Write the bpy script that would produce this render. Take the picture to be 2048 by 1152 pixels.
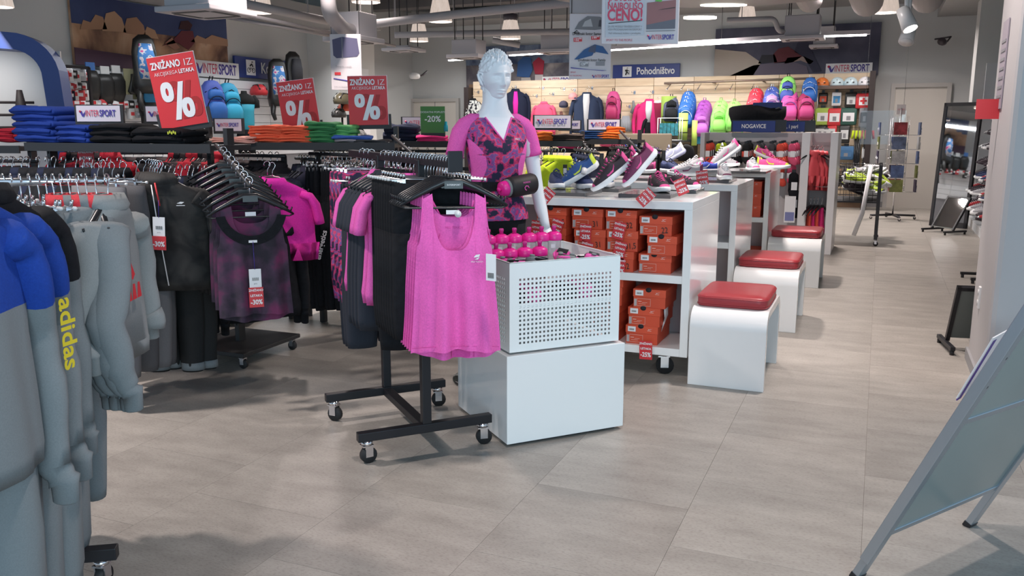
import bpy, math, random
from mathutils import Vector, Matrix, noise
R = math.radians
for o in list(bpy.data.objects): bpy.data.objects.remove(o)
C = bpy.context.scene.collection
SC = bpy.context.scene
rnd = random.Random(7)
# ---------------- camera ----------------
F = 1711.; PITCH = R(10.6); YAW = R(23); HC = 1.42
cam = bpy.data.cameras.new('camera'); camo = bpy.data.objects.new('camera', cam); C.objects.link(camo)
cam.sensor_width = 36; cam.lens = 36 * F / 2048; cam.clip_end = 200; cam.clip_start = .05
camo.location = (0, 0, HC); camo.rotation_euler = (R(90) - PITCH, 0, YAW)
SC.camera = camo
SC.view_settings.view_transform = 'Standard'; SC.view_settings.look = 'None'
SC.view_settings.gamma = 1; SC.view_settings.use_curve_mapping = False
SC.view_settings.exposure = 0.0
# ---------------- world: overcast daylight that enters by the open shop front behind the camera ---------
W = bpy.data.worlds.new('world'); SC.world = W; W.use_nodes = True
bg = W.node_tree.nodes['Background']; bg.inputs[0].default_value = (.56, .78, 1.0, 1); bg.inputs[1].default_value = 1.0
def area(name, loc, rot, sx, sy, power, col=(1, .93, .9), spread=180):
    l = bpy.data.lights.new(name, 'AREA'); l.shape = 'RECTANGLE'; l.size = sx; l.size_y = sy; l.energy = power; l.color = col; l.spread = R(spread)
    o = bpy.data.objects.new(name, l); C.objects.link(o); o.location = loc; o.rotation_euler = rot; return o
def point(name, loc, power, col=(1, .9, .84), r=.12):
    l = bpy.data.lights.new(name, 'POINT'); l.energy = power; l.color = col; l.shadow_soft_size = r
    o = bpy.data.objects.new(name, l); C.objects.link(o); o.location = loc; return o
def spot(name, loc, tgt, power, ang=90, col=(1, .9, .84), r=.08, blend=.6):
    l = bpy.data.lights.new(name, 'SPOT'); l.energy = power; l.color = col; l.shadow_soft_size = r; l.spot_size = R(ang); l.spot_blend = blend
    o = bpy.data.objects.new(name, l); C.objects.link(o); o.location = loc
    o.rotation_euler = (Vector(tgt) - Vector(loc)).to_track_quat('-Z', 'Y').to_euler(); return o
# ceiling downlights of the shop (a grid of pendants), and the wall washers
for i, (x, y, p) in enumerate(((-4.3, 2.2, 85), (-.6, 1.9, 30), (-.2, 5.2, 50), (-4.6, 6.6, 80), (-1.6, 7.6, 80), (-6.6, 9.5, 75), (-3.6, 11.0, 75), (-.6, 11.5, 60), (-6.5, 14.0, 70), (-3.0, 14.5, 70), (.2, 15.2, 35))):
    area('ceiling_lamp_%d' % i, (x, y, 3.45), (0, 0, 0), .22, .22, p, (1, .88, .83), 125)
# daylight of the glazed shop front, behind and to the right of the photographer
area('shop_front_daylight', (2.0, -2.3, 1.5), (R(90), 0, R(28)), 3.2, 2.4, 130, (.66, .90, 1.0))

# ---------------- placement helpers: pixel of the photo + a real depth -> a real point ----------------
def ray(px, py):
    x = (px - 1024) / F; u = (576 - py) / F
    f = math.cos(PITCH) + u * math.sin(PITCH); z = u * math.cos(PITCH) - math.sin(PITCH)
    c, s = math.cos(YAW), math.sin(YAW)
    return Vector((x * c - f * s, x * s + f * c, z)), f
def P(px, py, Y=None, X=None, Z=None, d=None):
    r, f = ray(px, py)
    t = Y / r.y if Y is not None else X / r.x if X is not None else (Z - HC) / r.z if Z is not None else d / f
    return Vector((r.x * t, r.y * t, HC + r.z * t))
RV = Vector((math.cos(YAW), math.sin(YAW), 0)); FV = Vector((-math.sin(YAW), math.cos(YAW), 0)); UP = Vector((0, 0, 1))
# ---------------- materials ----------------
MT = {}
def pm(name, col, rough=.5, metal=0., noi=None, bump=None, emit=None, trans=0., alpha=1., spec=None, coat=0., aniso=None, sheen=0.):
    if name in MT: return MT[name]
    m = bpy.data.materials.new(name); m.use_nodes = True; nt = m.node_tree; b = nt.nodes['Principled BSDF']
    c = (*col, 1)
    b.inputs['Base Color'].default_value = c; b.inputs['Roughness'].default_value = rough; b.inputs['Metallic'].default_value = metal
    b.inputs['Transmission Weight'].default_value = trans; b.inputs['Alpha'].default_value = alpha; b.inputs['Coat Weight'].default_value = coat
    if spec is not None: b.inputs['Specular IOR Level'].default_value = spec
    if emit: b.inputs['Emission Color'].default_value = (*emit[0], 1); b.inputs['Emission Strength'].default_value = emit[1]
    if noi or bump:
        tc = nt.nodes.new('ShaderNodeTexCoord')
    if noi:
        n = nt.nodes.new('ShaderNodeTexNoise'); n.inputs['Scale'].default_value = noi[0]; n.inputs['Detail'].default_value = 6; n.inputs['Roughness'].default_value = .6
        if len(noi) > 3:
            mp = nt.nodes.new('ShaderNodeMapping'); mp.inputs['Scale'].default_value = noi[3]; nt.links.new(tc.outputs['Object'], mp.inputs[0]); nt.links.new(mp.outputs[0], n.inputs['Vector'])
        else: nt.links.new(tc.outputs['Object'], n.inputs['Vector'])
        cr = nt.nodes.new('ShaderNodeValToRGB'); cr.color_ramp.elements[0].position = .3; cr.color_ramp.elements[1].position = .7
        a = noi[1]
        c2 = noi[2] if len(noi) > 2 and noi[2] else None
        cr.color_ramp.elements[0].color = (*(c2 if c2 else [x * (1 - a) for x in col]), 1)
        cr.color_ramp.elements[1].color = (*[min(1, x * (1 + (0 if c2 else a))) for x in col], 1)
        nt.links.new(n.outputs['Fac'], cr.inputs[0]); nt.links.new(cr.outputs[0], b.inputs['Base Color'])
    if bump:
        n2 = nt.nodes.new('ShaderNodeTexNoise'); n2.inputs['Scale'].default_value = bump[0]; n2.inputs['Detail'].default_value = 4
        nt.links.new(tc.outputs['Object'], n2.inputs['Vector'])
        bp = nt.nodes.new('ShaderNodeBump'); bp.inputs['Strength'].default_value = bump[1]; bp.inputs['Distance'].default_value = bump[2] if len(bump) > 2 else .005
        nt.links.new(n2.outputs['Fac'], bp.inputs['Height']); nt.links.new(bp.outputs[0], b.inputs['Normal'])
    MT[name] = m; return m
def ramp_mat(name, stops, scale=6, rough=.7, kind='noise', detail=5, stretch=(1, 1, 1), bump=None, dist=0., interp='LINEAR', coord='Object'):
    if name in MT: return MT[name]
    m = bpy.data.materials.new(name); m.use_nodes = True; nt = m.node_tree; b = nt.nodes['Principled BSDF']; b.inputs['Roughness'].default_value = rough
    tc = nt.nodes.new('ShaderNodeTexCoord'); mp = nt.nodes.new('ShaderNodeMapping'); mp.inputs['Scale'].default_value = stretch
    nt.links.new(tc.outputs[coord], mp.inputs[0])
    if kind == 'noise':
        n = nt.nodes.new('ShaderNodeTexNoise'); n.inputs['Detail'].default_value = detail; n.inputs['Distortion'].default_value = dist; out = n.outputs['Fac']
    else:
        n = nt.nodes.new('ShaderNodeTexVoronoi'); out = n.outputs['Color']
    n.inputs['Scale'].default_value = scale; nt.links.new(mp.outputs[0], n.inputs['Vector'])
    cr = nt.nodes.new('ShaderNodeValToRGB'); e = cr.color_ramp.elements; cr.color_ramp.interpolation = interp
    e[0].position, e[0].color = stops[0][0], (*stops[0][1], 1); e[1].position, e[1].color = stops[-1][0], (*stops[-1][1], 1)
    for p, c in stops[1:-1]: q = e.new(p); q.color = (*c, 1)
    nt.links.new(out, cr.inputs[0]); nt.links.new(cr.outputs[0], b.inputs['Base Color'])
    if bump:
        bp = nt.nodes.new('ShaderNodeBump'); bp.inputs['Strength'].default_value = bump; bp.inputs['Distance'].default_value = .004
        nt.links.new(out, bp.inputs['Height']); nt.links.new(bp.outputs[0], b.inputs['Normal'])
    MT[name] = m; return m
white = pm('white_laminate', (.86, .88, .88), .14, coat=.3)
whitemetal = pm('white_metal', (.86, .90, .90), .4)
blackmetal = pm('black_metal', (.018, .018, .022), .42, .3)
greymetal = pm('dark_grey_metal', (.045, .045, .05), .45, .4)
chrome = pm('chrome', (.75, .74, .76), .18, 1.)
rubber = pm('rubber', (.02, .02, .022), .7)
blackplastic = pm('black_plastic', (.012, .013, .016), .3)
whiteplastic = pm('white_plastic', (.75, .75, .75), .35)
clearplastic = pm('clip_plastic', (.7, .7, .7), .25)
paperwhite = pm('paper_white', (.82, .82, .84), .6)
redpaper = pm('red_paper', (.62, .035, .045), .5)
redsign = ramp_mat('red_sign', [(.3, (.62, .02, .03)), (.7, (.70, .04, .04))], 2, .4)
navy = pm('navy_sign', (.012, .035, .21), .4)
inkred = pm('ink_red', (.55, .03, .09), .5)
inknavy = pm('ink_navy', (.05, .03, .28), .5)
inkblack = pm('ink_black', (.02, .02, .02), .6)
inkgrey = pm('ink_grey', (.25, .25, .27), .6)
barcode = pm('barcode_grey', (.1, .1, .1), .6)
# ---------------- mesh builder ----------------
class MB:
    def __init__(s): s.v = []; s.f = []; s.m = []; s.s = []
    def add(s, vs, fs, mi=0, sm=False):
        b = len(s.v); s.v += [tuple(v) for v in vs]
        for f in fs: s.f.append(tuple(b + i for i in f)); s.m.append(mi); s.s.append(sm)
        return s
    def box(s, c, sz, rz=0, mi=0, M=None):
        hx, hy, hz = sz[0] / 2, sz[1] / 2, sz[2] / 2; cc, ss = math.cos(rz), math.sin(rz); vs = []
        for i in range(8):
            x = hx * (1 if i & 1 else -1); y = hy * (1 if i & 2 else -1); z = hz * (1 if i & 4 else -1)
            if M is not None: p = M @ Vector((x, y, z)); vs.append((c[0] + p.x, c[1] + p.y, c[2] + p.z))
            else: vs.append((c[0] + x * cc - y * ss, c[1] + x * ss + y * cc, c[2] + z))
        return s.add(vs, [(0, 2, 3, 1), (4, 5, 7, 6), (0, 1, 5, 4), (2, 6, 7, 3), (0, 4, 6, 2), (1, 3, 7, 5)], mi)
    def bb(s, x0, x1, y0, y1, z0, z1, mi=0): return s.box(((x0 + x1) / 2, (y0 + y1) / 2, (z0 + z1) / 2), (x1 - x0, y1 - y0, z1 - z0), 0, mi)
    def loft(s, rings, mi=0, caps=True, sm=True, closed=True):
        n = len(rings[0]); vs = [p for r in rings for p in r]; fs = []
        for i in range(len(rings) - 1):
            for j in range(n if closed else n - 1):
                k = (j + 1) % n; fs.append((i * n + j, i * n + k, (i + 1) * n + k, (i + 1) * n + j))
        if caps and closed: fs.append(tuple(range(n))[::-1]); fs.append(tuple((len(rings) - 1) * n + j for j in range(n)))
        return s.add(vs, fs, mi, sm)
    def tube(s, pts, r, n=8, mi=0, caps=True, flat=1.):
        pts = [Vector(p) for p in pts]; rings = []; up = None
        for i, p in enumerate(pts):
            t = (pts[min(i + 1, len(pts) - 1)] - pts[max(i - 1, 0)])
            t = t.normalized() if t.length > 1e-9 else Vector((0, 0, 1))
            if up is None:
                a = Vector((0, 0, 1)) if abs(t.z) < .9 else Vector((0, 1, 0)); u = t.cross(a).normalized()
            else:
                u = (up - t * up.dot(t)).normalized()
            up = u; w = t.cross(u); rr = r[i] if isinstance(r, (list, tuple)) else r
            rings.append([p + u * math.cos(2 * math.pi * k / n) * rr + w * math.sin(2 * math.pi * k / n) * rr * flat for k in range(n)])
        return s.loft(rings, mi, caps)
    def cyl(s, p0, p1, r, n=12, mi=0): return s.tube([p0, p1], r, n, mi)
    def lathe(s, prof, n=16, c=(0, 0, 0), mi=0, sm=True):
        return s.loft([[(c[0] + r * math.cos(2 * math.pi * k / n), c[1] + r * math.sin(2 * math.pi * k / n), c[2] + z) for k in range(n)] for r, z in prof], mi, True, sm)
    def prism(s, poly, y0, y1, mi=0):          # polygon in xz, extruded along y
        n = len(poly); vs = [(x, y0, z) for x, z in poly] + [(x, y1, z) for x, z in poly]
        return s.add(vs, [tuple(range(n)), tuple(range(2 * n - 1, n - 1, -1))] + [(i, i + n, (i + 1) % n + n, (i + 1) % n) for i in range(n)], mi)
    def sheet(s, fn, nu, nv, mi=0, sm=True):
        vs = [fn(i / nu, j / nv) for i in range(nu + 1) for j in range(nv + 1)]
        return s.add(vs, [(i * (nv + 1) + j, (i + 1) * (nv + 1) + j, (i + 1) * (nv + 1) + j + 1, i * (nv + 1) + j + 1) for i in range(nu) for j in range(nv)], mi, sm)
    def mesh(s, name, mats):
        me = bpy.data.meshes.new(name); me.from_pydata(s.v, [], s.f)
        for m in (mats if isinstance(mats, (list, tuple)) else [mats]): me.materials.append(m)
        me.polygons.foreach_set('material_index', s.m); me.polygons.foreach_set('use_smooth', s.s); me.update()
        return me
    def build(s, name, mats, parent=None, loc=(0, 0, 0), rz=0, bevel=0, sub=0, fix=True):
        me = s.mesh(name, mats)
        if fix:
            import bmesh
            b = bmesh.new(); b.from_mesh(me); bmesh.ops.recalc_face_normals(b, faces=b.faces); b.to_mesh(me); b.free()
        o = inst(name, me, parent, loc, rz)
        if bevel: q = o.modifiers.new('bevel', 'BEVEL'); q.width = bevel; q.segments = 2; q.limit_method = 'ANGLE'
        if sub: q = o.modifiers.new('sub', 'SUBSURF'); q.levels = sub; q.render_levels = sub
        return o
def inst(name, me, parent=None, loc=(0, 0, 0), rz=0):
    o = bpy.data.objects.new(name, me); C.objects.link(o); o.location = loc
    o.rotation_euler = rz if isinstance(rz, (tuple, list)) else (0, 0, rz)
    if parent: o.parent = parent
    return o
def tag(o, label=None, cat=None, group=None, kind=None):
    if label: o['label'] = label
    if cat: o['category'] = cat
    if group: o['group'] = group
    if kind: o['kind'] = kind
    return o
def thing(name, label, cat, loc=(0, 0, 0), rz=0, group=None):
    o = inst(name, None, None, loc, rz); o.empty_display_size = .05; return tag(o, label, cat, group)
def copy_thing(r, loc, rz=0, label=None, group=None, sc=None):
    def cp(o, par):
        c = o.copy(); C.objects.link(c)
        if par is not None: c.parent = par
        for ch in o.children: cp(ch, c)
        return c
    c = cp(r, None); c.location = loc; c.rotation_euler = rz if isinstance(rz, (tuple, list)) else (0, 0, rz)
    if label: c['label'] = label
    if group: c['group'] = group
    if sc: c.scale = sc if isinstance(sc, tuple) else (sc, sc, sc)
    return c
def struct(o): o['kind'] = 'structure'; return o
TX = {}
def text(body, size, mat, parent=None, loc=(0, 0, 0), rot=(R(90), 0, 0), bold=0., name='lettering', align='CENTER', sx=1., shear=0., fit=None):
    k = (body, bold, align, mat.name, shear)
    if k not in TX:
        cu = bpy.data.curves.new('t', 'FONT'); cu.body = body; cu.offset = bold; cu.align_x = align; cu.align_y = 'CENTER'; cu.size = 1; cu.shear = shear
        cu.resolution_u = 3; cu.extrude = .004
        t = bpy.data.objects.new('t', cu); C.objects.link(t); bpy.context.view_layer.update()
        me = bpy.data.meshes.new_from_object(t.evaluated_get(bpy.context.evaluated_depsgraph_get())); me.materials.clear(); me.materials.append(mat); me.name = name
        bpy.data.objects.remove(t); TX[k] = me
    if fit:
        xs = [v.co.x for v in TX[k].vertices]; sx = fit / max(1e-6, (max(xs) - min(xs)) * size)
    o = inst(name, TX[k], parent, loc, rot); o.scale = (size * sx, size, size if size < .3 else .3); return o
def logo(parent, w, x, y, z, rz=0, rot=None, gap=0, brd=None):
    """two-tone shop lettering, about w wide, centred at x,z on a face looking to -y"""
    s = w * .235; r = rot or (R(90), 0, rz)
    text('INTER', s, inkred, parent, (x - w * .155, y, z), r, 0., fit=w * .35)
    text('SPORT', s, inknavy, parent, (x + w * .255, y, z), r, .024, fit=w * .43)
    m = MB(); a = w * .1
    m.prism([(-a * .9, a * .7), (-a * .3, a * .7), (0, -a * .2), (a * .8, a * .75), (a * .2, -a * .8), (-a * .25, -a * .8)], 0, .001)
    m.build('emblem', inknavy, parent, (x - w * .40, y, z))
    m = MB(); m.lathe([(a * .3, 0), (a * .3, .001)], 10)
    e = m.build('emblem_dot', inkred, parent, (x - w * .47, y - .0006, z + a * .55)); e.rotation_euler = (R(90), 0, 0)
def caster(parent, x, y, h=.1, r=None, ang=0.):
    r = r or h * .36; m = MB()
    c = inst('caster', None, parent, (x, y, 0), ang) ; 
    m.cyl((0, 0, h), (0, 0, h * .82), h * .26, 10); m.box((0, 0, h * .8), (h * .5, h * .42, h * .06))
    m.box((h * .03, h * .19, h * .56), (h * .34, h * .05, h * .5)); m.box((h * .03, -h * .19, h * .56), (h * .34, h * .05, h * .5))
    bpy.data.objects.remove(c); c = m.build('caster', chrome, parent, (x, y, 0), ang)
    w = MB(); w.tube([(0, -h * .13, r), (0, h * .13, r)], r, 16); w.build('wheel', rubber, c, (h * .06, 0, 0))
    return c
# ---------------- setting ----------------
XL, XR, YB, ZC = -9.6, 2.2, 17.0, 4.1
wallpaint = pm('wall_paint', (.56, .57, .57), .85, bump=(60, .05))
wallpink = pm('pillar_paint', (.47, .455, .46), .7)
ceilpaint = pm('ceiling_paint', (.15, .145, .15), .9, noi=(1.5, .12))
ductpaint = pm('duct_paint', (.36, .34, .35), .6)
def wall(name, x0, x1, y0, y1, z0, z1, mat=wallpaint):
    m = MB(); m.bb(x0, x1, y0, y1, z0, z1); return struct(m.build(name, mat))
fl = MB(); fl.bb(XL - .3, 3.5, -2.5, YB + .3, -.12, -.006)
floor = struct(fl.build('floor', pm('tile_joint', (.33, .29, .265), .9)))
def tile_mat(nm, k):
    m = bpy.data.materials.new(nm); m.use_nodes = True; nt = m.node_tree; b = nt.nodes['Principled BSDF']
    ge = nt.nodes.new('ShaderNodeNewGeometry')
    n1 = nt.nodes.new('ShaderNodeTexNoise'); n1.inputs['Scale'].default_value = 3.2; n1.inputs['Detail'].default_value = 7; n1.inputs['Roughness'].default_value = .65
    n2 = nt.nodes.new('ShaderNodeTexNoise'); n2.inputs['Scale'].default_value = 70; n2.inputs['Detail'].default_value = 4
    mp = nt.nodes.new('ShaderNodeMapping'); mp.inputs['Scale'].default_value = (1, 2.6, 1); mp.inputs['Location'].default_value = (k * 3.7, k * 1.3, 0)
    nt.links.new(ge.outputs['Position'], mp.inputs[0]); nt.links.new(mp.outputs[0], n1.inputs['Vector']); nt.links.new(mp.outputs[0], n2.inputs['Vector'])
    cr = nt.nodes.new('ShaderNodeValToRGB'); e = cr.color_ramp.elements; t = 1 + (k - 1) * .07
    e[0].position = .3; e[0].color = (.285 * t, .262 * t, .236 * t, 1); e[1].position = .72; e[1].color = (.405 * t, .378 * t, .342 * t, 1)
    nt.links.new(n1.outputs['Fac'], cr.inputs[0])
    mx = nt.nodes.new('ShaderNodeMix'); mx.data_type = 'RGBA'; mx.blend_type = 'MULTIPLY'; mx.inputs[0].default_value = .55
    c2 = nt.nodes.new('ShaderNodeValToRGB'); c2.color_ramp.elements[0].position = .33; c2.color_ramp.elements[0].color = (.62, .6, .6, 1); c2.color_ramp.elements[1].position = .5
    nt.links.new(n2.outputs['Fac'], c2.inputs[0]); nt.links.new(cr.outputs[0], mx.inputs[6]); nt.links.new(c2.outputs[0], mx.inputs[7]); nt.links.new(mx.outputs[2], b.inputs['Base Color'])
    b.inputs['Roughness'].default_value = .42; b.inputs['Specular IOR Level'].default_value = .4
    bp = nt.nodes.new('ShaderNodeBump'); bp.inputs['Strength'].default_value = .12; bp.inputs['Distance'].default_value = .002
    nt.links.new(n2.outputs['Fac'], bp.inputs['Height']); nt.links.new(bp.outputs[0], b.inputs['Normal'])
    return m
tms = [tile_mat('vinyl_stone_%d' % k, k) for k in range(3)]
TS = .61
tmesh = []
for k in range(3):
    m = MB(); m.bb(.0005, TS - .0005, .0005, TS - .0005, -.006, 0); tmesh.append(m.mesh('floor_tile', tms[k]))
cells = []
for i in range(-17, 6):
    for j in range(-4, 28):
        x = i * TS + .04; y = j * TS + (.3 if i % 2 else 0); cx, cy = x + TS / 2, y + TS / 2
        f = -cx * math.sin(YAW) + cy * math.cos(YAW); rr = cx * math.cos(YAW) + cy * math.sin(YAW)
        vis = f > 1.0 and abs(rr) < f * .62 + .7
        cells.append(((0 if vis else 100) + math.hypot(cx, cy), x, y))
cells.sort()
for q, (dd, x, y) in enumerate(cells[:300]):
    inst('floor_tile', tmesh[rnd.choice([0, 1, 1, 1, 2])], floor, (x, y, 0))
m = MB()
for dd, x, y in cells[300:]: m.bb(x + .0012, x + TS - .0012, y + .0012, y + TS - .0012, -.006, 0)
tag(m.build('floor_tiles', tms[1], floor, fix=False), kind='stuff')
wall('wall_left', XL - .25, XL, 2.0, YB + .3, 0, ZC)
wall('wall_back', XL - .25, XR + .3, YB, YB + .3, 0, ZC)
wall('wall_right', XR, XR + .25, 5.2, YB + .3, 0, ZC)
ce = MB(); ce.bb(XL - .3, 3.5, -1.0, YB + .3, ZC, ZC + .2)
ceiling = struct(ce.build('ceiling', ceilpaint))
m = MB()
for y in (3.2, 6.2, 9.2, 12.2, 15.2): m.bb(XL, XR, y, y + .35, ZC - .38, ZC)
m.build('ceiling_beam', ceilpaint, ceiling)
m = MB(); m.bb(XL, -8.3, 5, 13.6, 3.12, 3.3); struct(m.build('trim_1', pm('soffit', (.33, .33, .33), .9)))
m = MB(); m.bb(-9.2, XR, YB - .9, YB, 3.55, 3.75); struct(m.build('trim_2', MT['soffit']))
# protruding pilaster on the left and end wall behind it
m = MB(); m.bb(XL, -8.95, 13.2, 14.4, 0, ZC); struct(m.build('pilaster', pm('pale_paint', (.72, .72, .70), .7)))
t = thing('vertical_sign', 'white vertical shop sign with navy letters on the pale pilaster', 'sign', (-8.94, 13.8, 1.9), R(90))
MB().box((0, 0, 0), (.7, .02, 1.2)).build('panel', paperwhite, t)
text('SPORT', .42, inknavy, t, (-.1, -.015, 0), (R(90), R(-90), 0), .03)
# right hand column near the camera
m = MB(); m.bb(.60, 2.3, 5.05, 5.9, 0, ZC); struct(m.build('column', wallpink, bevel=.03))
m = MB(); m.bb(.585, 2.3, 5.035, 5.915, 0, .07); struct(m.build('baseboard_right', pm('baseboard_grey', (.3, .3, .31), .6)))
m = MB(); m.bb(1.22, 2.25, 14.75, 15.3, 0, ZC); struct(m.build('right_pilaster', wallpaint))
m = MB(); m.bb(.75, 2.25, 6.2, 17, 3.3, ZC); struct(m.build('bulkhead', MT['soffit']))
m = MB(); m.bb(-.2, 1.2, YB - .02, YB, 0, .1); struct(m.build('baseboard_back', MT['baseboard_grey']))
# doors
doorm = pm('door_cream', (.66, .62, .57), .5); framem = pm('door_frame', (.50, .48, .46), .5)
def door(n, x0, x1, h, double=False):
    m = MB(); m.bb(x0, x1, YB - .05, YB - .012, 0, h); d = struct(m.build('door_%d' % n, doorm))
    m = MB(); w = .07
    m.bb(x0 - w, x0, YB - .09, YB, 0, h + w); m.bb(x1, x1 + w, YB - .09, YB, 0, h + w); m.bb(x0, x1, YB - .09, YB, h, h + w)
    m.build('door_frame', framem, d)
    if double: MB().bb((x0 + x1) / 2 - .008, (x0 + x1) / 2 + .008, YB - .053, YB - .045, 0, h).build('door_gap', inkgrey, d)
    MB().tube([(x0 + .1, YB - .06, 1.02), (x0 + .1, YB - .11, 1.02), (x0 + .22, YB - .11, 1.02)], .01).build('door_handle', chrome, d)
    return d
door(1, -9.75 + .2, -8.5, 1.98, True); door(2, .18, 1.0, 2.12)
# posters high on the walls
def poster(name, label, w, h, loc, rz, mats, shapes=(), lg=None):
    t = thing(name, label, 'poster', loc, rz)
    MB().box((0, .02, 0), (w, .04, h)).build('print', mats[0], t)
    if len(mats) > 1: MB().box((0, -.002, h * (.5 - mats[2] / 2)), (w, .006, h * mats[2])).build('print_sky', mats[1], t)
    for col, pts in shapes: MB().prism([(x * w, z * h) for x, z in pts], -.014, -.008).build('print_shape', pm('print_%d' % (hash(col) % 99999), col, .7), t)
    if lg:
        x, z, lw = lg; MB().box((x * w, -.016, z * h), (lw, .004, lw * .24)).build('logo_plate', paperwhite, t); logo(t, lw * .93, x * w, -.021, z * h)
    return t
rockm = ramp_mat('print_rocks', [(.3, (.02, .012, .02)), (.42, (.12, .055, .04)), (.55, (.42, .24, .14)), (.68, (.55, .36, .24)), (.8, (.2, .11, .09))], 1.7, .6, dist=.5, detail=10, stretch=(1, 1, .8))
skym = ramp_mat('print_blue_sky', [(.3, (.012, .025, .09)), (.7, (.05, .08, .2))], 1, .6)
greym = ramp_mat('print_grey_mountain', [(.3, (.02, .02, .035)), (.5, (.09, .08, .10)), (.75, (.33, .29, .28))], 2.4, .6, dist=.8, detail=9)
nightm = ramp_mat('print_dusk', [(.3, (.02, .022, .05)), (.7, (.09, .09, .14))], 1.5, .6, detail=8)
sandm = ramp_mat('print_sand', [(.3, (.2, .16, .13)), (.7, (.45, .40, .34))], 5, .6, detail=8, stretch=(1, 1, 4))
purp = pm('print_purple', (.10, .05, .08), .6)
a = P(147, 129, X=XL + .03); b = P(455, 151, X=XL + .03); zt = 3.1; L = b.y - a.y; hh = zt - a.z
poster('cycling_poster', 'long poster of a cyclist before orange desert rocks', L, hh, (XL + .06, (a.y + b.y) / 2, (a.z + zt) / 2), R(90), [rockm, skym, .42],
       [((.36, .20, .12), [(-.46, .0), (-.44, .14), (-.40, .12), (-.37, .24), (-.33, .22), (-.31, .05)]), ((.44, .26, .16), [(-.34, .02), (-.31, .28), (-.26, .33), (-.22, .24), (-.20, .04)]), ((.33, .18, .11), [(-.22, .03), (-.19, .25), (-.13, .29), (-.09, .18), (-.08, .02)]), ((.40, .24, .15), [(-.10, .0), (-.07, .17), (-.02, .13), (.0, .0)]), ((.38, .22, .14), [(.22, .02), (.27, .14), (.33, .10), (.38, .18), (.5, .14), (.5, .02)]), ((.10, .05, .08), [(-.5, -.5), (.5, -.5), (.1, -.33), (-.5, -.26)]), ((.12, .02, .03), [(.02, -.1), (.10, .02), (.16, .18), (.24, .2), (.25, .02), (.2, -.12), (.13, -.02)]), ((.04, .01, .015), [(.14, .2), (.16, .33), (.21, .36), (.24, .3), (.22, .2)]), ((.30, .14, .10), [(.04, -.05), (.09, .05), (.14, -.1), (.1, -.14)])], (.40, -.40, 1.0))
a = P(1429, 158, Y=YB); b = P(1756, 148, Y=YB); zt = 3.25
poster('hiker_poster', 'dark poster of resting hikers on a rock beside the door wall', b.x - a.x, zt - a.z, ((a.x + b.x) / 2, YB - .08, (a.z + zt) / 2), 0, [nightm],
       [((.38, .33, .29), [(-.5, -.46), (-.5, .1), (-.3, .02), (-.2, -.2), (-.25, -.46)]), ((.12, .10, .14), [(-.42, -.48), (-.25, -.25), (-.02, -.18), (.08, -.3), (.1, -.48)]),
        ((.11, .02, .03), [(-.12, -.22), (-.13, -.05), (-.10, .06), (-.04, .10), (.0, .02), (.05, -.10), (.0, -.2)]), ((.30, .22, .20), [(-.06, -.24), (-.04, -.12), (.06, -.10), (.12, -.20), (.10, -.26), (.04, -.18)]), ((.02, .02, .03), [(-.22, -.22), (-.2, -.05), (-.12, -.05), (-.1, -.2)]), ((.03, .03, .06), [(.0, .0), (.02, .2), (.08, .18), (.12, -.1), (.17, -.4), (.12, -.42), (.06, -.12)])], (.33, -.36, .78))
a = P(936, 176, Y=YB); b = P(1162, 160, Y=YB); zt = 3.1
poster('couple_poster', 'poster of two walkers in blue and red jackets above the timber slats', b.x - a.x, zt - a.z, ((a.x + b.x) / 2, YB - .08, (a.z + zt) / 2), 0, [greym, ramp_mat('print_clouds', [(.4, (.03, .05, .12)), (.65, (.2, .26, .36))], 3, .6), .45],
       [((.03, .10, .28), [(-.04, -.25), (-.03, .1), (.02, .22), (.08, .2), (.10, -.1), (.07, -.28)]), ((.35, .02, .05), [(.12, -.2), (.1, .08), (.15, .2), (.2, .1), (.19, -.22)]), ((.05, .02, .02), [(.02, .23), (.02, .33), (.07, .33), (.07, .23)]),
        ((.5, .45, .42), [(.0, -.28), (.0, -.48), (.09, -.48), (.08, -.28)]), ((.55, .5, .5), [(.12, -.22), (.12, -.45), (.19, -.45), (.19, -.22)])], (.33, -.38, .75))
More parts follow.
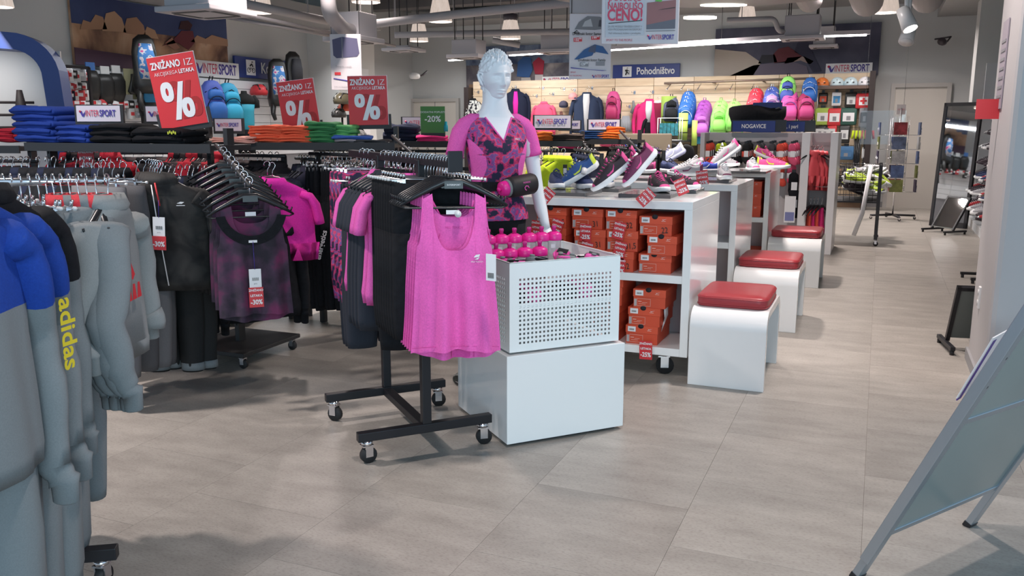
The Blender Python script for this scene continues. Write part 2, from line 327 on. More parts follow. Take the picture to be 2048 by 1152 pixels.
def board(name, label, pa, pb, h, face, body, size, icon):
    w = (pb - pa).length; t = thing(name, label, 'sign', (pa + pb) / 2, face)
    MB().box((0, 0, 0), (w, .04, h)).build('panel', navy, t, bevel=.004)
    MB().box((-w * .28, -.022, 0), (h * .68, .006, h * .74)).build('pictogram_plate', paperwhite, t, bevel=.01)
    m = MB(); k = h * .1; x0 = -w * .28
    if icon == 'bike':
        for s in (-1, 1): m.tube([(x0 + s * k * 1.7 + k * 1.1 * math.cos(q * .52), -.027, -k * 1.3 + k * 1.1 * math.sin(q * .52)) for q in range(13)], k * .14, 5)
        m.tube([(x0 - k * 1.6, -.027, -k * 1.3), (x0 - .3 * k, -.027, 0), (x0 + k * 1.6, -.027, -k * 1.3)], k * .14, 5)
        m.tube([(x0 - k * .9, -.027, .7 * k), (x0 + k * .5, -.027, 1.8 * k), (x0 + k * 1.2, -.027, .5 * k)], k * .38, 5)
        m.tube([(x0 + k * .9, -.027, 2.5 * k), (x0 + k * .9, -.027, 2.9 * k)], k * .45, 6)
    else:
        m.tube([(x0, -.027, 1.6 * k), (x0 - k * .2, -.027, -.1 * k), (x0 - k * 1., -.027, -2.4 * k)], k * .5, 5)
        m.tube([(x0 - k * .1, -.027, 0), (x0 + k * .9, -.027, -1 * k), (x0 + k * .9, -.027, -2 * k)], k * .4, 5)
        m.tube([(x0 + k * .2, -.027, 1.2 * k), (x0 + k * 1.3, -.027, .5 * k)], k * .25, 5); m.tube([(x0 + k * 1.5, -.027, 1 * k), (x0 + k * 1.9, -.027, -2.2 * k)], k * .12, 5)
        m.tube([(x0 + k * .1, -.027, 2.3 * k), (x0 + k * .1, -.027, 2.8 * k)], k * .45, 6); m.tube([(x0 - k * 1.1, -.027, .2 * k), (x0 - k * 1.0, -.027, 1.4 * k)], k * .5, 5)
    m.build('pictogram', inkblack, t)
    text(body, size, paperwhite, t, (w * .145, -.027, 0), bold=.02, fit=w * .56)
board('hiking_sign', 'navy wall sign with a hiker pictogram and white lettering', P(1226, 145, Y=YB - .05), P(1360, 140, Y=YB - .05), .27, 0, 'Pohodništvo', .19, 'hike')
board('cycling_sign', 'navy wall sign with a bicycle pictogram on the left wall', P(468, 130, X=XL + .05), P(600, 147, X=XL + .05), .33, R(90), 'Kolesarjenje', .24, 'bike')
# ---------------- ceiling services ----------------
def duct(name, label, pts, r, cat='duct', n=18, mat=None):
    m = MB(); P_ = [Vector(p) for p in pts]
    # smooth the elbows
    q = [P_[0]]
    for i in range(1, len(P_) - 1):
        a_, b_, c_ = P_[i - 1], P_[i], P_[i + 1]; k = min(r * 2.2, (a_ - b_).length * .45, (c_ - b_).length * .45)
        u, v = (a_ - b_).normalized() * k, (c_ - b_).normalized() * k
        for t in (0, .25, .5, .75, 1): q.append(b_ + u * (1 - t) ** 2 + v * t ** 2)
    q.append(P_[-1]); m.tube(q, r, n); [m.cyl(p_, (p_.x, p_.y, ZC), .006, 5) for p_ in (P_[0].lerp(P_[1], .3), P_[-2].lerp(P_[-1], .8)) if p_.z < ZC - .1]; return tag(m.build(name, mat or ductpaint, None), label, cat)
def Z(px, py, z): return P(px, py, Z=z)
duct('air_duct', 'thick bent pipe dropping beside the ceiling unit at upper left', [P(655, -70, d=8.6), P(656, 25, d=8.6), P(690, 62, d=9.2), P(730, 62, d=9.6)], .075, n=20)
duct('pipe', 'long pale pipe running from the left ceiling unit', [P(440, -3, d=9), P(655, 42, d=10.2)], .045)
duct('pipe', 'long pale pipe crossing the ceiling behind the pendant lamps', [P(745, 48, d=11), P(900, 30, d=10.8), P(1160, 3, d=10)], .05)
duct('pipe', 'thin pale pipe running above the two rear pendants', [P(790, 70, d=13), P(1180, 62, d=13)], .045)
duct('pipe', 'short pipe behind the couple poster lamp strip', [P(985, 80, d=14.5), P(1040, 90, d=14.5)], .05)
duct('air_duct', 'large round duct hanging at upper right near the disc panel', [P(1560, -120, d=7.5), P(1620, 0, d=11)], .15)
duct('air_duct', 'large round duct next to the right spotlight', [P(1700, -120, d=7), P(1735, 2, d=10)], .17)
duct('air_duct', 'large round duct nearest the right bulkhead', [P(1850, -120, d=7), P(1855, -5, d=10)], .17)
duct('pipe', 'pipe elbow leading into the right ceiling unit', [P(1455, 40, d=12.5), P(1550, 37, d=12.5), P(1556, 62, d=12.5), P(1575, 64, d=12.6)], .035)
for i, (x0, y0, x1, y1) in enumerate([(0, 0, 0, 0)]): pass
def cable(label, pts, r=.012): tag([m_.cyl(p_, (p_.x, p_.y, ZC), .005, 5) for m_ in [MB().tube(pts, r, 6)] for p_ in pts][-1].build('cable_tray', pm('tray_grey', (.30, .28, .29), .6), None), label, 'cable tray')
cable('grey cable tray along the left wall soffit', [P(440, 32, d=8.5), P(665, 72, d=10)], .02)
cable('second grey cable tray below the left ceiling unit', [P(455, 22, d=8.5), P(665, 66, d=10)], .02)
cable('thin grey cable tray beyond the trampoline poster', [P(722, 78, d=12), P(790, 92, d=13.5)], .02)
vent = pm('ac_grey', (.42, .40, .42), .5); slot = pm('ac_slot', (.05, .05, .05), .6)
def ac(label, px, py, d, w, dep, h, rz):
    p = P(px, py, d=d); t = thing('ceiling_unit', label, 'air conditioner', (p.x, p.y, p.z), rz)
    MB().bb(-w / 2, w / 2, -dep / 2, dep / 2, 0, h).build('housing', vent, t, bevel=.01)
    MB().bb(-w / 2 - .06, w / 2 + .06, -dep / 2 - .06, dep / 2 + .06, -.05, 0).build('grille_panel', vent, t, bevel=.01)
    for s in (-1, 1): MB().bb(-w * .38, w * .38, s * dep * .40 - .03, s * dep * .40 + .03, -.054, -.048).build('air_slot', slot, t)
    for s in (-1, 1): MB().bb(s * w * .42 - .025, s * w * .42 + .025, -dep * .32, dep * .32, -.054, -.048).build('air_slot', slot, t)
    m = MB()
    for sx in (-1, 1):
        for sy in (-1, 1): m.cyl((sx * w * .4, sy * dep * .4, h), (sx * w * .4, sy * dep * .4, max(h + .1, ZC - p.z)), .008, 6)
    m.build('hanging_rod', blackmetal, t)
ac('white ceiling cassette unit at upper left above the lamp strip', 413, 18, 8.0, .50, .50, .22, 0)
ac('boxy ceiling unit fed by the bent duct', 708, 76, 9.5, .36, .36, .25, 0)
ac('small ceiling cassette unit left of the mannequin head', 938, 110, 12.5, .38, .34, .20, 0)
ac('ceiling cassette unit hanging in front of the hiker poster', 1605, 73, 12.6, .47, .34, .28, 0)
ac('partly hidden ceiling unit behind the tent poster', 1118, 100, 13.5, .45, .4, .28, 0)
ac('flat ceiling grille between the trampoline poster and rear lamp', 808, 97, 14, .4, .4, .03, 0)
ac('second ceiling unit box behind the hiker poster lamp', 1648, 90, 15.2, .34, .3, .30, 0)
# pendants
glassm = pm('fluted_glass', (.30, .27, .27), .25, emit=((1, .82, .70), .55), noi=(16, .8, None, (1.5, 1.5, .1)))
bulbm = pm('lamp_glow', (1, 1, 1), .4, emit=((1, .9, .8), 16))
dark = pm('lamp_cap', (.06, .05, .06), .5)
def pendant(label, px, py, d, k=1.):
    p = P(px, py, d=d); t = thing('pendant_lamp', label, 'lamp', (p.x, p.y, p.z), 0, 'fluted pendant lamps'); n = 24; rr = []
    for r_, z in ((.150, 0), (.14, .07), (.125, .15), (.105, .24), (.098, .27)):
        rr.append([(k * (r_ + (.006 if q % 2 else -.006)) * math.cos(2 * math.pi * q / n), k * (r_ + (.006 if q % 2 else -.006)) * math.sin(2 * math.pi * q / n), k * z) for q in range(n)])
    MB().loft(rr, caps=False).build('glass_shade', glassm, t)
    MB().lathe([(.10, .27), (.115, .3), (.11, .36), (.03, .38)], 16).build('lamp_cap', dark, t)
    MB().lathe([(.02, .03), (.09, .04), (.1, .06), (.02, .2)], 14).build('bulb', bulbm, t)
    MB().cyl((0, 0, .36), (0, 0, max(.5, ZC - p.z)), .006, 6).build('cord', blackmetal, t)
pendant('glowing pendant lamp at upper left beside the ceiling cassette', 517, 26, 10.0)
pendant('glowing pendant lamp near the top above the mannequin', 881, 44, 11.5)
pendant('glowing pendant lamp over the green notice', 838, 83, 14.5)
pendant('glowing pendant lamp just right of the mannequin head', 1021, 78, 13.5)
pendant('pendant lamp cut by the top edge near the bent duct', 732, 5, 9.5)
pendant('glowing pendant lamp at upper right beside the spotlights', 1771, 26, 10.5)
pendant('pendant lamp behind the round ceiling panel', 1494, 38, 16)
pendant('pendant lamp cut by the left picture edge', -6, 14, 9)
# led strips
ledm = pm('led_strip', (1, 1, 1), .4, emit=((1, .97, .95), 14)); ledbody = pm('led_body', (.55, .53, .58), .4)
def led(label, pa, pb):
    c = (pa + pb) / 2; L = (pb - pa).length; rz = math.atan2(pb.y - pa.y, pb.x - pa.x)
    t = thing('lamp_strip', label, 'lamp', c, rz)
    MB().bb(-L / 2 - .05, L / 2 + .05, -.05, .05, .01, .07).build('housing', ledbody, t)
    MB().bb(-L / 2, L / 2, -.035, .035, -.01, .012).build('diffuser', ledm, t)
    m = MB()
    for k in range(int(L / 2) + 1): m.cyl((-L / 2 + .2 + k * 2, 0, .07), (-L / 2 + .2 + k * 2, 0, ZC - c.z), .004, 5)
    m.build('suspension_wire', greymetal, t)
    return c, L, rz
STR = [led('long glowing lamp strip along the cycling wall', Z(135, 27, 2.9), Z(640, 100, 2.9)),
       led('glowing lamp strip continuing beyond the trampoline poster', Z(722, 112, 2.9), Z(845, 131, 2.9)),
       led('short glowing lamp strip at the left of the mannequin head', Z(899, 121, 2.75), Z(940, 118, 2.75)),
       led('glowing lamp strip across the couple poster', Z(1020, 111, 2.8), Z(1120, 105, 2.8)),
       led('long glowing lamp strip above the hiking sign', Z(1213, 101, 2.8), Z(1572, 79, 2.8)),
       led('glowing lamp strip over the hiker poster', Z(1640, 73, 2.8), Z(1733, 70, 2.8))]
for i, (c, L, rz) in enumerate(STR):
    area('strip_light_%d' % i, (c.x, c.y, c.z - .03), (0, 0, rz), L, .08, 26 * L, (1, .97, .95))
# round ceiling panel with oval lights
c = P(1395, -15, d=6.0); t = thing('round_ceiling_panel', 'pale round ceiling panel with long glowing slots', 'ceiling panel', c, YAW)
MB().loft([[(1.05 * math.cos(a * math.pi / 24), .75 * math.sin(a * math.pi / 24), z) for a in range(48)] for z in (0, .06)]).build('panel', pm('panel_pale', (.40, .38, .37), .6), t)
for px, py, w in ((1447, 13, 98), (1400, 39, 78)):
    q = P(px, py, Z=c.z - .012) - c; lx = q.dot(RV); ly = q.dot(FV); hw = w / 2 / F * 6
    m = MB(); m.loft([[(lx + hw * math.cos(a * math.pi / 12), ly + .07 * math.sin(a * math.pi / 12), z) for a in range(24)] for z in (-.006, .01)], caps=True); m.build('slot_light', pm('slot_glow', (1, 1, 1), .4, emit=((1, .95, .8), 5)), t)
MB().cyl((0, 0, .05), (0, 0, max(.2, ZC - c.z)), .01).build('hanging_rod', chrome, t)
# spotlights
def spotlamp(label, px, py, d, tx, lit):
    p = P(px, py, d=d); t = thing('spotlight', label, 'spotlight', p, YAW)
    a = Vector((tx, -.06, -.12)).normalized(); m = MB(); m.tube([Vector((0, 0, 0)) - a * .09, Vector((0, 0, 0)), a * .09], [.05, .055, .062], 14); m.build('lamp_head', whiteplastic, t)
    m = MB(); m.tube([a * .088, a * .094], .052, 14); m.build('lens', bulbm if lit else clearplastic, t)
    MB().tube([(0, 0, .02), (0, .02, .14), (0, .02, .5)], .018, 8).build('stem', whiteplastic, t)
spotlamp('lit white spotlight at upper right', 1813, 38, 7.0, .03, True); spotlamp('unlit white spotlight hanging below the lit one', 1817, 66, 7.4, -.05, False)
for lb, px, py, d_ in (('small dark security camera beside the right wall corner', 1886, 84, 14.8), ('small white security camera above the double door', 832, 152, 17.0)):
    p = P(px, py, d=d_); t = thing('security_camera', lb, 'camera', p, YAW)
    MB().tube([(-.08, -.1, 0), (0, 0, 0), (.04, .05, 0)], [.06, .06, .05], 12).build('housing', dark if px > 1500 else whiteplastic, t); MB().tube([(0, 0, 0), (.12, .1, .02), (.2, .15, .1), (.2 - .9 * math.sin(YAW), YB - p.y - .02 if px < 1500 else 2.3, .1)], .015, 6).build('cable', dark, t)
# ---------------- garments, hangers, racks ----------------
def fabric(name, col, noi=None, bump=.25, rough=.85):
    return pm(name, col, rough, noi=noi or (160, .12), bump=(260, bump, .002), spec=.25)
def heather(name, a, b): return ramp_mat(name, [(.3, tuple(x * .62 + y * .38 for x, y in zip(a, b))), (.7, tuple(x * .38 + y * .62 for x, y in zip(a, b)))], 260, .9, detail=3, bump=.08)
mag = fabric('magenta_jersey', (.82, .13, .47)); magd = fabric('magenta_dark_jersey', (.64, .07, .33)); hot = fabric('hot_magenta', (.75, .03, .38))
camo = ramp_mat('splash_print', [(0, (.012, .012, .045)), (.40, (.015, .012, .05)), (.43, (.28, .02, .12)), (.475, (.62, .03, .12)), (.515, (.75, .08, .22)), (.53, (.22, .09, .28)), (.58, (.19, .06, .25)), (.62, (.55, .03, .18)), (.66, (.02, .01, .05))], 17, .8, detail=11, dist=.15, interp='CONSTANT', bump=.05)
blk = fabric('black_fabric', (.008, .009, .012), (40, .3)); navyh = heather('navy_heather', (.010, .013, .022), (.032, .038, .055))
jblk = ramp_mat('black_camo_fabric', [(.4, (.006, .006, .007)), (.6, (.028, .027, .026))], 9, .8, detail=6, dist=.5)
greyh = heather('grey_heather', (.125, .145, .155), (.225, .25, .265)); greyh2 = heather('pale_grey_heather', (.17, .185, .19), (.28, .30, .305))
plum = ramp_mat('plum_heather', [(.38, (.018, .014, .024)), (.5, (.06, .03, .06)), (.62, (.15, .025, .085))], 7, .85, detail=9)
red_f = fabric('coral_red_fabric', (.62, .045, .06)); blue_f = fabric('royal_blue_fabric', (.012, .05, .30)); sweatp = heather('dark_grey_heather', (.05, .05, .055), (.10, .10, .11))
lime = fabric('lime_fabric', (.55, .70, .03)); beige = fabric('beige_fabric', (.32, .24, .20)); navyf = fabric('navy_fabric', (.012, .017, .04)); slate = fabric('slate_fabric', (.07, .065, .10)); taupe = fabric('taupe_fabric', (.055, .042, .045)); greenf = fabric('green_fabric', (.10, .38, .06)); charc = fabric('charcoal_fabric', (.02, .021, .022))
rose = fabric('rose_fabric', (.62, .03, .17)); whitef = fabric('white_fabric', (.7, .72, .75))
def ell(cx, cy, z, a, b, n=22, k=0., ph=0., amp=0., p=2.):
    o = []
    for i in range(n):
        t = 2 * math.pi * i / n; c, s = math.cos(t), math.sin(t); r = 1 + amp * math.sin(k * t + ph)
        o.append((cx + a * math.copysign(abs(c) ** (2 / p), c) * (1 + amp * .3 * math.sin(k * t + ph)), cy + b * math.copysign(abs(s) ** (2 / p), s) * r, z))
    return o
GM = {}
def top_mesh(key, mats, W=.20, H=.235, L=.64, T=.055, sleeve='long', seed=1, amp=.22, n=26, SL=.56, hood=False, SW=.046):
    if key in GM: return GM[key]
    r = random.Random(seed); m = MB(); ph = r.random() * 6; rings = []
    for z, hw, th, a in ((-.075, .065, .045, 0), (-.095, .080, .050, 0), (-.12, W * .66, .050, .02), (-.15, W * .93, T * .85, .04), (-.185, W * 1.02, T, .06), (-.26, H * .95, T * 1.1, amp * .5), (-.33, H * .94, T * 1.12, amp * .6), (-.40, H * .93, T * 1.15, amp * .8), (-.55, H * .98, T * 1.2, amp), (-L + .05, H * 1.02, T * 1.2, amp), (-L, H * .99, T * 1.15, amp)):
        rings.append(ell(0, 0, z, hw, th, n, 5, ph + z * 2, a, 2.3))
    b_ = rings[-1]; rings.append([(x * .92, y * .8, z + .01) for x, y, z in b_]); m.loft(rings, 0)
    if sleeve != 'none':
        for s in (-1, 1):
            j = r.uniform(-.02, .03)
            if sleeve == 'short': pts = [(W * .75, 0, -.165), (W * 1.0, 0, -.185), (W * 1.16, 0, -.235), (W * 1.24, .0, -.31), (W * 1.26, 0, -.34)]; rr = [.05, .062, .066, .066, .067]
            else: pts = [(W * .8, 0, -.16), (W * 1.05, 0, -.2), (W * 1.2, .0, -.3), (W * 1.27 + j, .01 + j, -.42), (W * 1.26 + j, -.01 + j, -.55), (W * 1.22 + j, -.02 + j, -.1 - SL + .04), (W * 1.22 + j, -.02, -.1 - SL), (W * 1.22 + j, -.02, -.14 - SL)]; rr = [.07, SW * 1.25, SW * 1.15, SW * 1.1, SW, SW * .85, SW * .62, SW * .6]
            if sleeve != 'short':
                p2, r2 = [], []
                for q in range(len(pts) - 2):
                    for w_ in (0, .25, .5, .75):
                        a_, b_ = Vector(pts[q]), Vector(pts[q + 1]); k_ = (q + w_)
                        wob = 0 if q < 1 else .012 + .005 * q
                        p2.append(tuple(a_.lerp(b_, w_) + Vector((0, .10 * wob * math.sin(k_ * 5 + ph), 0)))); r2.append((rr[q] * (1 - w_) + rr[q + 1] * w_) * (1 + wob * math.sin(k_ * 7.3 + ph * 3 + s)))
                cz = pts[-2][2]; cx_ = pts[-2][0]; p2 += [(cx_, -.02, cz), (cx_, -.02, cz - .004), (cx_, -.02, cz - .055), (cx_, -.02, cz - .06)]; r2 += [SW * .84, SW * .68, SW * .64, SW * .5]
                pts, rr = p2, r2
            m.tube([(s * x, y, z) for x, y, z in pts], rr, 14, 0, flat=.42 if sleeve == 'short' else .70)
    # collar
    if sleeve == 'short': m.tube([(.075 * math.cos(q * .524), -.001 + .036 * math.sin(q * .524), -.10 - .025 * max(0, -math.sin(q * .524))) for q in range(13)], .006, 5)
    else: m.loft([ell(0, 0, -.06, .062, .042, 16), ell(0, 0, -.05, .066, .046, 16), ell(0, -.003, -.085, .084, .056, 16), ell(0, -.003, -.10, .080, .05, 16)], 1 if len(mats) > 1 else 0, caps=False)
    if hood:
        m.loft([ell(0, .03, -.085, .06, .045, 14), ell(0, .06, -.10, .10, .062, 14), ell(0, .075, -.17, .105, .06, 14), ell(0, .07, -.25, .07, .045, 14), ell(0, .06, -.29, .02, .02, 14)], 0)
    if key.startswith('yoke'):
        for q, f in enumerate(m.f):
            if sum(m.v[i][2] for i in f) / len(f) > -.335: m.m[q] = 1
    GM[key] = m.mesh(key, mats); return GM[key]
def pants_mesh(key, mat, w=.17, L=.95, T=.035, leg=.085, hem=.065, n=16, seed=3):
    if key in GM: return GM[key]
    r = random.Random(seed); m = MB(); z0 = -.10
    m.loft([ell(0, 0, z0, w, T * .7, n, p=2.6), ell(0, 0, z0 - .05, w * 1.02, T * .9, n, p=2.5), ell(0, 0, z0 - .14, w * 1.06, T * 1.2, n, 5, 1, .1), ell(0, 0, z0 - .24, w * 1.06, T * 1.2, n, 5, 1, .1), ell(0, 0, z0 - .27, w * .9, T, n)], 0)
    for s in (-1, 1):
        m.loft([ell(s * w * .52, 0, z0 - .2, w * .50, T * 1.25, n, 4, 1, .1), ell(s * w * .56, 0, z0 - .4, leg * .95, T * 1.3, n, 4, s, .15), ell(s * w * .58, .005 * s, z0 - .4 - (L - .4) * .5, (leg + hem) / 2, T * 1.2, n, 4, 2 * s, .15), ell(s * w * .57, 0, z0 - L + .04, hem, T, n, 4, s, .1), ell(s * w * .57, 0, z0 - L, hem * .92, T * .9, n)], 0)
    GM[key] = m.mesh(key, mat); return GM[key]
def tank_mesh(key, mat, W=.20, H=.235, L=.68, T=.022, seed=1, neck=.17, backneck=.07, strap=.135, sw=.05, amp=.019):
    """racer tank: front and back sheets, joined at the sides, with true neck and arm openings"""
    if key in GM: return GM[key]
    r = random.Random(seed); ph = r.random() * 6; m = MB()
    a0 = (strap - sw / 2) / W; a1 = (strap + sw / 2) / W; us = []
    k = 14
    us += [a0 * i / k for i in range(k + 1)] + [a0 + .012] + [a0 + (a1 - a0) * i / 4 for i in range(1, 4)] + [a1 - .008, a1] + [a1 + (1 - a1) * (i / 8) for i in range(1, 9)]
    us = sorted(set([round(u, 4) for u in us])); us = [-u for u in us[::-1] if u > 0] + us
    def top(u, dep):
        u = abs(u)
        if u <= a0: return -.145 - dep * math.sqrt(max(0, 1 - (u / (a0 + .0001)) ** 3.0)) * 1.0
        if u < a1: return -.128 - .02 * (u - a0) / (a1 - a0)
        q = (u - a1) / (1 - a1); return -.14 - .185 * (1 - (1 - q) ** 2.6)
    for side, dep in ((-1, neck), (1, backneck)):
        nv = 22; vs = []; fs = []
        for u in us:
            zt = top(u, dep)
            for j in range(nv + 1):
                v = j / nv; z = zt + (-L - (.03 * (1 - u * u) if side > 0 else -.015 * (1 - u * u)) - zt) * v
                q = min(1, max(0, (-z - .14) / .2)); w = W + (H - W) * max(0, (-z - .3)) / (L - .3) * 1.0
                if -z < .34: w = W
                fold = amp * (max(0, -z - .2) / .5) * (math.sin(u * 7 + ph) + .6 * math.sin(u * 13 + ph * 2))
                y = side * (T * math.sqrt(max(0, 1 - u * u * .98)) * (.25 + .75 * q)) + fold
                y += .004 * math.sin(z * 30 + u * 5) * (1 - v)
                vs.append((u * w + .004 * math.sin(9 * z + ph) * v, y, z))
        for i in range(len(us) - 1):
            for j in range(nv): a = i * (nv + 1) + j; fs.append((a, a + nv + 1, a + nv + 2, a + 1))
        m.add(vs, fs, 0, True)
    GM[key] = m.mesh(key, mat); return GM[key]
def hanger_mesh(kind='wide', n=6):
    key = 'hanger_' + kind
    if key in GM: return GM[key]
    m = MB(); r = .0022 if kind != 'far' else .003
    hook = [(.0 - .018 * math.cos(a) if True else 0, 0, .002 + .018 * math.sin(a)) for a in [R(x) for x in (200, 160, 120, 90, 60, 30, 0)]]
    hook = [(-.018 * math.cos(R(x)), 0, -.004 + .018 * math.sin(R(x))) for x in (-30, 0, 40, 90, 130, 180, 215)] + [(.004, 0, -.03), (0, 0, -.045), (0, 0, -.09)]
    m.tube(hook, r, n, 0)
    if kind == 'clip':
        m.tube([(-.19, 0, -.085), (.19, 0, -.085)], .003, n, 0)
        for s in (-1, 1):
            m.box((s * .13, 0, -.098), (.012, .016, .03)); m.box((s * .13, -.010, -.118), (.026, .006, .026), mi=1); m.box((s * .13, .010, -.118), (.026, .006, .026), mi=1)
            m.tube([(s * .13, -.008, -.082), (s * .13, -.013, -.062)], .006, 6, 0)
            m.tube([(s * .187, 0, -.085), (s * .197, 0, -.085)], .007, 6, 1)
    else:
        q = .205; flat = [(-q, .0, -.175), (-q * .75, 0, -.142), (-q * .4, 0, -.105), (-.03, 0, -.082), (.03, 0, -.082), (q * .4, 0, -.105), (q * .75, 0, -.142), (q, 0, -.175)]
        m.tube(flat, [.005, .011, .014, .016, .016, .014, .011, .005], 8, 1, flat=.9)
        if kind == 'wide':
            m.tube([(-q, 0, -.175), (-q * .9, 0, -.183), (q * .9, 0, -.183), (q, 0, -.175)], .004, 6, 1); m.box((0, 0, -.095), (.07, .03, .028), mi=1)
            m.tube([(q * .93, 0, -.16), (q * .97, 0, -.14)], .004, 5, 1); m.tube([(-q * .93, 0, -.16), (-q * .97, 0, -.14)], .004, 5, 1)
    GM[key] = m.mesh('hanger', [chrome, blackplastic if kind != 'clip' else whiteplastic]); return GM[key]
HG = {'wide': 'black hanger', 'clip': 'chrome clip hanger', 'far': 'black hanger'}
def hang(mesh, name, label, cat, pos, rz, group, hk='wide', hlabel='', tilt=0., sc=1., off=0.):
    """a garment and, separately, the hanger it hangs from"""
    o = inst(name, mesh, None, pos, (0, tilt, rz)); o.scale = (sc, sc, sc); tag(o, label, cat, group)
    if hk:
        h = inst('clothes_hanger' if hk != 'clip' else 'clip_hanger', hanger_mesh(hk), None, pos, (0, tilt, rz)); h.scale = (sc, sc, sc)
        hl_ = HG[hk] + ' ' + (hlabel or ('of ' + group))
        if len(hl_.split()) > 16: hl_ = HG[hk] + ' of ' + group
        tag(h, hl_, 'hanger', 'hangers of ' + group)
    return o
ORD = ['first', 'second', 'third', 'fourth', 'fifth', 'sixth', 'seventh', 'eighth', 'ninth', 'tenth', 'eleventh', 'twelfth']
def ordn(i, n): return ORD[i]
def row(mesh, name, label, cat, n, pa, pb, rz, group, hk='far', sc=1., jit=.12, hlabel=''):
    pa, pb = Vector(pa), Vector(pb); out = []
    for i in range(n):
        t = (i + .5) / n + rnd.uniform(-.2, .2) / n; p = pa.lerp(pb, t)
        oo_ = ', ' + ordn(i, n) + ' from the left' if n <= 12 and len(label.split()) <= 12 else ''
        out.append(hang(mesh[i % len(mesh)] if isinstance(mesh, list) else mesh, name, label + oo_, cat, p, rz + rnd.uniform(-jit, jit), group, hk, (hlabel or 'of ' + group) + oo_, rnd.uniform(-.02, .02), sc * rnd.uniform(.97, 1.03)))
    return out
def pricetag(pos, rz, label, big=True, pct='-30%', tilt=0., top=True, sc=1.):
    t = thing('price_tag', label, 'price tag', pos, (0, tilt, rz)); t.scale = (sc, sc, sc)
    if top: MB().box((0, .001, .045), (.052, .0015, .085)).build('paper_tag', paperwhite, t); m = MB(); [m.box((-.012 + i * .0042, -.0005, .042), (.002, .001, .014)) for i in range(7)]; m.build('barcode', barcode, t)
    if top: text('pro', .010, inkgrey, t, (0, -.001, .022), name='small_print')
    h = .09 if big else .06
    MB().box((0, -.003, -h / 2 + .005), (.062, .0015, h)).build('red_tag', redpaper, t)
    if big: text('ZNIŽANO', .0135, paperwhite, t, (0, -.005, -.008), bold=.03); text('LETAKA', .0145, paperwhite, t, (0, -.005, -.032), bold=.03)
    text(pct, .030 if big else .03, paperwhite, t, (0, -.005, -.062 if big else -.03), bold=.03, sx=.85)
    if top: MB().tube([(0, 0, .085), (0, .004, .16)], .0012, 4).build('string', inknavy, t)
    return t
# ---- rack A: nearest wheeled T rail with the magenta tanks ----
u = Vector((.742, -.670, 0)); pn = Vector((-1.78, 3.19, 0)); v = Vector((.67, .742, 0)); ang = math.atan2(u.y, u.x)
t = thing('wheeled_clothes_rail', 'black H-foot clothes rail on casters carrying the magenta tank tops', 'clothes rail', pn, ang)
tubm = blackmetal
def bar(name, x0, x1, y0, y1, z0, z1, par, mt=tubm): return MB().bb(x0, x1, y0, y1, z0, z1).build(name, mt, par, bevel=.003)
for nm, x in (('n', .03), ('f', -.57)):
    bar('foot_bar', x - .02, x + .02, -.31, .31, .10, .14, t)
    for s in (-1, 1): caster(t, x, s * .27, .1, ang=R(100) if (s < 0 and nm == 'n') else R(60 + 20 * s))
    bar('upright', x - .02, x + .02, -.02, .02, .14, 1.29, t)
bar('base_link', -.55, .01, -.022, .022, .10, .135, t)
bar('hanging_bar', -1.12, .42, -.016, .016, 1.27, 1.305, t)
bar('end_stop', .42, .428, -.03, .03, 1.255, 1.335, t)
rzA = ang + R(90) # garment front (-y) looks along u
def onA(s, z=1.303): q = pn + u * s; return (q.x, q.y, z)
tk = tank_mesh('pink_tank', mag, W=.142, H=.178, L=.755, strap=.100, sw=.036, neck=.20, backneck=.075, T=.026)
tanks = []
for i in range(6):
    s = .405 - i * .030
    o = hang(tk, 'tank_top', 'magenta racerback tank top, frontmost on the rail, with small white logo' if i == 0 else 'magenta tank top behind the frontmost one, ' + ORD[i] + ' from the front', 'tank top', onA(s), rzA - R(20) - i * R(2.2), 'magenta tank tops on the nearest rail' if i else 'frontmost magenta tank top', 'wide', 'at the front end of the nearest rail' if i == 0 else 'of a magenta tank top, ' + ORD[i] + ' from the front', 0, 1.0)
    tanks.append(o)
o = tanks[0]
def part(bm, name, mat, par, **k): return bm.build(name, mat, par, **k)
# logo, inner label, racer back seam, security tag, hem patch, straps
m = MB(); m.prism([(-.013, 0), (-.004, .010), (.012, .012), (.008, .002), (-.002, .0)], 0, .001); m.prism([(.0, -.003), (.01, .002), (.004, -.008), (-.010, -.008)], 0, .001)
part(m, 'chest_logo', paperwhite, o, loc=(.085, -.034, -.37)); text('PRO TOUCH', .008, paperwhite, o, (.085, -.034, -.387), name='chest_lettering')
m = MB(); m.tube([(0, 0, 0), (0, -.02, 0)], .013, 14); m.tube([(0, -.02, 0), (0, -.026, 0)], .008, 12); m.box((-.02, .0, .006), (.05, .012, .016)); part(m, 'security_tag', whiteplastic, o, loc=(.015, .0, -.205))
text('PRO TOUCH', .012, magd, o, (.0, .012, -.26), name='inner_label')
def strip(par, name, mat, pts, r=.003): return MB().tube(pts, r, 5).build(name, mat, par)
for s in (-1, 1): strip(o, 'armhole_binding', mag, [(s * .118, 0, -.13), (s * .121, -.004, -.19), (s * .127, -.006, -.25), (s * .140, -.003, -.31)], .0028)
for s in (-1, 1): strip(o, 'back_binding', magd, [(s * .085, .010, -.15), (s * .05, .020, -.22), (s * .055, .022, -.29), (s * .10, .018, -.36)], .0035)
strip(o, 'hem_seam', magd, [(-.17, -.016, -.728), (-.09, -.026, -.722), (0, -.030, -.720), (.09, -.026, -.722), (.17, -.016, -.728)], .0012)
part(MB().box((.03, .022, -.762), (.09, .003, .03)), 'hem_patch', magd, o)
lb = text('INTERSPORT', .009, paperwhite, None, (0, 0, 0)); lb.parent = o; lb.location = (0, -.017, -.095); lb.name = 'hanger_lettering'
pt = P(985, 500, d=3.15)
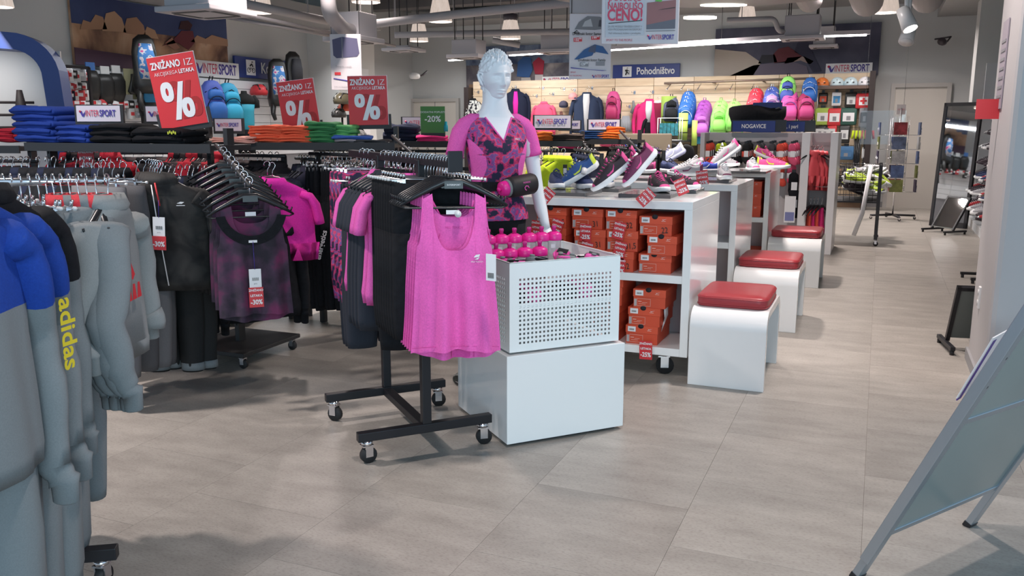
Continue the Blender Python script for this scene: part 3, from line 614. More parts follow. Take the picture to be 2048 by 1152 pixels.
t2 = thing('swing_tag', 'white swing tag with barcode hanging at the edge of the frontmost tank top', 'price tag', P(982, 535, d=3.12), rzA - R(60))
MB().box((0, 0, 0), (.045, .002, .10)).build('paper', paperwhite, t2); m = MB(); [m.box((-.012 + i * .004, -.002, -.03), (.002, .001, .02)) for i in range(7)]; m.build('barcode', barcode, t2)
# black trousers behind the tanks, on clip hangers
pb = pants_mesh('black_capri', blk, .18, .64, .026, .095, .085)
for i in range(9):
    s = .22 - i * .036
    hang(pb, 'running_tights', 'short black running tights clipped behind the magenta tank tops, ' + ORD[i] + ' from the front', 'trousers', onA(s), rzA - R(22) + rnd.uniform(-.03, .03), 'black tights on the nearest rail', 'clip')
pt2 = pants_mesh('reflective_tights', blk, .17, .75, .03, .09, .07)
oo = hang(pt2, 'running_tights', 'black tights with a white reflective patch on the nearest rail', 'trousers', onA(-.07), rzA - R(22), 'patched black tights', 'clip')
part(MB().box((-.145, -.045, -.46), (.03, .004, .16)), 'reflective_patch', pm('reflective', (.35, .5, .55), .3, noi=(40, .5, (.8, .85, .9))), oo)
tm = top_mesh('pink_tee', [mag], W=.18, H=.20, sleeve='short', L=.66, T=.022); tn = top_mesh('navy_tee', [navyh], W=.18, H=.21, sleeve='short', L=.80, T=.03, seed=5)
lt = pants_mesh('navy_long', navyh, .16, .82, .035, .09, .08, seed=9)
seq = [(-.12, tm, 'p'), (-.18, tm, 'p'), (-.25, tn, 'n'), (-.31, tn, 'n'), (-.37, tn, 'n'), (-.43, tn, 'n'), (-.50, tm, 'p')]
for i, (s, me, k) in enumerate(seq):
    pk = me is tm
    hang(me, 't_shirt', 'magenta short sleeved shirt on the nearest rail, ' + ORD[i] + ' behind the black tights' if pk else 'dark navy heather shirt on the nearest rail, ' + ORD[i] + ' behind the black tights', 'shirt', onA(s), rzA - R(20) + rnd.uniform(-.06, .06), 'magenta shirts on the nearest rail' if pk else 'navy shirts on the nearest rail', 'wide')
cl = pants_mesh('splash_leggings', camo, .17, .66, .04, .095, .08, seed=4)
for i, s in enumerate((-.72, -.80, -.88)):
    hang(cl, 'leggings', 'pink and navy splash print leggings at the far rail end, ' + ORD[i] + ' from the front', 'leggings', onA(s, 1.303), rzA + R(-10 - 3 * i), 'splash print leggings', 'clip')
for i in range(3): hang(lt, 'long_tights', 'long dark navy tights hanging low on the nearest rail, ' + ORD[i] + ' of three', 'trousers', onA(-.66 - i * .05, 1.25), rzA - R(5), 'long navy tights on the nearest rail', 'clip')
# ---- rack B: grey sweatshirts at the left edge, chrome round rail ----
ra = P(213, 362, Z=1.25); rb = P(-160, 366, Z=1.25); dv = (rb - ra).normalized(); rzB = math.atan2(-dv.y, -dv.x)
t = thing('chrome_clothes_rail', 'round chrome clothes rail with black foot at the left edge', 'clothes rail', (ra.x, ra.y, 0), rzB)
Lr = (rb - ra).length
MB().tube([(0, 0, 1.25), (-Lr, 0, 1.25)], .0135, 16).build('rail_tube', chrome, t); MB().tube([(-.004, 0, 1.25), (.004, 0, 1.25)], .016, 16).build('end_cap', chrome, t)
bar('upright', -.55, -.51, -.02, .02, .12, 1.245, t); bar('foot_bar', -.55, -.51, -.34, .34, .09, .13, t); bar('foot_bar', -.9, .02, -.34, -.30, .09, .13, t)
caster(t, -.03, -.32, .09, ang=1.2); caster(t, -.53, .30, .09)
hood = top_mesh('grey_hoodie', [greyh, greyh], W=.19, H=.21, L=.60, T=.034, hood=False, seed=2, SL=.55, SW=.044); hoodr = top_mesh('grey_hoodie_red', [greyh, red_f], W=.19, H=.21, L=.60, T=.034, hood=True, seed=6, SL=.55, SW=.044)
hood2 = top_mesh('grey_sweater', [greyh2, greyh2], W=.18, H=.20, L=.60, T=.036, seed=8, SL=.42, SW=.046)
def onB(px, dz=0.): q = P(px, 364, Z=1.25); return (q.x, q.y, 1.263 + dz)
for px, me, a, lb in ((214, hood2, 82, 'outermost grey sweatshirt turned towards the aisle with a red chest print'), (191, hoodr, 112, 'grey sweatshirt with a red hood lining next to the outermost one'), (172, hood, 116, 'plain grey hooded sweatshirt in the middle of the chrome rail'), (155, hoodr, 119, 'grey sweatshirt with red collar, left of the plain grey one'), (138, hood, 120, 'grey hooded sweatshirt beside the clipped sweatpants'), (122, hoodr, 121, 'innermost grey sweatshirt with red lining next to sweatpants')):
    o = hang(me, 'sweatshirt', lb, 'sweatshirt', onB(px), rzB + R(a), 'grey sweatshirts on the chrome rail', 'wide', 'carrying a grey sweatshirt on the chrome rail')
    if a == 82:
        m = MB()
        for x, z in ((.02, 0), (.06, .0), (.10, 0)): m.prism([(x - .02, z - .03), (x + .012, z - .03), (x + .002, z + .02), (x - .01, z + .02)], 0, .002)
        m.prism([(-.02, .045), (.0, .08), (.02, .05), (.01, .035)], 0, .002); m.prism([(.02, .045), (.045, .09), (.07, .05), (.05, .035)], 0, .002); m.build('chest_print', redpaper, o, (-.08, -.068, -.36))
sp = pants_mesh('grey_sweatpants', greyh, .17, .95, .045, .10, .06, seed=5)
for i, px in enumerate((6, 22, 40, 58, 76, 92, 106)):
    hang(sp, 'sweatpants', 'grey sweatpants clipped to the chrome rail left of the sweatshirts, ' + ORD[i] + ' from the left', 'trousers', onB(px), rzB + R(118) + rnd.uniform(-.1, .1), 'grey sweatpants on the chrome rail', 'clip', 'holding grey sweatpants')
# garments nearest the lens, from a lower arm of the same stand
armp = P(-420, 420, d=1.95)
t = thing('rail_arm', 'lower chrome arm at the left picture edge with printed sweatshirts', 'clothes rail', (armp.x, armp.y, 1.24), YAW + R(90))
MB().tube([(-.5, 0, 0), (.5, 0, 0)], .0125, 12).build('arm_tube', chrome, t); bar('upright', -.5, -.46, -.02, .02, -1.24, 0, t); bar('foot_bar', -.52, -.1, -.02, .02, -1.24, -1.2, t)
big = dict(W=.20, H=.22, L=.74, T=.042, SL=.72, SW=.054)
swb = top_mesh('yoke_blue', [greyh, blue_f], seed=11, **big); swk = top_mesh('yoke_black', [greyh, blk], seed=12, **big)
def sleevecap(o, mat, s=1, z1=-.36, name='shoulder_panel'):
    m = MB(); W = .21
    pts = [(s * W * .55, 0, -.105), (s * W * .85, 0, -.15), (s * W * 1.06, 0, -.2), (s * W * 1.2, 0, -.3), (s * W * 1.27, .01, z1)]; m.tube(pts, [.05, .0685, .0640, .0615, .0610], 14, flat=.80); return m.build(name, mat, o)
for px, dd, me, cm, lb in ((-28, 2.2, swk, blk, 'grey sweatshirt with black shoulders near the left edge'), (-72, 2.0, swb, blue_f, 'grey sweatshirt with blue shoulders and yellow lettering on the sleeve'), (-125, 1.85, swb, blue_f, 'blue shouldered grey sweatshirt cut by the left edge')):
    q = P(px, 400, d=dd); o = hang(me, 'sweatshirt', lb, 'sweatshirt', (q.x, q.y, 1.33), YAW + R(80), 'printed sweatshirts at the left edge', 'wide', 'of a printed sweatshirt at the left edge')
    if px == -72: yl = pm('yellow_print', (.62, .50, .02), .6); tt = text('adidas', .078, yl, o, (.20, -.082, -.44), (0, 0, 0), .02, 'sleeve_lettering'); tt.rotation_euler = Matrix(((0, 1, 0), (0, 0, -1), (-1, 0, 0))).to_euler()
sp2 = pants_mesh('long_grey_sweatpants', greyh, .18, .98, .06, .11, .075, seed=15)
for px, dd in ((-30, 2.15), (15, 2.3), (60, 2.4)):
    q = P(px, 420, d=dd); hang(sp2, 'sweatpants', 'long grey sweatpants reaching almost to the floor at the left edge, ' + {-30: 'first', 15: 'second', 60: 'third'}[px], 'trousers', (q.x, q.y, 1.2), YAW + R(112), 'long sweatpants at the left edge', 'clip', 'of long sweatpants at the left edge')
# ---------------- white dump bin ----------------
bx = Vector((-1.45, 3.36, 0)); fx = Vector((.41, .45, 0)).normalized(); fy = Vector((-.70, .71, 0)).normalized(); rzD = math.atan2(fx.y, fx.x); BW = .61
cc = bx + fx * BW / 2 + Vector((-fx.y, fx.x, 0)) * BW / 2
t = thing('dump_bin', 'white promotion bin with a perforated metal tub on a glossy cube', 'display bin', cc, rzD)
MB().bb(-BW / 2, BW / 2, -BW / 2, BW / 2, .015, .425).build('base_cube', white, t, bevel=.003)
MB().bb(-BW / 2 + .03, BW / 2 - .03, -BW / 2 + .03, BW / 2 - .03, 0, .015).build('plinth', blackplastic, t)
TW = .565
def perfo(w, h, nx, nz, hs, x0, z0, px_, pz, th=.0025):
    """sheet in xz with real square holes"""
    m = MB(); xs = [0.]; zs = [0.]
    for i in range(nx): xs += [x0 + i * px_ - hs / 2, x0 + i * px_ + hs / 2]
    for i in range(nz): zs += [z0 + i * pz - hs / 2, z0 + i * pz + hs / 2]
    xs.append(w); zs.append(h); hole = lambda i, j: i % 2 == 1 and j % 2 == 1 and i < len(xs) - 2 + 1 and j < len(zs) - 1
    vs = []; idx = {}
    for y in (0, th):
        for i, x in enumerate(xs):
            for j, z in enumerate(zs): idx[(i, j, y)] = len(vs); vs.append((x - w / 2, y, z))
    fs = []
    for i in range(len(xs) - 1):
        for j in range(len(zs) - 1):
            if hole(i, j):
                for (a, b_, c_, d_) in (((i, j), (i + 1, j), 0, 0), ((i + 1, j), (i + 1, j + 1), 0, 0), ((i + 1, j + 1), (i, j + 1), 0, 0), ((i, j + 1), (i, j), 0, 0)):
                    fs.append((idx[(*a, 0)], idx[(*b_, 0)], idx[(*b_, th)], idx[(*a, th)]))
            else:
                fs.append((idx[(i, j, 0)], idx[(i + 1, j, 0)], idx[(i + 1, j + 1, 0)], idx[(i, j + 1, 0)])); fs.append((idx[(i, j, th)], idx[(i, j + 1, th)], idx[(i + 1, j + 1, th)], idx[(i + 1, j, th)]))
    m.add(vs, fs); return m
TZ = .435; TH = .405
for k, (ox, oy, a) in enumerate(((0, -TW / 2, 0), (TW / 2, 0, R(90)), (0, TW / 2, R(180)), (-TW / 2, 0, R(-90)))):
    pnl = perfo(TW, TH, 24, 15, .0102, .052, .04, .0200, .0205)
    pnl.build('perforated_panel', whitemetal, t, (ox, oy, TZ), a)
MB().bb(-TW / 2 + .003, TW / 2 - .003, -TW / 2 + .003, TW / 2 - .003, TZ + .20, TZ + .208).build('tub_floor', whitemetal, t)
m = MB()
for s in (-1, 1): m.bb(-TW / 2, TW / 2, s * TW / 2 - .006 if s > 0 else -TW / 2 , s * TW / 2 if s > 0 else -TW / 2 + .006, TZ + TH - .004, TZ + TH + .001); m.bb(s * TW / 2 - (.006 if s > 0 else 0), s * TW / 2 + (.006 if s < 0 else 0), -TW / 2, TW / 2, TZ + TH - .004, TZ + TH + .001)
m.build('rim', whitemetal, t)
# bottles
def onD(x, y, z): return cc + fx * x + Vector((-fx.y, fx.x, 0)) * y + Vector((0, 0, z))
btl = pm('frosted_bottle', (.86, .84, .86), .35, trans=.75); capm = pm('pink_cap', (.80, .02, .30), .35)
capd = pm('pink_valve', (.5, .02, .22), .35)
def bottle(label, p, rz):
    b = thing('sports_bottle', label, 'bottle', p, rz, 'clear bottles with pink caps')
    MB().lathe([(.034, 0), (.037, .006), (.037, .075), (.032, .09), (.032, .10), (.037, .113), (.037, .155), (.034, .165)], 20).build('bottle_body', btl, b)
    MB().lathe([(.0385, .162), (.0395, .165), (.039, .190), (.034, .196), (.018, .205)], 20).build('screw_cap', capm, b)
    MB().lathe([(.011, .200), (.0095, .218), (.012, .221), (.011, .232), (.006, .234)], 12).build('valve', capd, b)
    text('PRO TOUCH', .018, inkblack, b, (.012, -.0385, .065), (R(90), R(-90), R(18)), .02)
    m = MB(); m.box((-.012, -.037, .135), (.022, .002, .02)); m.build('price_sticker', paperwhite, b); return b
spots = [(966 + 0, 480, 0), (1002, 480, 1), (1030, 480, 1), (1059, 478, 1), (1087, 476, 1), (1111, 476, 1)]
FL = TZ + .268
for i, px in enumerate((975, 1004, 1030, 1057, 1085, 1109)):
    q = P(px, 540, Z=FL); y0 = 0.20 - .0 * i
    # find the point on the back row (local y = .17) that shows at this pixel column
    best = min(((abs((lambda w: (w - Vector((0, 0, HC))).dot(RV) / max(.1, (w - Vector((0, 0, HC))).dot(FV)) - (px - 1024) / F / math.cos(PITCH) * .985)(onD(x / 100, .17, FL))), x / 100) for x in range(-24, 25)))
    bottle(('pink capped clear bottle in the rear row, ' + ['first at the left', 'second from the left', 'third from the left', 'third from the right', 'second from the right', 'last at the right'][i]), onD(best[1], .17, FL), rzD + R(-15))
for i, px in enumerate((992, 1020, 1050, 1078)):
    best = min(((abs((lambda w: (w - Vector((0, 0, HC))).dot(RV) / max(.1, (w - Vector((0, 0, HC))).dot(FV)) - (px - 1024) / F / math.cos(PITCH) * .985)(onD(x / 100, .03, FL))), x / 100) for x in range(-24, 25)))
    bottle(('pink capped clear bottle in the front row, ' + ['leftmost', 'second from the left', 'third from the left', 'rightmost'][i]), onD(best[1], .03, FL - .05), rzD + R(-10))
MB().bb(-TW / 2 + .004, TW / 2 - .004, .11, TW / 2 - .004, TZ + .208, TZ + .268).build('rear_ledge', whitemetal, t)
# small packs heaped in the tub
packs = [('headband_pack', 'pink headband wrapped on a black card', mag), ('glove_pack', 'black running gloves in a folded packet', blk), ('reflector_band', 'magenta snap band coiled on top of the packets', hot)]
for k, (x, y, mt, lb) in enumerate(((-.24, -.20, mag, 'pink headband pack in the left front corner of the tub'), (-.17, -.12, blk, 'black packet lying behind the left pink headband'), (-.10, -.20, greyh, 'grey and white packet near the left front edge of the tub'), (-.04, -.10, mag, 'pink headband pack lying left of the tub centre'), (.03, -.19, blk, 'black packet at the tub centre front'), (.09, -.06, magd, 'dark magenta bundle standing on the packets'), (.12, -.20, hot, 'bright pink band right of the tub centre'), (.19, -.12, blk, 'black card packet in the right half of the tub'), (.23, -.21, mag, 'pink headband pack in the right front corner of the tub'), (.22, .0, blk, 'dark packet at the right rear of the heap'), (-.22, -.03, magd, 'magenta packet below the front bottles at the left'), (.05, -.24, greyh2, 'pale grey packet against the front panel of the tub'), (.16, .02, hot, 'pink packet beside the rear bottles'))):
    p = onD(max(-.185, min(.185, x)), max(-.19, y), FL + .065 + .018 * (k % 3)); o = thing('accessory_pack', lb, 'packet', p, (rnd.uniform(-.3, .3), rnd.uniform(-.3, .3), rnd.uniform(0, 3)))
    MB().loft([ell(0, 0, z, a, b_, 12, 3, k, .12) for z, a, b_ in ((0, .05, .03), (.012, .062, .04), (.028, .06, .038), (.036, .04, .022))]).build('cloth_bundle', mt, o)
    MB().box((.015, 0, .037), (.05, .05, .002)).build('card', blackplastic if mt not in (blk,) else paperwhite, o)
    MB().tube([(.05 * math.cos(q * .55), .035 * math.sin(q * .55), .022) for q in range(12)], .008, 6).build('band', mag if k % 2 else blk, o)
    MB().tube([(-.03, .0, .038), (-.03, .0, .046)], .012, 10).build('button_tag', greyh2, o)
for k in range(12):
    p = onD(-.22 + .088 * (k % 6), -.22 + .10 * (k // 6), FL - .055); o = thing('accessory_pack', ('black', 'pink', 'grey')[k % 3] + ' packet at the bottom of the tub, seen through the perforation', 'packet', p, (0, 0, k)); o['group'] = 'packets at the bottom of the tub'
    MB().loft([ell(0, 0, z, a, b_, 12, 3, k, .12) for z, a, b_ in ((0, .035, .03), (.02, .046, .040), (.045, .044, .038), (.06, .03, .022))]).build('cloth_bundle', (blk, mag, greyh)[k % 3], o)
# ---------------- mannequin ----------------
gloss = pm('mannequin_white', (.80, .83, .87), .42)
mp = P(992, 758, Z=0); MZ = YAW + R(22)
def ringm(m, data, n=28, mi=0, p=2.2): m.loft([ell(cx, cy, z, a, b, n, p=p) for z, cx, cy, a, b in data], mi)
t = thing('mannequin', 'white female mannequin with modelled short hair on a round glass base', 'mannequin', mp, MZ)
m = MB()
ringm(m, [(.02, .09, -.02, .035, .09), (.05, .09, 0, .035, .05), (.10, .09, .01, .036, .042), (.30, .09, .0, .055, .06), (.46, .085, 0, .052, .058), (.60, .085, 0, .07, .08), (.80, .08, 0, .088, .098), (.90, .075, 0, .09, .10)], 20, p=2)
ringm(m, [(.02, -.09, -.02, .035, .09), (.05, -.09, 0, .035, .05), (.10, -.09, .01, .036, .042), (.30, -.09, .0, .055, .06), (.46, -.085, 0, .052, .058), (.60, -.085, 0, .07, .08), (.80, -.08, 0, .088, .098), (.90, -.075, 0, .09, .10)], 20, p=2)
tors = [(.82, 0, 0, .10, .08), (.88, 0, 0, .165, .11), (.94, 0, 0, .17, .115), (1.00, 0, 0, .155, .105), (1.08, 0, 0, .13, .095), (1.14, 0, -.003, .127, .092), (1.22, 0, -.012, .142, .105), (1.28, 0, -.018, .153, .118), (1.34, 0, -.012, .158, .108), (1.40, 0, 0, .17, .088), (1.44, 0, .008, .165, .072), (1.475, 0, .012, .122, .064), (1.495, 0, .012, .098, .062), (1.52, 0, .008, .078, .060), (1.56, 0, .004, .067, .058), (1.64, 0, .006, .064, .062)]
ringm(m, tors, 32)
def arm(s, pts, rr): m.tube(pts, rr, 16)
aL = [(.155, .01, 1.435), (.188, .012, 1.40), (.207, .012, 1.34), (.225, .012, 1.25), (.245, .01, 1.14), (.252, .0, 1.08), (.262, -.03, .98), (.27, -.065, .90), (.275, -.08, .865)]; rr = [.03, .046, .046, .042, .037, .036, .035, .026, .022]
m.tube(aL, rr, 16); aR = [(-x, y + .01, z) for x, y, z in aL]; m.tube(aR, rr, 16)
for s, (hx, hy, hz) in ((1, (.275, -.08, .865)), (-1, (-.275, -.07, .865))):
    m.tube([(hx, hy, hz + .01), (hx + s * .003, hy - .02, hz - .045), (hx, hy - .03, hz - .085)], [.022, .036, .033], 12, flat=.5)
    for f, (dy, ln) in enumerate(((-.030, .062), (-.010, .072), (.010, .067), (.028, .052))):
        b_ = Vector((hx, hy - .03 + dy, hz - .08)); m.tube([b_, b_ + Vector((-s * .004, -.006, -ln * .5)), b_ + Vector((-s * .018, -.004, -ln))], [.0088, .008, .006], 8)
    b_ = Vector((hx - s * .005, hy - .045, hz - .02)); m.tube([b_, b_ + Vector((-s * .006, -.028, -.028)), b_ + Vector((-s * .012, -.036, -.055))], [.011, .010, .007], 8)
# head: displaced sphere
hc = Vector((0, -.014, 1.694)); NU, NV = 150, 130; turn = R(4); vs = []; fs = []
def g(a, b_, s): return math.exp(-((a - b_) / s) ** 2)
for j in range(NV + 1):
    th = math.pi * j / NV
    for i in range(NU):
        ph_ = 2 * math.pi * i / NU; x = math.sin(th) * math.sin(ph_); y = -math.sin(th) * math.cos(ph_); z = math.cos(th)   # ph=0 faces -y
        ax, ay, az = .077, .100, .126
        front = max(0, -y)
        X, Y_, Zz = x * ax, y * ay, z * az
        if z < 0:
            k = -z; X *= 1 - .27 * k ** 1.8; Y_ = Y_ * (1 - .10 * k) if y < 0 else Y_ * (1 - .42 * k)
            Y_ -= .010 * k * (1 if y < 0 else 0); X *= 1 + .45 * g(k, .93, .14)
        else: X *= 1 + .02 * z; Y_ += .006 * z
        zz = Zz; f = front ** 1.5
        # face relief in metres (z relative to head centre; eyes just below it)
        hl_ = 0
        if y < 0:
            d = 0
            d += .022 * g(zz, -.049, .013) * g(X, 0, .0095) + .013 * g(zz, -.030, .022) * g(X, 0, .0075) + .007 * g(zz, -.006, .02) * g(X, 0, .008)   # nose
            d += .007 * g(zz, -.053, .008) * (g(X, .011, .006) + g(X, -.011, .006)) - .004 * g(zz, -.060, .003) * g(X, 0, .014)
            d -= .017 * (g(X, .031, .018) + g(X, -.031, .018)) * g(zz, -.009, .012)                                 # eye sockets
            for sx in (-1, 1):
                ex, ez = X - sx * .031, zz + .012 + .002 * ((X - sx * .031) / .015) ** 2
                if abs(ex) < .017: d += .0062 * max(0, 1 - (ex / .0165) ** 2 - (ez / .0085) ** 2) ** .5 - .0034 * g(ez, .0078 - .004 * (ex / .016) ** 2, .0014) * g(ex, 0, .016) - .0016 * g(ez, -.0062, .0013) * g(ex, 0, .015) - .0012 * g(math.hypot(ex, ez), .0045, .0010)
            d += .0085 * (g(X, .030, .020) + g(X, -.030, .020)) * g(zz, .010 + .004 * (1 - abs(X) / .05), .0065)                                  # brow
            d += .0095 * g(zz, -.0790, .0040) * g(X, 0, .018) + .0105 * g(zz, -.0905, .0046) * g(X, 0, .015) - .008 * g(zz, -.0845, .0018) * g(X, 0, .021)  # lips
            d -= .0025 * g(zz, -.071, .005) * g(X, 0, .004) + .006 * g(zz, -.1015, .006) * g(X, 0, .018); d += .009 * g(zz, -.116, .013) * g(X, 0, .018)
            d += .006 * (g(X, .046, .016) + g(X, -.046, .016)) * g(zz, -.038, .016)                                  # cheekbones
            d -= .005 * (g(X, .042, .014) + g(X, -.042, .014)) * g(zz, -.075, .02)
            Y_ -= d * min(1, front * 2.2)
        # hair relief: combed short locks with a ragged fringe
        hl = (.056 - .105 * max(0, 1 - front * 1.30) + .006 * math.sin(ph_ * 21)) if y < 0 else -.085 + .01 * math.sin(ph_ * 17)
        if zz > hl and not (abs(x) > .80 and zz < .018 and -.62 < y < .22):
            q = min(1, (zz - hl) / .008); w1 = math.sin(ph_ * 15 + 4.5 * math.sin(th * 5.5) + 2 * math.sin(ph_ * 3)); w2 = math.sin(th * 21 + 3 * math.sin(ph_ * 5))
            h = .0085 * q * (1 + .55 * w1 + .45 * w1 * w2 + .25 * math.sin(ph_ * 31 + th * 14)); nn = Vector((x, y, z)); X += nn.x * h; Y_ += nn.y * h; zz += nn.z * h * 1.1
        c_, s_ = math.cos(turn), math.sin(turn); vs.append((hc.x + X * c_ - Y_ * s_, hc.y + X * s_ + Y_ * c_, hc.z + zz))
for j in range(NV):
    for i in range(NU): k = (i + 1) % NU; fs.append((j * NU + i, j * NU + k, (j + 1) * NU + k, (j + 1) * NU + i))
m.add(vs, fs, 0, True)
for s in (-1, 1):
    c_, s_ = math.cos(turn), math.sin(turn); f_ = lambda X, Y_, Zz: (hc.x + X * c_ - Y_ * s_, hc.y + X * s_ + Y_ * c_, hc.z + Zz)
    m.tube([f_(s * .072, .010, -.052), f_(s * .080, .010, -.040), f_(s * .089, .020, -.018), f_(s * .092, .028, .006), f_(s * .087, .016, .018), f_(s * .078, .002, .010), f_(s * .074, .0, -.010)], [.006, .008, .008, .008, .007, .006, .004], 8)
    m.tube([f_(s * .068, .012, -.03), f_(s * .074, .016, -.005), f_(s * .068, .012, .015)], [.008, .013, .008], 8)
body = m.build('body', gloss, t)
for s, (wx, wy, wz) in ((1, (.267, -.052, .925)), (-1, (-.267, -.042, .925))):
    MB().tube([(wx + .029 * math.cos(q * .524), wy + .027 * math.sin(q * .524), wz + .004 * math.sin(q * .524)) for q in range(13)], .0016, 5).build('wrist_joint', inkgrey, t)
glass = pm('base_glass', (.75, .9, .85), .03, trans=.95)
MB().lathe([(.245, 0), (.25, .003), (.25, .009), (.245, .012)], 48).build('glass_base', glass, t)
MB().cyl((-.09, .03, .01), (-.09, .02, .25), .009).build('support_rod', chrome, t)
# clothes on the mannequin
sh = thing('running_shirt', 'short sleeved v-neck running shirt with pink and navy splash print on the mannequin', 't-shirt', mp, MZ)
def shirt(data, n=64):
    vs = []; fs = []; R_ = []
    for z, cx, cy, a, b_ in data: R_.append(ell(cx, cy, z, a, b_, n, p=2.2))
    for i, rg in enumerate(R_): vs += rg
    # v-neck: drop the front of the uppermost rings
    nr = len(R_); out = []
    for i in range(nr):
        for j in range(n):
            x, y, z = vs[i * n + j]
            out.append((x, y, z))
    for i in range(nr - 1):
        for j in range(n): k = (j + 1) % n; fs.append((i * n + j, i * n + k, (i + 1) * n + k, (i + 1) * n + j))
    return MB().add(out, fs, 0, True)
sd = [(.925, 0, 0, .188, .128), (.955, 0, 0, .186, .127), (1.0, 0, 0, .172, .119), (1.04, 0, 0, .158, .112), (1.08, 0, 0, .147, .108), (1.14, 0, -.004, .143, .105), (1.22, 0, -.012, .154, .115), (1.28, 0, -.018, .164, .128), (1.34, 0, -.012, .170, .118), (1.38, 0, -.004, .176, .104), (1.41, 0, .002, .178, .092), (1.44, 0, .008, .172, .080), (1.460, 0, .010, .150, .074), (1.474, 0, .011, .125, .070)]
b0 = shirt(sd); so = b0.build('body_panel', camo, sh, fix=False)
# neck binding following the v
vp = []
for k in range(0, 33):
    a = 2 * math.pi * k / 32; x = .078 * math.sin(a); y = .012 - .072 * math.cos(a)
    z = 1.478 - (.118 * max(0, 1 - abs(x) / .080) if math.cos(a) > .1 else 0.0); yy = y if math.cos(a) <= .1 else (.010 - .078 - .035 * max(0, 1 - abs(x) / .08) * 1.0 if math.cos(a) > .5 else y - .01)
    vp.append((x, yy, z))
chest = MB()
# bare skin of the V as an inset: a white wedge slightly proud, edged by the binding
V = [(-.073, 1.476), (-.05, 1.438), (-.025, 1.392), (0, 1.352), (.025, 1.392), (.05, 1.438), (.073, 1.476)]
def yfront(x, z):   # front of the shirt at x,z
    import bisect
    for i in range(len(sd) - 1):
        if sd[i][0] <= z <= sd[i + 1][0]:
            q = (z - sd[i][0]) / (sd[i + 1][0] - sd[i][0]); a = sd[i][3] + (sd[i + 1][3] - sd[i][3]) * q; b_ = sd[i][4] + (sd[i + 1][4] - sd[i][4]) * q; cy = sd[i][2] + (sd[i + 1][2] - sd[i][2]) * q
            return cy - b_ * (max(0, 1 - abs(x / a) ** 2.2)) ** (1 / 2.2)
    return -.06
vs = []; fs = []
for j in range(13):
    z = 1.352 + (1.476 - 1.352) * j / 12; hw = .073 * ((z - 1.352) / (1.476 - 1.352)) ** .85 + .0005
    for i in range(9): x = -hw + 2 * hw * i / 8; vs.append((x, yfront(x, min(z, 1.4735)) - .002 + .0 * (1 - abs(x) / (hw + .001)), z))
for j in range(12):
    for i in range(8): a = j * 9 + i; fs.append((a, a + 1, a + 10, a + 9))
MB().add(vs, fs, 0, True).build('bare_chest', gloss, sh)
bp = [(x * 1.04, yfront(x, min(z, 1.4735)) - .003, z) for x, z in V]
bb_ = [(-.073, -.02, 1.484), (-.078, .012, 1.49), (-.06, .05, 1.495), (0, .072, 1.497), (.06, .05, 1.495), (.078, .012, 1.49), (.073, -.02, 1.484)]
MB().tube(bp, .007, 8, flat=.6).build('neck_binding', mag, sh); MB().tube(bb_, .006, 8).build('neck_binding', mag, sh)
for s in (-1, 1):
    MB().tube([(s * .085, .004, 1.468), (s * .125, .008, 1.462), (s * .168, .011, 1.432), (s * .196, .012, 1.395), (s * .214, .012, 1.345), (s * .226, .012, 1.295), (s * .231, .012, 1.268)], [.030, .040, .050, .0515, .050, .050, .051], 20, flat=.95).build('sleeve', mag, sh)
    MB().tube([(s * .229 + .053 * math.cos(q * .393) * .97, .012 + .051 * math.sin(q * .393), 1.275 + s * .016 * math.cos(q * .393)) for q in range(17)], .002, 5).build('sleeve_hem', magd, sh)
    # pink side panel, a curved patch
    vs = []; fs = []
    for j in range(9):
        z = 1.10 + .26 * j / 8; a0_ = .10 + .0 * j
        for i in range(7):
            wd = .85 * math.sin(math.pi * min(1, max(.02, (j + .3) / 8.6))) ** .6; an = -.15 - wd * (i / 6); d_ = None
            for q in range(len(sd) - 1):
                if sd[q][0] <= z <= sd[q + 1][0]:
                    w = (z - sd[q][0]) / (sd[q + 1][0] - sd[q][0]); A = sd[q][3] + (sd[q + 1][3] - sd[q][3]) * w; B = sd[q][4] + (sd[q + 1][4] - sd[q][4]) * w; cy = sd[q][2] + (sd[q + 1][2] - sd[q][2]) * w
            c_, s_ = math.cos(an), math.sin(an); vs.append((s * (A + .0025) * math.copysign(abs(c_) ** (2 / 2.2), c_), cy + (B + .0025) * math.copysign(abs(s_) ** (2 / 2.2), s_), z))
    for j in range(8):
        for i in range(6): a = j * 7 + i; fs.append((a, a + 1, a + 8, a + 7))
    MB().add(vs, fs, 0, True).build('side_panel', mag, sh)
text('PRO', .014, paperwhite, sh, (.085, yfront(.085, 1.36) - .006, 1.36), name='chest_logo', bold=.02)
tr = thing('black_tights', 'plain black running tights on the mannequin', 'trousers', mp, MZ)
m = MB(); ringm(m, [(.84, 0, 0, .12, .10), (.88, 0, 0, .172, .117), (.94, 0, 0, .177, .122), (.985, 0, 0, .165, .113)], 32); 
for s in (-1, 1): ringm(m, [(.12, s * .09, .01, .042, .048), (.30, s * .09, .0, .061, .066), (.46, s * .085, 0, .058, .064), (.60, s * .085, 0, .076, .086), (.80, s * .08, 0, .094, .104), (.90, s * .075, 0, .096, .106)], 20, p=2)
m.build('tights', blk, tr)
be = thing('bottle_belt', 'black running belt with a pink capped flask worn on the mannequin hip', 'belt', mp, MZ)
MB().loft([ell(0, -.002, z, .152, .116, 40, p=2.2) for z in (1.085, 1.135)], caps=False).build('waist_strap', blk, be)
hol = MB(); q0 = Vector((.01, -.165, 1.105)); q1 = Vector((.175, -.130, 1.125)); hol.tube([q0, q0.lerp(q1, .1), q0.lerp(q1, .9), q1, q1 + Vector((.008, 0, 0))], [.052, .056, .057, .050, .02], 24); hol.build('flask_holster', pm('neoprene', (.012, .010, .012), .6), be)
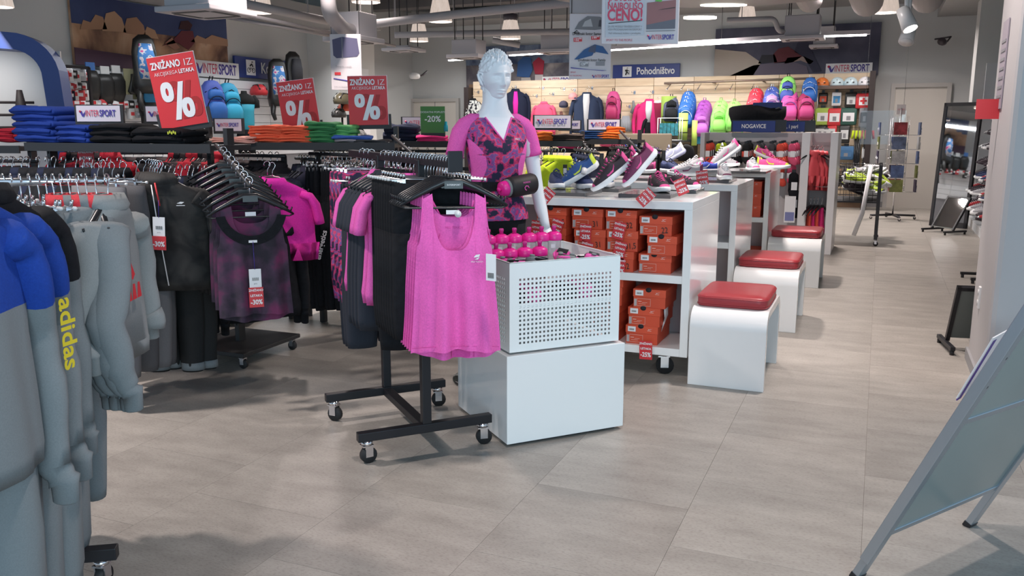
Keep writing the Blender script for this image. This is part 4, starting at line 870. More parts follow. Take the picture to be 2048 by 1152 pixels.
dq = (q1 - q0).normalized(); MB().tube([q0 - dq * .012, q0 + dq * .01], .047, 20).build('flask_ring', greyh2, be); MB().tube([q0 - dq * .05, q0 - dq * .045, q0 - dq * .015, q0], [.026, .038, .041, .041], 20).build('flask_cap', capm, be); MB().tube([q0 - dq * .065, q0 - dq * .05], .012, 12).build('flask_valve', capm, be)
text('NORDIC', .012, mag, be, (.10, -.212, 1.135), (R(90), R(-5), R(10)), .01, 'holster_lettering'); m = MB(); m.tube([(.10 + .012 * math.cos(q), -.212 , 1.105 + .012 * math.sin(q)) for q in (0, 1, 2, 3, 3.9, 4.6)], .0025, 5); m.build('holster_logo', mag, be)
# ---------------- shoes ----------------
def shoe_mesh(key, upper, accent, sole, inner, tongue=None):
    """running shoe, heel at y=0.. toe at -y, length .28; returns dict of meshes"""
    k = 'shoe_' + key
    if k in GM: return GM[k]
    L = .275; N = 22; M_ = 18; vs = []; fs = []; mi = []
    def prof(t):      # t 0 heel..1 toe : half width, base z, top z, lip z(None if closed)
        hw = .036 + .012 * math.sin(math.pi * min(1, t * 1.15) ** 1.3) - .004 * math.exp(-((t - .38) / .12) ** 2)
        hw *= min(1, (1 - t) / .10 + .0) ** .5 if t > .9 else 1; hw *= min(1, (t + .01) / .06) ** .5 if t < .05 else 1
        top = .088 + .012 * math.exp(-((t - .0) / .10) ** 2) - .004 * math.exp(-((t - .2) / .1) ** 2) + .012 * math.exp(-((t - .40) / .07) ** 2)
        if t > .42: q = (t - .42) / .58; top = .098 - .045 * q ** .8 - .012 * q ** 4
        if t > .93: top -= (t - .93) * .25
        return max(.002, hw), top
    for i in range(N + 1):
        t = i / N; hw, top = prof(t); y = .0 - L * t; op = .06 < t < .46; zb = .022 + .004 * (1 - t)
        for j in range(M_ + 1):
            a = -math.pi / 2 + math.pi * j / M_; s_, c_ = math.sin(a), math.cos(a)
            x = hw * math.copysign(abs(s_) ** .75, s_) if abs(s_) > 1e-6 else 0; z = zb + (top - zb) * abs(c_) ** .62
            if op and abs(s_) < .62:
                ow = .62 * min(1, (t - .06) / .06, (.46 - t) / .08) ** .5
                if abs(s_) < ow: z = zb + .018 + (top - zb - .018) * (abs(s_) / ow) ** 6
            vs.append((x, y, z))
    for i in range(N):
        for j in range(M_):
            fs.append((i * (M_ + 1) + j, (i + 1) * (M_ + 1) + j, (i + 1) * (M_ + 1) + j + 1, i * (M_ + 1) + j + 1))
    m = MB(); m.add(vs, fs, 0, True)
    for q, (i, j) in enumerate(((i, j) for i in range(N) for j in range(M_))):
        t = i / N; a = abs(-.5 + (j + .5) / M_)
        if .1 < t < .42 and a < .12: m.m[q] = 1
        elif (t < .09 and a > .1) or t > .9: m.m[q] = 2
    up = m.mesh('upper', [upper, inner, accent])
    m = MB(); rg = []
    for z, gx in ((0, .0), (.004, .004), (.020, .006), (.032, .002)):
        r_ = []
        for i in range(25):
            t = i / 24; hw, _ = prof(min(.995, max(.004, t))); zz = z * (1 if t < .6 else 1 - (t - .6) * .35) + (.012 * max(0, t - .78) / .22 if True else 0) + (.006 * max(0, .08 - t) / .08)
            r_.append((hw + gx, -L * t + (gx if t == 0 else 0) - (gx if t == 1 else 0), zz))
        rg.append(r_ + [(-x, y, z_) for x, y, z_ in r_[::-1]])
    m.loft(rg, 0); so = m.mesh('sole', [sole])
    m = MB()
    for q in range(5): y = -.125 - q * .020; w = .026 - q * .002; z = .1035 - q * .0075; m.tube([(-w, y, z - .010), (0, y - .004, z + .001), (w, y, z - .010)], .003, 5)
    m.tube([(-.02, -.112, .105), (0, -.100, .120), (.02, -.112, .105)], .006, 5); la = m.mesh('laces', [tongue or accent])
    m = MB()
    for s in (-1, 1):
        pts = [(-.090, .074), (-.115, .052), (-.150, .047), (-.205, .062)]; lo = [(-.095, .062), (-.118, .040), (-.155, .037), (-.208, .060)]
        v_ = []
        for (y, z), (y2, z2) in zip(pts, lo):
            for yy, z3 in ((y, z), (y2, z2)):
                t = -yy / L; hw, top = prof(t); zb = .023; c_ = min(1, max(0, (z3 - zb) / (top - zb))) ** (1 / .62); s_ = math.sqrt(max(0, 1 - c_ * c_)); v_.append((s * (hw * s_ ** .75 + .002), yy, z3))
        m.add(v_, [(0, 1, 3, 2), (2, 3, 5, 4), (4, 5, 7, 6)], 0)
    sw = m.mesh('side_mark', [accent]); GM[k] = dict(upper=up, sole=so, laces=la, side_mark=sw); return GM[k]
def shoe(key, cols, label, pos, rz, rot=None, group=None, sc=1.):
    me = shoe_mesh(key, *cols); t = thing('running_shoe', label, 'shoe', pos, 0, group); t.rotation_euler = rot if rot else (0, 0, rz)
    if rot and rot[0] > .1: t.location.z += .275 * math.sin(rot[0]) * sc
    t.scale = (sc, sc, sc)
    for n in ('upper', 'sole', 'laces', 'side_mark'): inst(n, me[n], t)
    return t
def fb(n, c): return pm(n, c, .75, noi=(120, .15), bump=(300, .2, .001))
snavy = fb('shoe_navy', (.02, .035, .11)); sblue = fb('shoe_blue', (.03, .09, .28)); spink = fb('shoe_pink', (.68, .08, .28)); sblk = fb('shoe_black', (.03, .02, .03)); smar = fb('shoe_maroon', (.16, .03, .09)); slil = fb('shoe_lilac', (.42, .45, .62)); sgry = fb('shoe_grey', (.38, .38, .41))
swht = pm('shoe_white', (.82, .84, .86), .5); slime = pm('shoe_lime', (.60, .72, .05), .5); sorg = pm('shoe_coral', (.75, .16, .10), .5); sin = pm('shoe_inside', (.02, .02, .025), .9)
KN = (snavy, snavy, swht, sin, snavy); KB = (sblue, slime, swht, sin, sblue); KP = (sblk, spink, swht, sin, spink); KM = (smar, spink, swht, sin, spink); KL = (slil, swht, slil, sorg, slil); KG = (sgry, spink, swht, sin, swht); KH = (spink, slime, swht, slime, spink); KR = (sgry, smar, swht, sin, swht); KU = (fb('shoe_royal', (.02, .05, .35)), swht, sgry, sin, navyf)
# ---------------- shoe tables ----------------
orange = pm('box_orange', (.62, .075, .03), .55, noi=(4, .06)); orlid = pm('box_orange_lid', (.66, .085, .035), .55, noi=(4, .06)); oline = pm('box_print', (.8, .45, .38), .6)
def table(label, x0, x1, y0, y1, g_, h=1.02):
    t = thing('shoe_table', label, 'display table', ((x0 + x1) / 2, (y0 + y1) / 2, 0)); w = (x1 - x0) / 2; d = (y1 - y0) / 2; k = .045
    MB().bb(-w, w, -d, d, h - k, h).build('table_top', white, t, bevel=.002); MB().bb(-w + k, w - k, -d, d, .14, .14 + k).build('bottom_shelf', white, t, bevel=.002)
    MB().bb(-w + k, w - k, -d + .005, d - .005, .56, .56 + k).build('middle_shelf', white, t, bevel=.002); MB().bb(w - k, w, -d, d, .14, h - k).build('side_panel', white, t, bevel=.002); MB().bb(-w, -w + k, -d, d, .14, h - k).build('side_panel', white, t, bevel=.002)
    MB().bb(-w + k, w - k, -.01, .01, .14 + k, h - k).build('centre_panel', pm('panel_mauve', (.5, .44, .46), .4), t)
    for sx in (-1, 1):
        for sy in (-1, 1): caster(t, sx * (w - .16), sy * (d - .12), .135, .052, R(20) if sy < 0 else R(70))
    return t
T1 = (-2.42, -.92, 4.70, 5.56); T2 = (-2.35, -.91, 6.25, 7.1); T3 = (-2.2, -.90, 8.15, 9.0)
table('white shoe table nearest the camera with orange boxes on two shelves', *T1, None); table('white shoe table behind the nearest one, with empty open shelves', *T2, None); table('rearmost white shoe table by the third bench', *T3, None)
# boxes
def shoebox(label, x, y, z, sx=.19, sz=.108, rz=0., size=None, sy=.32, grp='orange shoe boxes stacked on the shoe table shelves'):
    t = thing('shoe_box', label, 'shoe box', (x, y, z), rz, grp); fy_ = -sy / 2; l_ = .045
    MB().bb(-sx / 2 + .003, sx / 2 - .003, fy_ + .003, sy / 2 - .003, 0, sz - .004).build('box_body', orange, t); MB().bb(-sx / 2, sx / 2, fy_, sy / 2, sz - l_, sz).build('lid', orlid, t, bevel=.0015)
    m = MB(); m.tube([(0, fy_ - .001, 0), (0, fy_ + .006, 0)], .017, 16); o = m.build('thumb_hole', sin, t, (-.005, 0, sz - .003)); o.scale = (1, 1, .8)
    MB().box((-sx / 2 + .037, fy_ - .0015, sz - .022), (.046, .001, .030)).build('price_sticker', paperwhite, t)
    m = MB(); [m.box((-sx / 2 + .024 + i * .0035, fy_ - .0025, sz - .024), (.0018, .001, .010)) for i in range(8)]; m.build('barcode', barcode, t)
    MB().box((-sx / 2 + .014, fy_ + .0012, .029), (.014, .002, .042)).build('side_barcode', pm('label_grey', (.45, .42, .42), .6), t)
    m = MB(); x0 = -sx / 2 + .024; x1 = x0 + .078; [m.box((c_[0], fy_ + .0018, c_[1]), (c_[2], .0016, c_[3])) for c_ in (((x0 + x1) / 2, .052, x1 - x0, .0016), ((x0 + x1) / 2, .010, x1 - x0, .0016), (x0, .031, .0016, .042), (x1, .031, .0016, .042), (x0 + .016, .036, .02, .004), (x0 + .045, .030, .03, .002), (x0 + .03, .022, .04, .002))]; m.build('label_print', oline, t)
    m = MB(); m.prism([(-.012, .003), (-.009, -.003), (.014, .006), (-.007, 0)], 0, .001); m.build('side_mark', paperwhite, t, (sx / 2 - .045, fy_ - .002, sz - .018)); MB().box((sx / 2 - .05, fy_ - .0008, sz - .026), (.024, .001, .003)).build('lid_print', oline, t)
    if size: text(size, .048, inkblack, t, (sx / 2 - .042, fy_ - .001, .030), (R(90), R(-6), 0), 0., 'handwritten_size', sx=.8)
    return t
def tag25(p, rz=0., tilt=.1, sc=1., lb=''):
    return pricetag(p, rz, lb, True, '-25%', tilt, False, sc)
zS = .606; zB = .186; Y0 = T1[2]
def xat(px, y, z_=.7): return P(px, 500, Y=y).x
rowdef = []
yF = Y0 + .19
c1 = [(.062, 1.0, None), (.095, .1, None), (.05, 0, None)]
def stack(px, z0, n, sizes, offs, desc, w=.19):
    for i in range(n):
        x = P(px + offs[i], 500, Y=Y0 + .02).x + w / 2
        hh_ = .117 if px < 1250 and z0 > .5 else .1085
        shoebox(desc % ['bottom', 'second', 'third', 'fourth', 'top'][i if i < n - 1 else 4], x, yF + rnd.uniform(-.01, .02), z0 + i * hh_, w * (1 if i != 1 or px < 1270 else .9), hh_ - .0005, rnd.uniform(-.03, .03), sizes[i])
# upper shelf columns (left edge pixel of each stack, top to bottom sizes)
stack(1277, zS, 3, [None, None, '22'], [-3, 14, 0], 'orange shoe box, %s of the upper shelf stack nearest the right side panel')
stack(1210, zS, 3, ['32', '31,5', '32'], [-4, 0, -2], 'orange shoe box, %s of the second upper shelf stack from the right', .185)
stack(1140, zS, 3, [None, '31', '31'], [4, 6, 0], 'orange shoe box, %s of the third upper shelf stack from the right', .19)
stack(1068, zS, 3, ['28', '29,5', '28,5'], [0, 0, 2], 'orange shoe box, %s of the leftmost visible upper shelf stack', .19)
stack(1252, zB, 3, [None] * 3, [2, 7, 15], 'orange shoe box, %s of the lower shelf stack near the side panel')
stack(1172, zB, 4, [None] * 4, [0, 4, 6, 10], 'orange shoe box, %s of the lower shelf stack behind the white bin', .2)
# a crumpled bag of paper on the lower boxes
o = MB().loft([ell(0, 0, 0, .035, .05, 10, 3, 1, .25), ell(.05, 0, .01, .03, .04, 10, 3, 2, .3), ell(.1, .01, .0, .045, .012, 10)], 0).build('paper_slip', paperwhite, None, P(1332, 618, Y=Y0 + .12), (0, R(100), 0)); tag(o, 'crumpled white paper slip beside the lower orange boxes', 'paper')
for px, py, tl, lb in ((1118, 452, .28, 'over the leftmost upper boxes'), (1172, 462, .03, 'on the top box of the third stack'), (1176, 497, .2, 'on the second box of the third stack'), (1242, 458, .22, 'on the top box of the second stack'), (1243, 497, .2, 'on the middle box of the second stack'), (1240, 530, .05, 'lowest on the second stack by the bin'), (1075, 455, .1, 'half hidden by the mannequin hand'), (1292, 696, -.02, 'on the lower shelf edge below the bottom box')):
    tag25(P(px, py - 12, Y=Y0 + .016 if py < 600 else Y0 - .006), 0, tl, 1.12 if py < 600 else 1.2, 'red and white 25 percent off tag ' + lb)
# trays and shoes
traym = pm('tray_grey_gloss', (.10, .10, .105), .12)
def tray(label, px0, px1, y0, y1, z):
    x0 = P(px0, 500, Y=y0).x if False else None
def tray_at(label, x0, x1, y0, y1, z, th=.02):
    o = MB().bb(-(x1 - x0) / 2, (x1 - x0) / 2, -(y1 - y0) / 2, (y1 - y0) / 2, 0, th).build('display_tray', traym, None, ((x0 + x1) / 2, (y0 + y1) / 2, z), bevel=.002); return tag(o, label, 'tray')
def gx(px, py, z): return P(px, py, Z=z)
z1 = 1.02
def trayp(label, a, b_, dep, z, th=.02):      # front left and front right pixel of the top edge
    A = gx(*a, z + th); B = gx(*b_, z + th); y = (A.y + B.y) / 2; return tray_at(label, A.x, B.x, y, y + dep, z, th), A, B
ta, _, _ = trayp('grey tray under the navy shoes on the nearest table', (1078, 383), (1168, 387), .34, z1)
tb, _, _ = trayp('grey tray behind the first one under the blue shoe on the nearest table', (1172, 376), (1235, 379), .3, z1)
tc, _, _ = trayp('grey tray under the black and pink shoes on the nearest table', (1238, 387), (1340, 391), .34, z1)
td, _, _ = trayp('grey tray at the right rear of the nearest table', (1325, 379), (1392, 381), .28, z1)
te, _, _ = trayp('grey tray at the left of the second shoe table', (1247, 355), (1330, 358), .4, z1)
tf, _, _ = trayp('grey tray at the right of the second shoe table', (1370, 358), (1455, 362), .4, z1)
tg, _, _ = trayp('grey tray at the left of the rear shoe table', (1330, 338), (1420, 340), .4, z1)
th_, _, _ = trayp('grey tray at the right of the rear shoe table', (1450, 341), (1530, 344), .4, z1)
zt = z1 + .021
def sp(px, py, z=zt): return gx(px, py, z)
# rz: toe direction; toe along local -y
shoe('n', KN, 'navy shoe at the left of the nearest table, toe towards the camera', sp(1108, 373), R(28)); shoe('n', KN, 'navy shoe with a round security tag on the nearest table', sp(1152, 374), R(38)); o = MB().tube([(0, 0, 0), (0, .02, .03)], .016, 12).build('security_tag', whiteplastic, None, sp(1163, 380) + Vector((0, .03, .10))); tag(o, 'white security tag clipped on the navy shoe', 'security tag')
shoe('b', KB, 'blue shoe with lime mark leaning heel up on its partner', sp(1182, 380) + Vector((.02, .1, .0)), 0, (R(32), R(8), R(-70)))
shoe('b', KB, 'blue shoe standing with its heel towards the camera', sp(1207, 376), R(190))
shoe('p', KP, 'black shoe with pink lining leaning steeply on the pink pile', sp(1262, 386), 0, (R(38), 0, R(-62)))
shoe('m', KM, 'maroon and pink shoe propped upright in the middle of the pile', sp(1308, 388) + Vector((0, .05, .03)), 0, (R(48), R(-5), R(-58)))
shoe('p', KP, 'black and pink shoe lying sideways at the right of the pile', sp(1322, 377), R(70)); shoe('p', KP, 'black shoe toe forward at the foot of the pile', sp(1305, 380), R(30))
for px, py, rz_, tl, lb in ((1102, 381, R(10), .7, 'lying before the left navy shoe'), (1303, 384, R(15), .8, 'lying before the pink pile'), (1357, 360, R(20), -.4, 'hanging from the right black and pink shoe'), (1270, 318, R(20), .4, 'hanging from the rear black and pink shoe'), (1403, 343, R(20), -.15, 'hanging from the shoe on the second table')):
    q = sp(px, py, 1.075 if 'lying' in lb else 1.10) if py > 340 else P(px, py, Y=6.2); 
    if 'second table' in lb: q = P(px, py, Y=6.3)
    if 'rear black' in lb: q = P(px, py, Y=6.32)
    if 'right black' in lb: q = P(px, py, Y=4.95)
    tag25(q, rz_, tl, 1.05 if py > 350 else 1.35, 'red 25 percent off tag ' + lb)
shoe('p', KP, 'black shoe with pink lining on the second table, heel raised', sp(1275, 352), 0, (R(30), 0, R(-60)), sc=1.1); shoe('m', KM, 'maroon shoe behind the raised black one on the second table', sp(1310, 346), R(-60)); shoe('n', KN, 'dark shoe at the right end of the left tray on the second table', sp(1325, 344), R(50))
shoe('r', KR, 'grey and dark red shoe lying sideways on the second table', sp(1405, 352), R(-75)); shoe('g', KG, 'grey shoe with pink heel on the second table', sp(1400, 346), R(-50)); shoe('r', KR, 'grey and dark red shoe pointing at the camera on the second table', sp(1443, 357), R(18)); shoe('u', KU, 'royal blue shoe at the back of the second table', sp(1440, 345), R(-80))
shoe('l', KL, 'lilac shoe with coral lining leaning on the rear table', sp(1370, 336), 0, (R(28), 0, R(-60)), sc=1.15); shoe('g', KG, 'grey and white shoe beside the lilac one on the rear table', sp(1403, 335), R(-20)); shoe('r', KR, 'dark red shoe in the middle of the rear table', sp(1425, 332), R(80))
shoe('g', KG, 'grey and pink shoe leaning on its heel at the right of the rear table', sp(1480, 338), 0, (R(35), 0, R(-62)), sc=1.2); shoe('h', KH, 'pink shoe with lime lining at the right end of the rear table', sp(1515, 337), R(72), sc=1.15); shoe('h', KH, 'pink and lime shoe on top of the rear table pile', sp(1508, 322) , 0, (R(20), 0, R(70))); shoe('g', KG, 'grey shoe facing the camera in the rear table pile', sp(1499, 341), R(20))
for i in range(3): shoebox('orange shoe box on the rear table shelf, ' + ('lowest', 'middle', 'highest')[i] + ' of its stack', -1.07, T3[2] + .2, .606 + i * .109, .19, .108)
for i in range(1): shoebox('single orange shoe box on the bottom shelf of the rear table', -1.07, T3[2] + .2, .186, .19, .108)
# ---------------- benches ----------------
bw = pm('bench_white', (.84, .85, .85), .13, coat=.4); leather = pm('red_leather', (.36, .035, .045), .35, bump=(120, .15, .002), noi=(3, .08))
def bench(label, cl, x0, x1, y0, y1, h=.435):
    t = thing('arch_bench', label, 'bench', ((x0 + x1) / 2, (y0 + y1) / 2, 0)); w = (x1 - x0) / 2; d = (y1 - y0) / 2; r = .11; th = .045
    def path(off, r_):
        pts = [(-d + off, 0)]
        for a in range(0, 91, 3): pts.append((-d + off + r_ - r_ * math.cos(R(a)), h - off - r_ + r_ * math.sin(R(a))))
        for a in range(90, -1, -3): pts.append((d - off - r_ + r_ * math.cos(R(a)), h - off - r_ + r_ * math.sin(R(a))))
        pts.append((d - off, 0)); return pts
    o_, i_ = path(0, r), path(th, r - th); m = MB(); vs = []
    for x in (-w, w):
        for y, z in o_: vs.append((x, y, z))
        for y, z in i_: vs.append((x, y, z))
    n = len(o_); A = lambda s, k, q: s * 2 * n + k * n + q; fs = []
    for q in range(n - 1):
        for s in (0, 1): fs.append((A(s, 0, q), A(s, 0, q + 1), A(s, 1, q + 1), A(s, 1, q)))
        for k in (0, 1): fs.append((A(0, k, q), A(0, k, q + 1), A(1, k, q + 1), A(1, k, q)))
    for q in (0, n - 1): fs.append((A(0, 0, q), A(1, 0, q), A(1, 1, q), A(0, 1, q)))
    m.add(vs, fs); m.build('arch_shell', bw, t, bevel=.003)
    m = MB(); [m.cyl((sx * (w - .05), sy * (d - .022), -.0), (sx * (w - .05), sy * (d - .022), .004), .015) for sx in (-1, 1) for sy in (-1, 1)]; m.build('glide', blackplastic, t)
    c = thing('seat_cushion', cl, 'cushion', ((x0 + x1) / 2, (y0 + y1) / 2, h + .001)); cw, cd = w - .012, d - .09
    MB().loft([ell(0, 0, z, cw * k, cd * k2, 40, p=9) for z, k, k2 in ((0, .97, .97), (.008, 1, 1), (.045, 1, 1), (.058, .985, .985), (.064, .94, .95), (.068, .6, .6))]).build('leather_pad', leather, c)
    for z in (.012, .050): MB().tube([p for p in ell(0, 0, z, cw + .001, cd + .001, 40, p=9)] + [ell(0, 0, z, cw + .001, cd + .001, 40, p=9)[0]], .0022, 5).build('piping', leather, c)
bench('white arched bench closest to the camera', 'red leather cushion on the closest white bench', -.905, -.49, 4.66, 5.34); bench('middle white arched bench beside the second shoe table', 'red leather cushion on the middle white bench', -.90, -.455, 6.17, 6.83); bench('farthest white arched bench beside the rear shoe table', 'red leather cushion on the farthest white bench', -.88, -.42, 8.04, 8.70)
# ---------------- sock fixture ----------------
NY = 10.3; gp = pm('fixture_grey', (.50, .48, .49), .4); gpw = pm('fixture_white', (.72, .71, .72), .3)
xa, xb, xc = P(1400, 300, Y=NY).x, P(1603, 300, Y=NY).x, P(1668, 300, Y=NY).x
t = thing('sock_fixture', 'tall pale grey pegboard fixture with socks under the navy signs', 'shop fixture', ((xa + xb) / 2, NY, 0)); ox = (xa + xb) / 2; HN = 1.365
def fbx(n, x0, x1, y0, y1, z0, z1, mt): return MB().bb(x0 - ox, x1 - ox, y0 - NY, y1 - NY, z0, z1).build(n, mt, t, bevel=.003)
fbx('back_panel', xa, xc, NY + .38, NY + .42, .1, HN, gp); fbx('side_panel', xa, xa + .05, NY, NY + .8, .0, HN, gp); fbx('side_panel', xb - .0, xb + .09, NY - .02, NY + .8, .0, HN + .004, gpw); fbx('side_panel', xc - .04, xc + .04, NY - .02, NY + .8, 0, HN + .004, gpw)
fbx('header_rail', xa + .05, xb, NY + .30, NY + .33, HN - .11, HN - .0, gp); fbx('header_rail', xb + .09, xc - .04, NY + .30, NY + .33, HN - .11, HN, gp); fbx('base_shelf', xa + .05, xc - .04, NY, NY + .4, .1, .14, gpw)
for z in (HN - .15, HN - .6): MB().tube([(xb + .1 - ox, .28, z), (xb + .1 - ox, .02, z), (xc - .05 - ox, .02, z), (xc - .05 - ox, .28, z)], .006, 6).build('hook_rail', chrome, t)
def sock_mesh(key, c1_, c2_, lab=True):
    k = 'sock' + key
    if k in GM: return GM[k]
    m = MB(); m.loft([ell(0, 0, 0, .018, .012, 12), ell(0, 0, -.02, .04, .018, 12), ell(0, 0, -.09, .045, .02, 12)], 0); m.loft([ell(0, 0, -.085, .043, .016, 12), ell(0, -.002, -.16, .043, .017, 12)], 1); m.loft([ell(.0, 0, -.155, .045, .02, 12), ell(.015, 0, -.20, .05, .022, 12), ell(.03, 0, -.235, .035, .018, 12), ell(.035, 0, -.25, .01, .01, 12)], 0)
    m.box((.01, -.02, -.12), (.05, .003, .07), mi=2); m.box((0, 0, .01), (.035, .004, .03), mi=3); m.tube([(0, 0, .02), (0, .1, .03), (0, .25, .03)], .003, 5, 3)
    GM[k] = m.mesh(key, [c1_, c2_, paperwhite, blackplastic]); return GM[k]
corall = fabric('coral_fabric', (.72, .09, .06)); pinkf = fabric('rose_pink_fabric', (.7, .1, .2))
for i, (px, c1_, c2_, lb) in enumerate(((1415, corall, charc, 'orange and grey'), (1439, lime, charc, 'lime and grey'), (1468, blk, blk, 'plain black'), (1492, charc, corall, 'dark grey'), (1516, sweatp, corall, 'grey rimmed'), (1542, sweatp, charc, 'plain grey'), (1561, corall, whitef, 'bright coral'), (1585, pinkf, whitef, 'bright pink'))):
    for k in range(3):
        q = P(px + k * 4, 287 - k * 1.0, Y=NY + .12 + k * .07); o = inst('sock_pack', sock_mesh('s%d' % i, c1_, c2_), None, q); tag(o, lb + (' sock pack hanging at the front of its peg' if k == 0 else ' sock packs queued behind the front one'), 'socks', lb + ' socks on the sock fixture')
        if k == 0 and px in (1439, 1468, 1561, 1585, 1542): o2 = inst('sock_pack', sock_mesh('s%d' % i, c1_, c2_), None, q + Vector((0, .1, -.25))); tag(o2, lb + ' sock pack on the lower peg', 'socks', 'lower ' + lb + ' socks'); o2.scale = (1.2, 1.2, 1)
for px, py in ((1588, 345), (1588, 380)): q = P(px, py, Y=NY + .15); o = inst('sock_pack', sock_mesh('s2', blk, blk), None, q); tag(o, 'black sock pack on the right pegs ' + ('above' if py < 350 else 'below') + ' the bench level', 'socks'); o.scale = (1.3, 1.3, 1.3)
def navysign(label, px0, px1, y_, zc, h, txt, mt=navy, sy=0):
    a, b_ = P(px0, 260, Y=y_).x, P(px1, 260, Y=y_).x; t_ = thing('shelf_sign', label, 'sign', ((a + b_) / 2, y_, zc)); MB().bb(-(b_ - a) / 2, (b_ - a) / 2, 0, .012, 0, h).build('sign_plate', mt, t_); MB().bb(-(b_ - a) / 2 - .02, (b_ - a) / 2 + .12, .012, .04, -.0, h + .012).build('sign_holder', blackplastic, t_)
    if txt: text(txt, h * .52, paperwhite, t_, (0, -.006, h / 2), bold=.02, sx=.85)
navysign('navy sock sign with white capital lettering on the fixture', 1465, 1550, NY + .2, HN + .01, .125, 'NOGAVICE'); navysign('navy sign with partly hidden white lettering right of the sock sign', 1560, 1609, NY + .7, HN + .01, .12, ', i pari')
q = P(1515, 222, Y=NY + .6); t_ = thing('black_cushion_bag', 'bulky black fabric bag lying on top of the sock fixture', 'bag', (q.x, NY + .62, HN + .0)); MB().loft([ell(x, 0, 0, 1, 1, 4) for x in ()] or [[(x, .14 * s1 * math.cos(a * .524), max(.0, .15 + dz) + .15 * s1 * math.sin(a * .524)) for a in range(12)] for x, s1, dz in ((-.34, .3, .10), (-.30, .7, .06), (-.2, 1.05, .02), (0, 1.15, .02), (.16, 1.05, .0), (.25, .9, .03), (.33, .4, .1))]).build('bag_body', blk, t_)
q = P(1535, 210, Y=NY + .55); t_ = thing('navy_topper', 'slanted navy topper board behind the black bag', 'sign', (q.x, q.y, 1.36)); MB().bb(-.17, .17, 0, .02, 0, .36).build('board', navy, t_); MB().tube([(-.15, -.004, .1), (-.05, -.004, .22), (.14, -.004, .3)], .008, 5).build('swoosh_line', inkgrey, t_)
# coral bags hanging in the end bay
bagm = top_mesh('coral_vest', [pm('coral_sheer', (.85, .10, .12), .5)], W=.05, H=.10, L=.42, T=.03, sleeve='none', seed=2)
for i, px in enumerate((1629, 1637, 1645)):
    hang(bagm, 'coral_sport_top', 'sheer coral sports top hanging in the narrow end bay', 'sports top', P(px, 292 + i, Y=NY + .05 + .08 * i), R(40 - 30 * i), 'coral tops in the end bay', 'far', 'of the coral tops in the end bay', sc=.9)
for i, px in enumerate((1622, 1629, 1636, 1644)):
    hang(pants_mesh('kid_tights', rose if i % 2 else fabric('deep_red', (.35, .02, .04)), .035, .36, .03, .03, .025) if i % 2 else pants_mesh('kid_tights2', corall, .035, .36, .03, .03, .025), 'small_tights', 'short red tights at the bottom of the narrow end bay', 'tights', P(px, 398, Y=NY + .1), R(70), 'small red tights in the end bay', 'far', 'of the small red tights')
ob = thing('white_box', 'white and lilac carton standing under the black socks', 'box', P(1578, 445, Y=NY + .05), R(5)); MB().bb(-.06, .06, 0, .2, 0, .30).build('carton', paperwhite, ob); MB().bb(-.05, .05, -.003, 0, .02, .12).build('label_panel', pm('lilac_print', (.2, .22, .45), .5), ob)
# ---------------- folded stacks, shelf signs, gondolas ----------------
def folded_mesh(key, mat, w=.26, d=.26, h=.03, seed=1, amp=.006):
    k = 'fold' + key
    if k in GM: return GM[k]
    r = random.Random(seed); ph = r.random() * 6; rings = []; n = 18; N = 10
    for i in range(N + 1):
        t = i / N; x = -w / 2 + w * t; e = 1 - .40 * abs(2 * t - 1) ** 10; rg = []
        for q in range(n):
            a = 2 * math.pi * q / n; c_, s_ = math.cos(a), math.sin(a)
            y = d / 2 * e ** .2 * math.copysign(abs(c_) ** .35, c_); z = h * .62 * e * math.copysign(abs(s_) ** .5, s_) * (1 + .25 * math.sin(3 * t * 3 + ph) * (1 if s_ > 0 else 0)) + amp * math.sin(5 * t + ph + c_ * 2)
            rg.append((x, y, z + h / 2 + amp * .3))
        rings.append(rg)
    m = MB(); m.loft(rings, 0)
    # the folded edge: a second roll in front
    m.tube([(-w / 2 + .01, -d / 2 + .004, h * .55), (0, -d / 2 - .003, h * .62 + amp), (w / 2 - .01, -d / 2 + .004, h * .55)], [h * .22, h * .3, h * .22], 8)
    GM[k] = m.mesh('folded', mat); return GM[k]
def fstack(key, mat, n, pos, rz, label, group, name='folded_garment', h=.03, w=.26, cat='folded clothes', droop=0.):
    for i in range(n):
        o = inst(name, folded_mesh(key + str(i % 3), mat, w, .26, h, i % 3 + 3), None, (pos[0] + rnd.uniform(-.008, .008), pos[1] + rnd.uniform(-.008, .008), pos[2] + i * h * .93), (0, 0, rz + rnd.uniform(-.05, .05)))
        lb_ = (label[0] if i == n - 1 else label[1] + ', ' + ORD[i] + ' from the bottom') if isinstance(label, tuple) else label + (', ' + ORD[i] + ' from the bottom' if n > 1 else '')
        tag(o, lb_, cat, group)
gm = pm('gondola_black', (.03, .03, .032), .5, .2)
def pxy(px, d_): q = P(px, 300, d=d_); return Vector((q.x, q.y, 0))
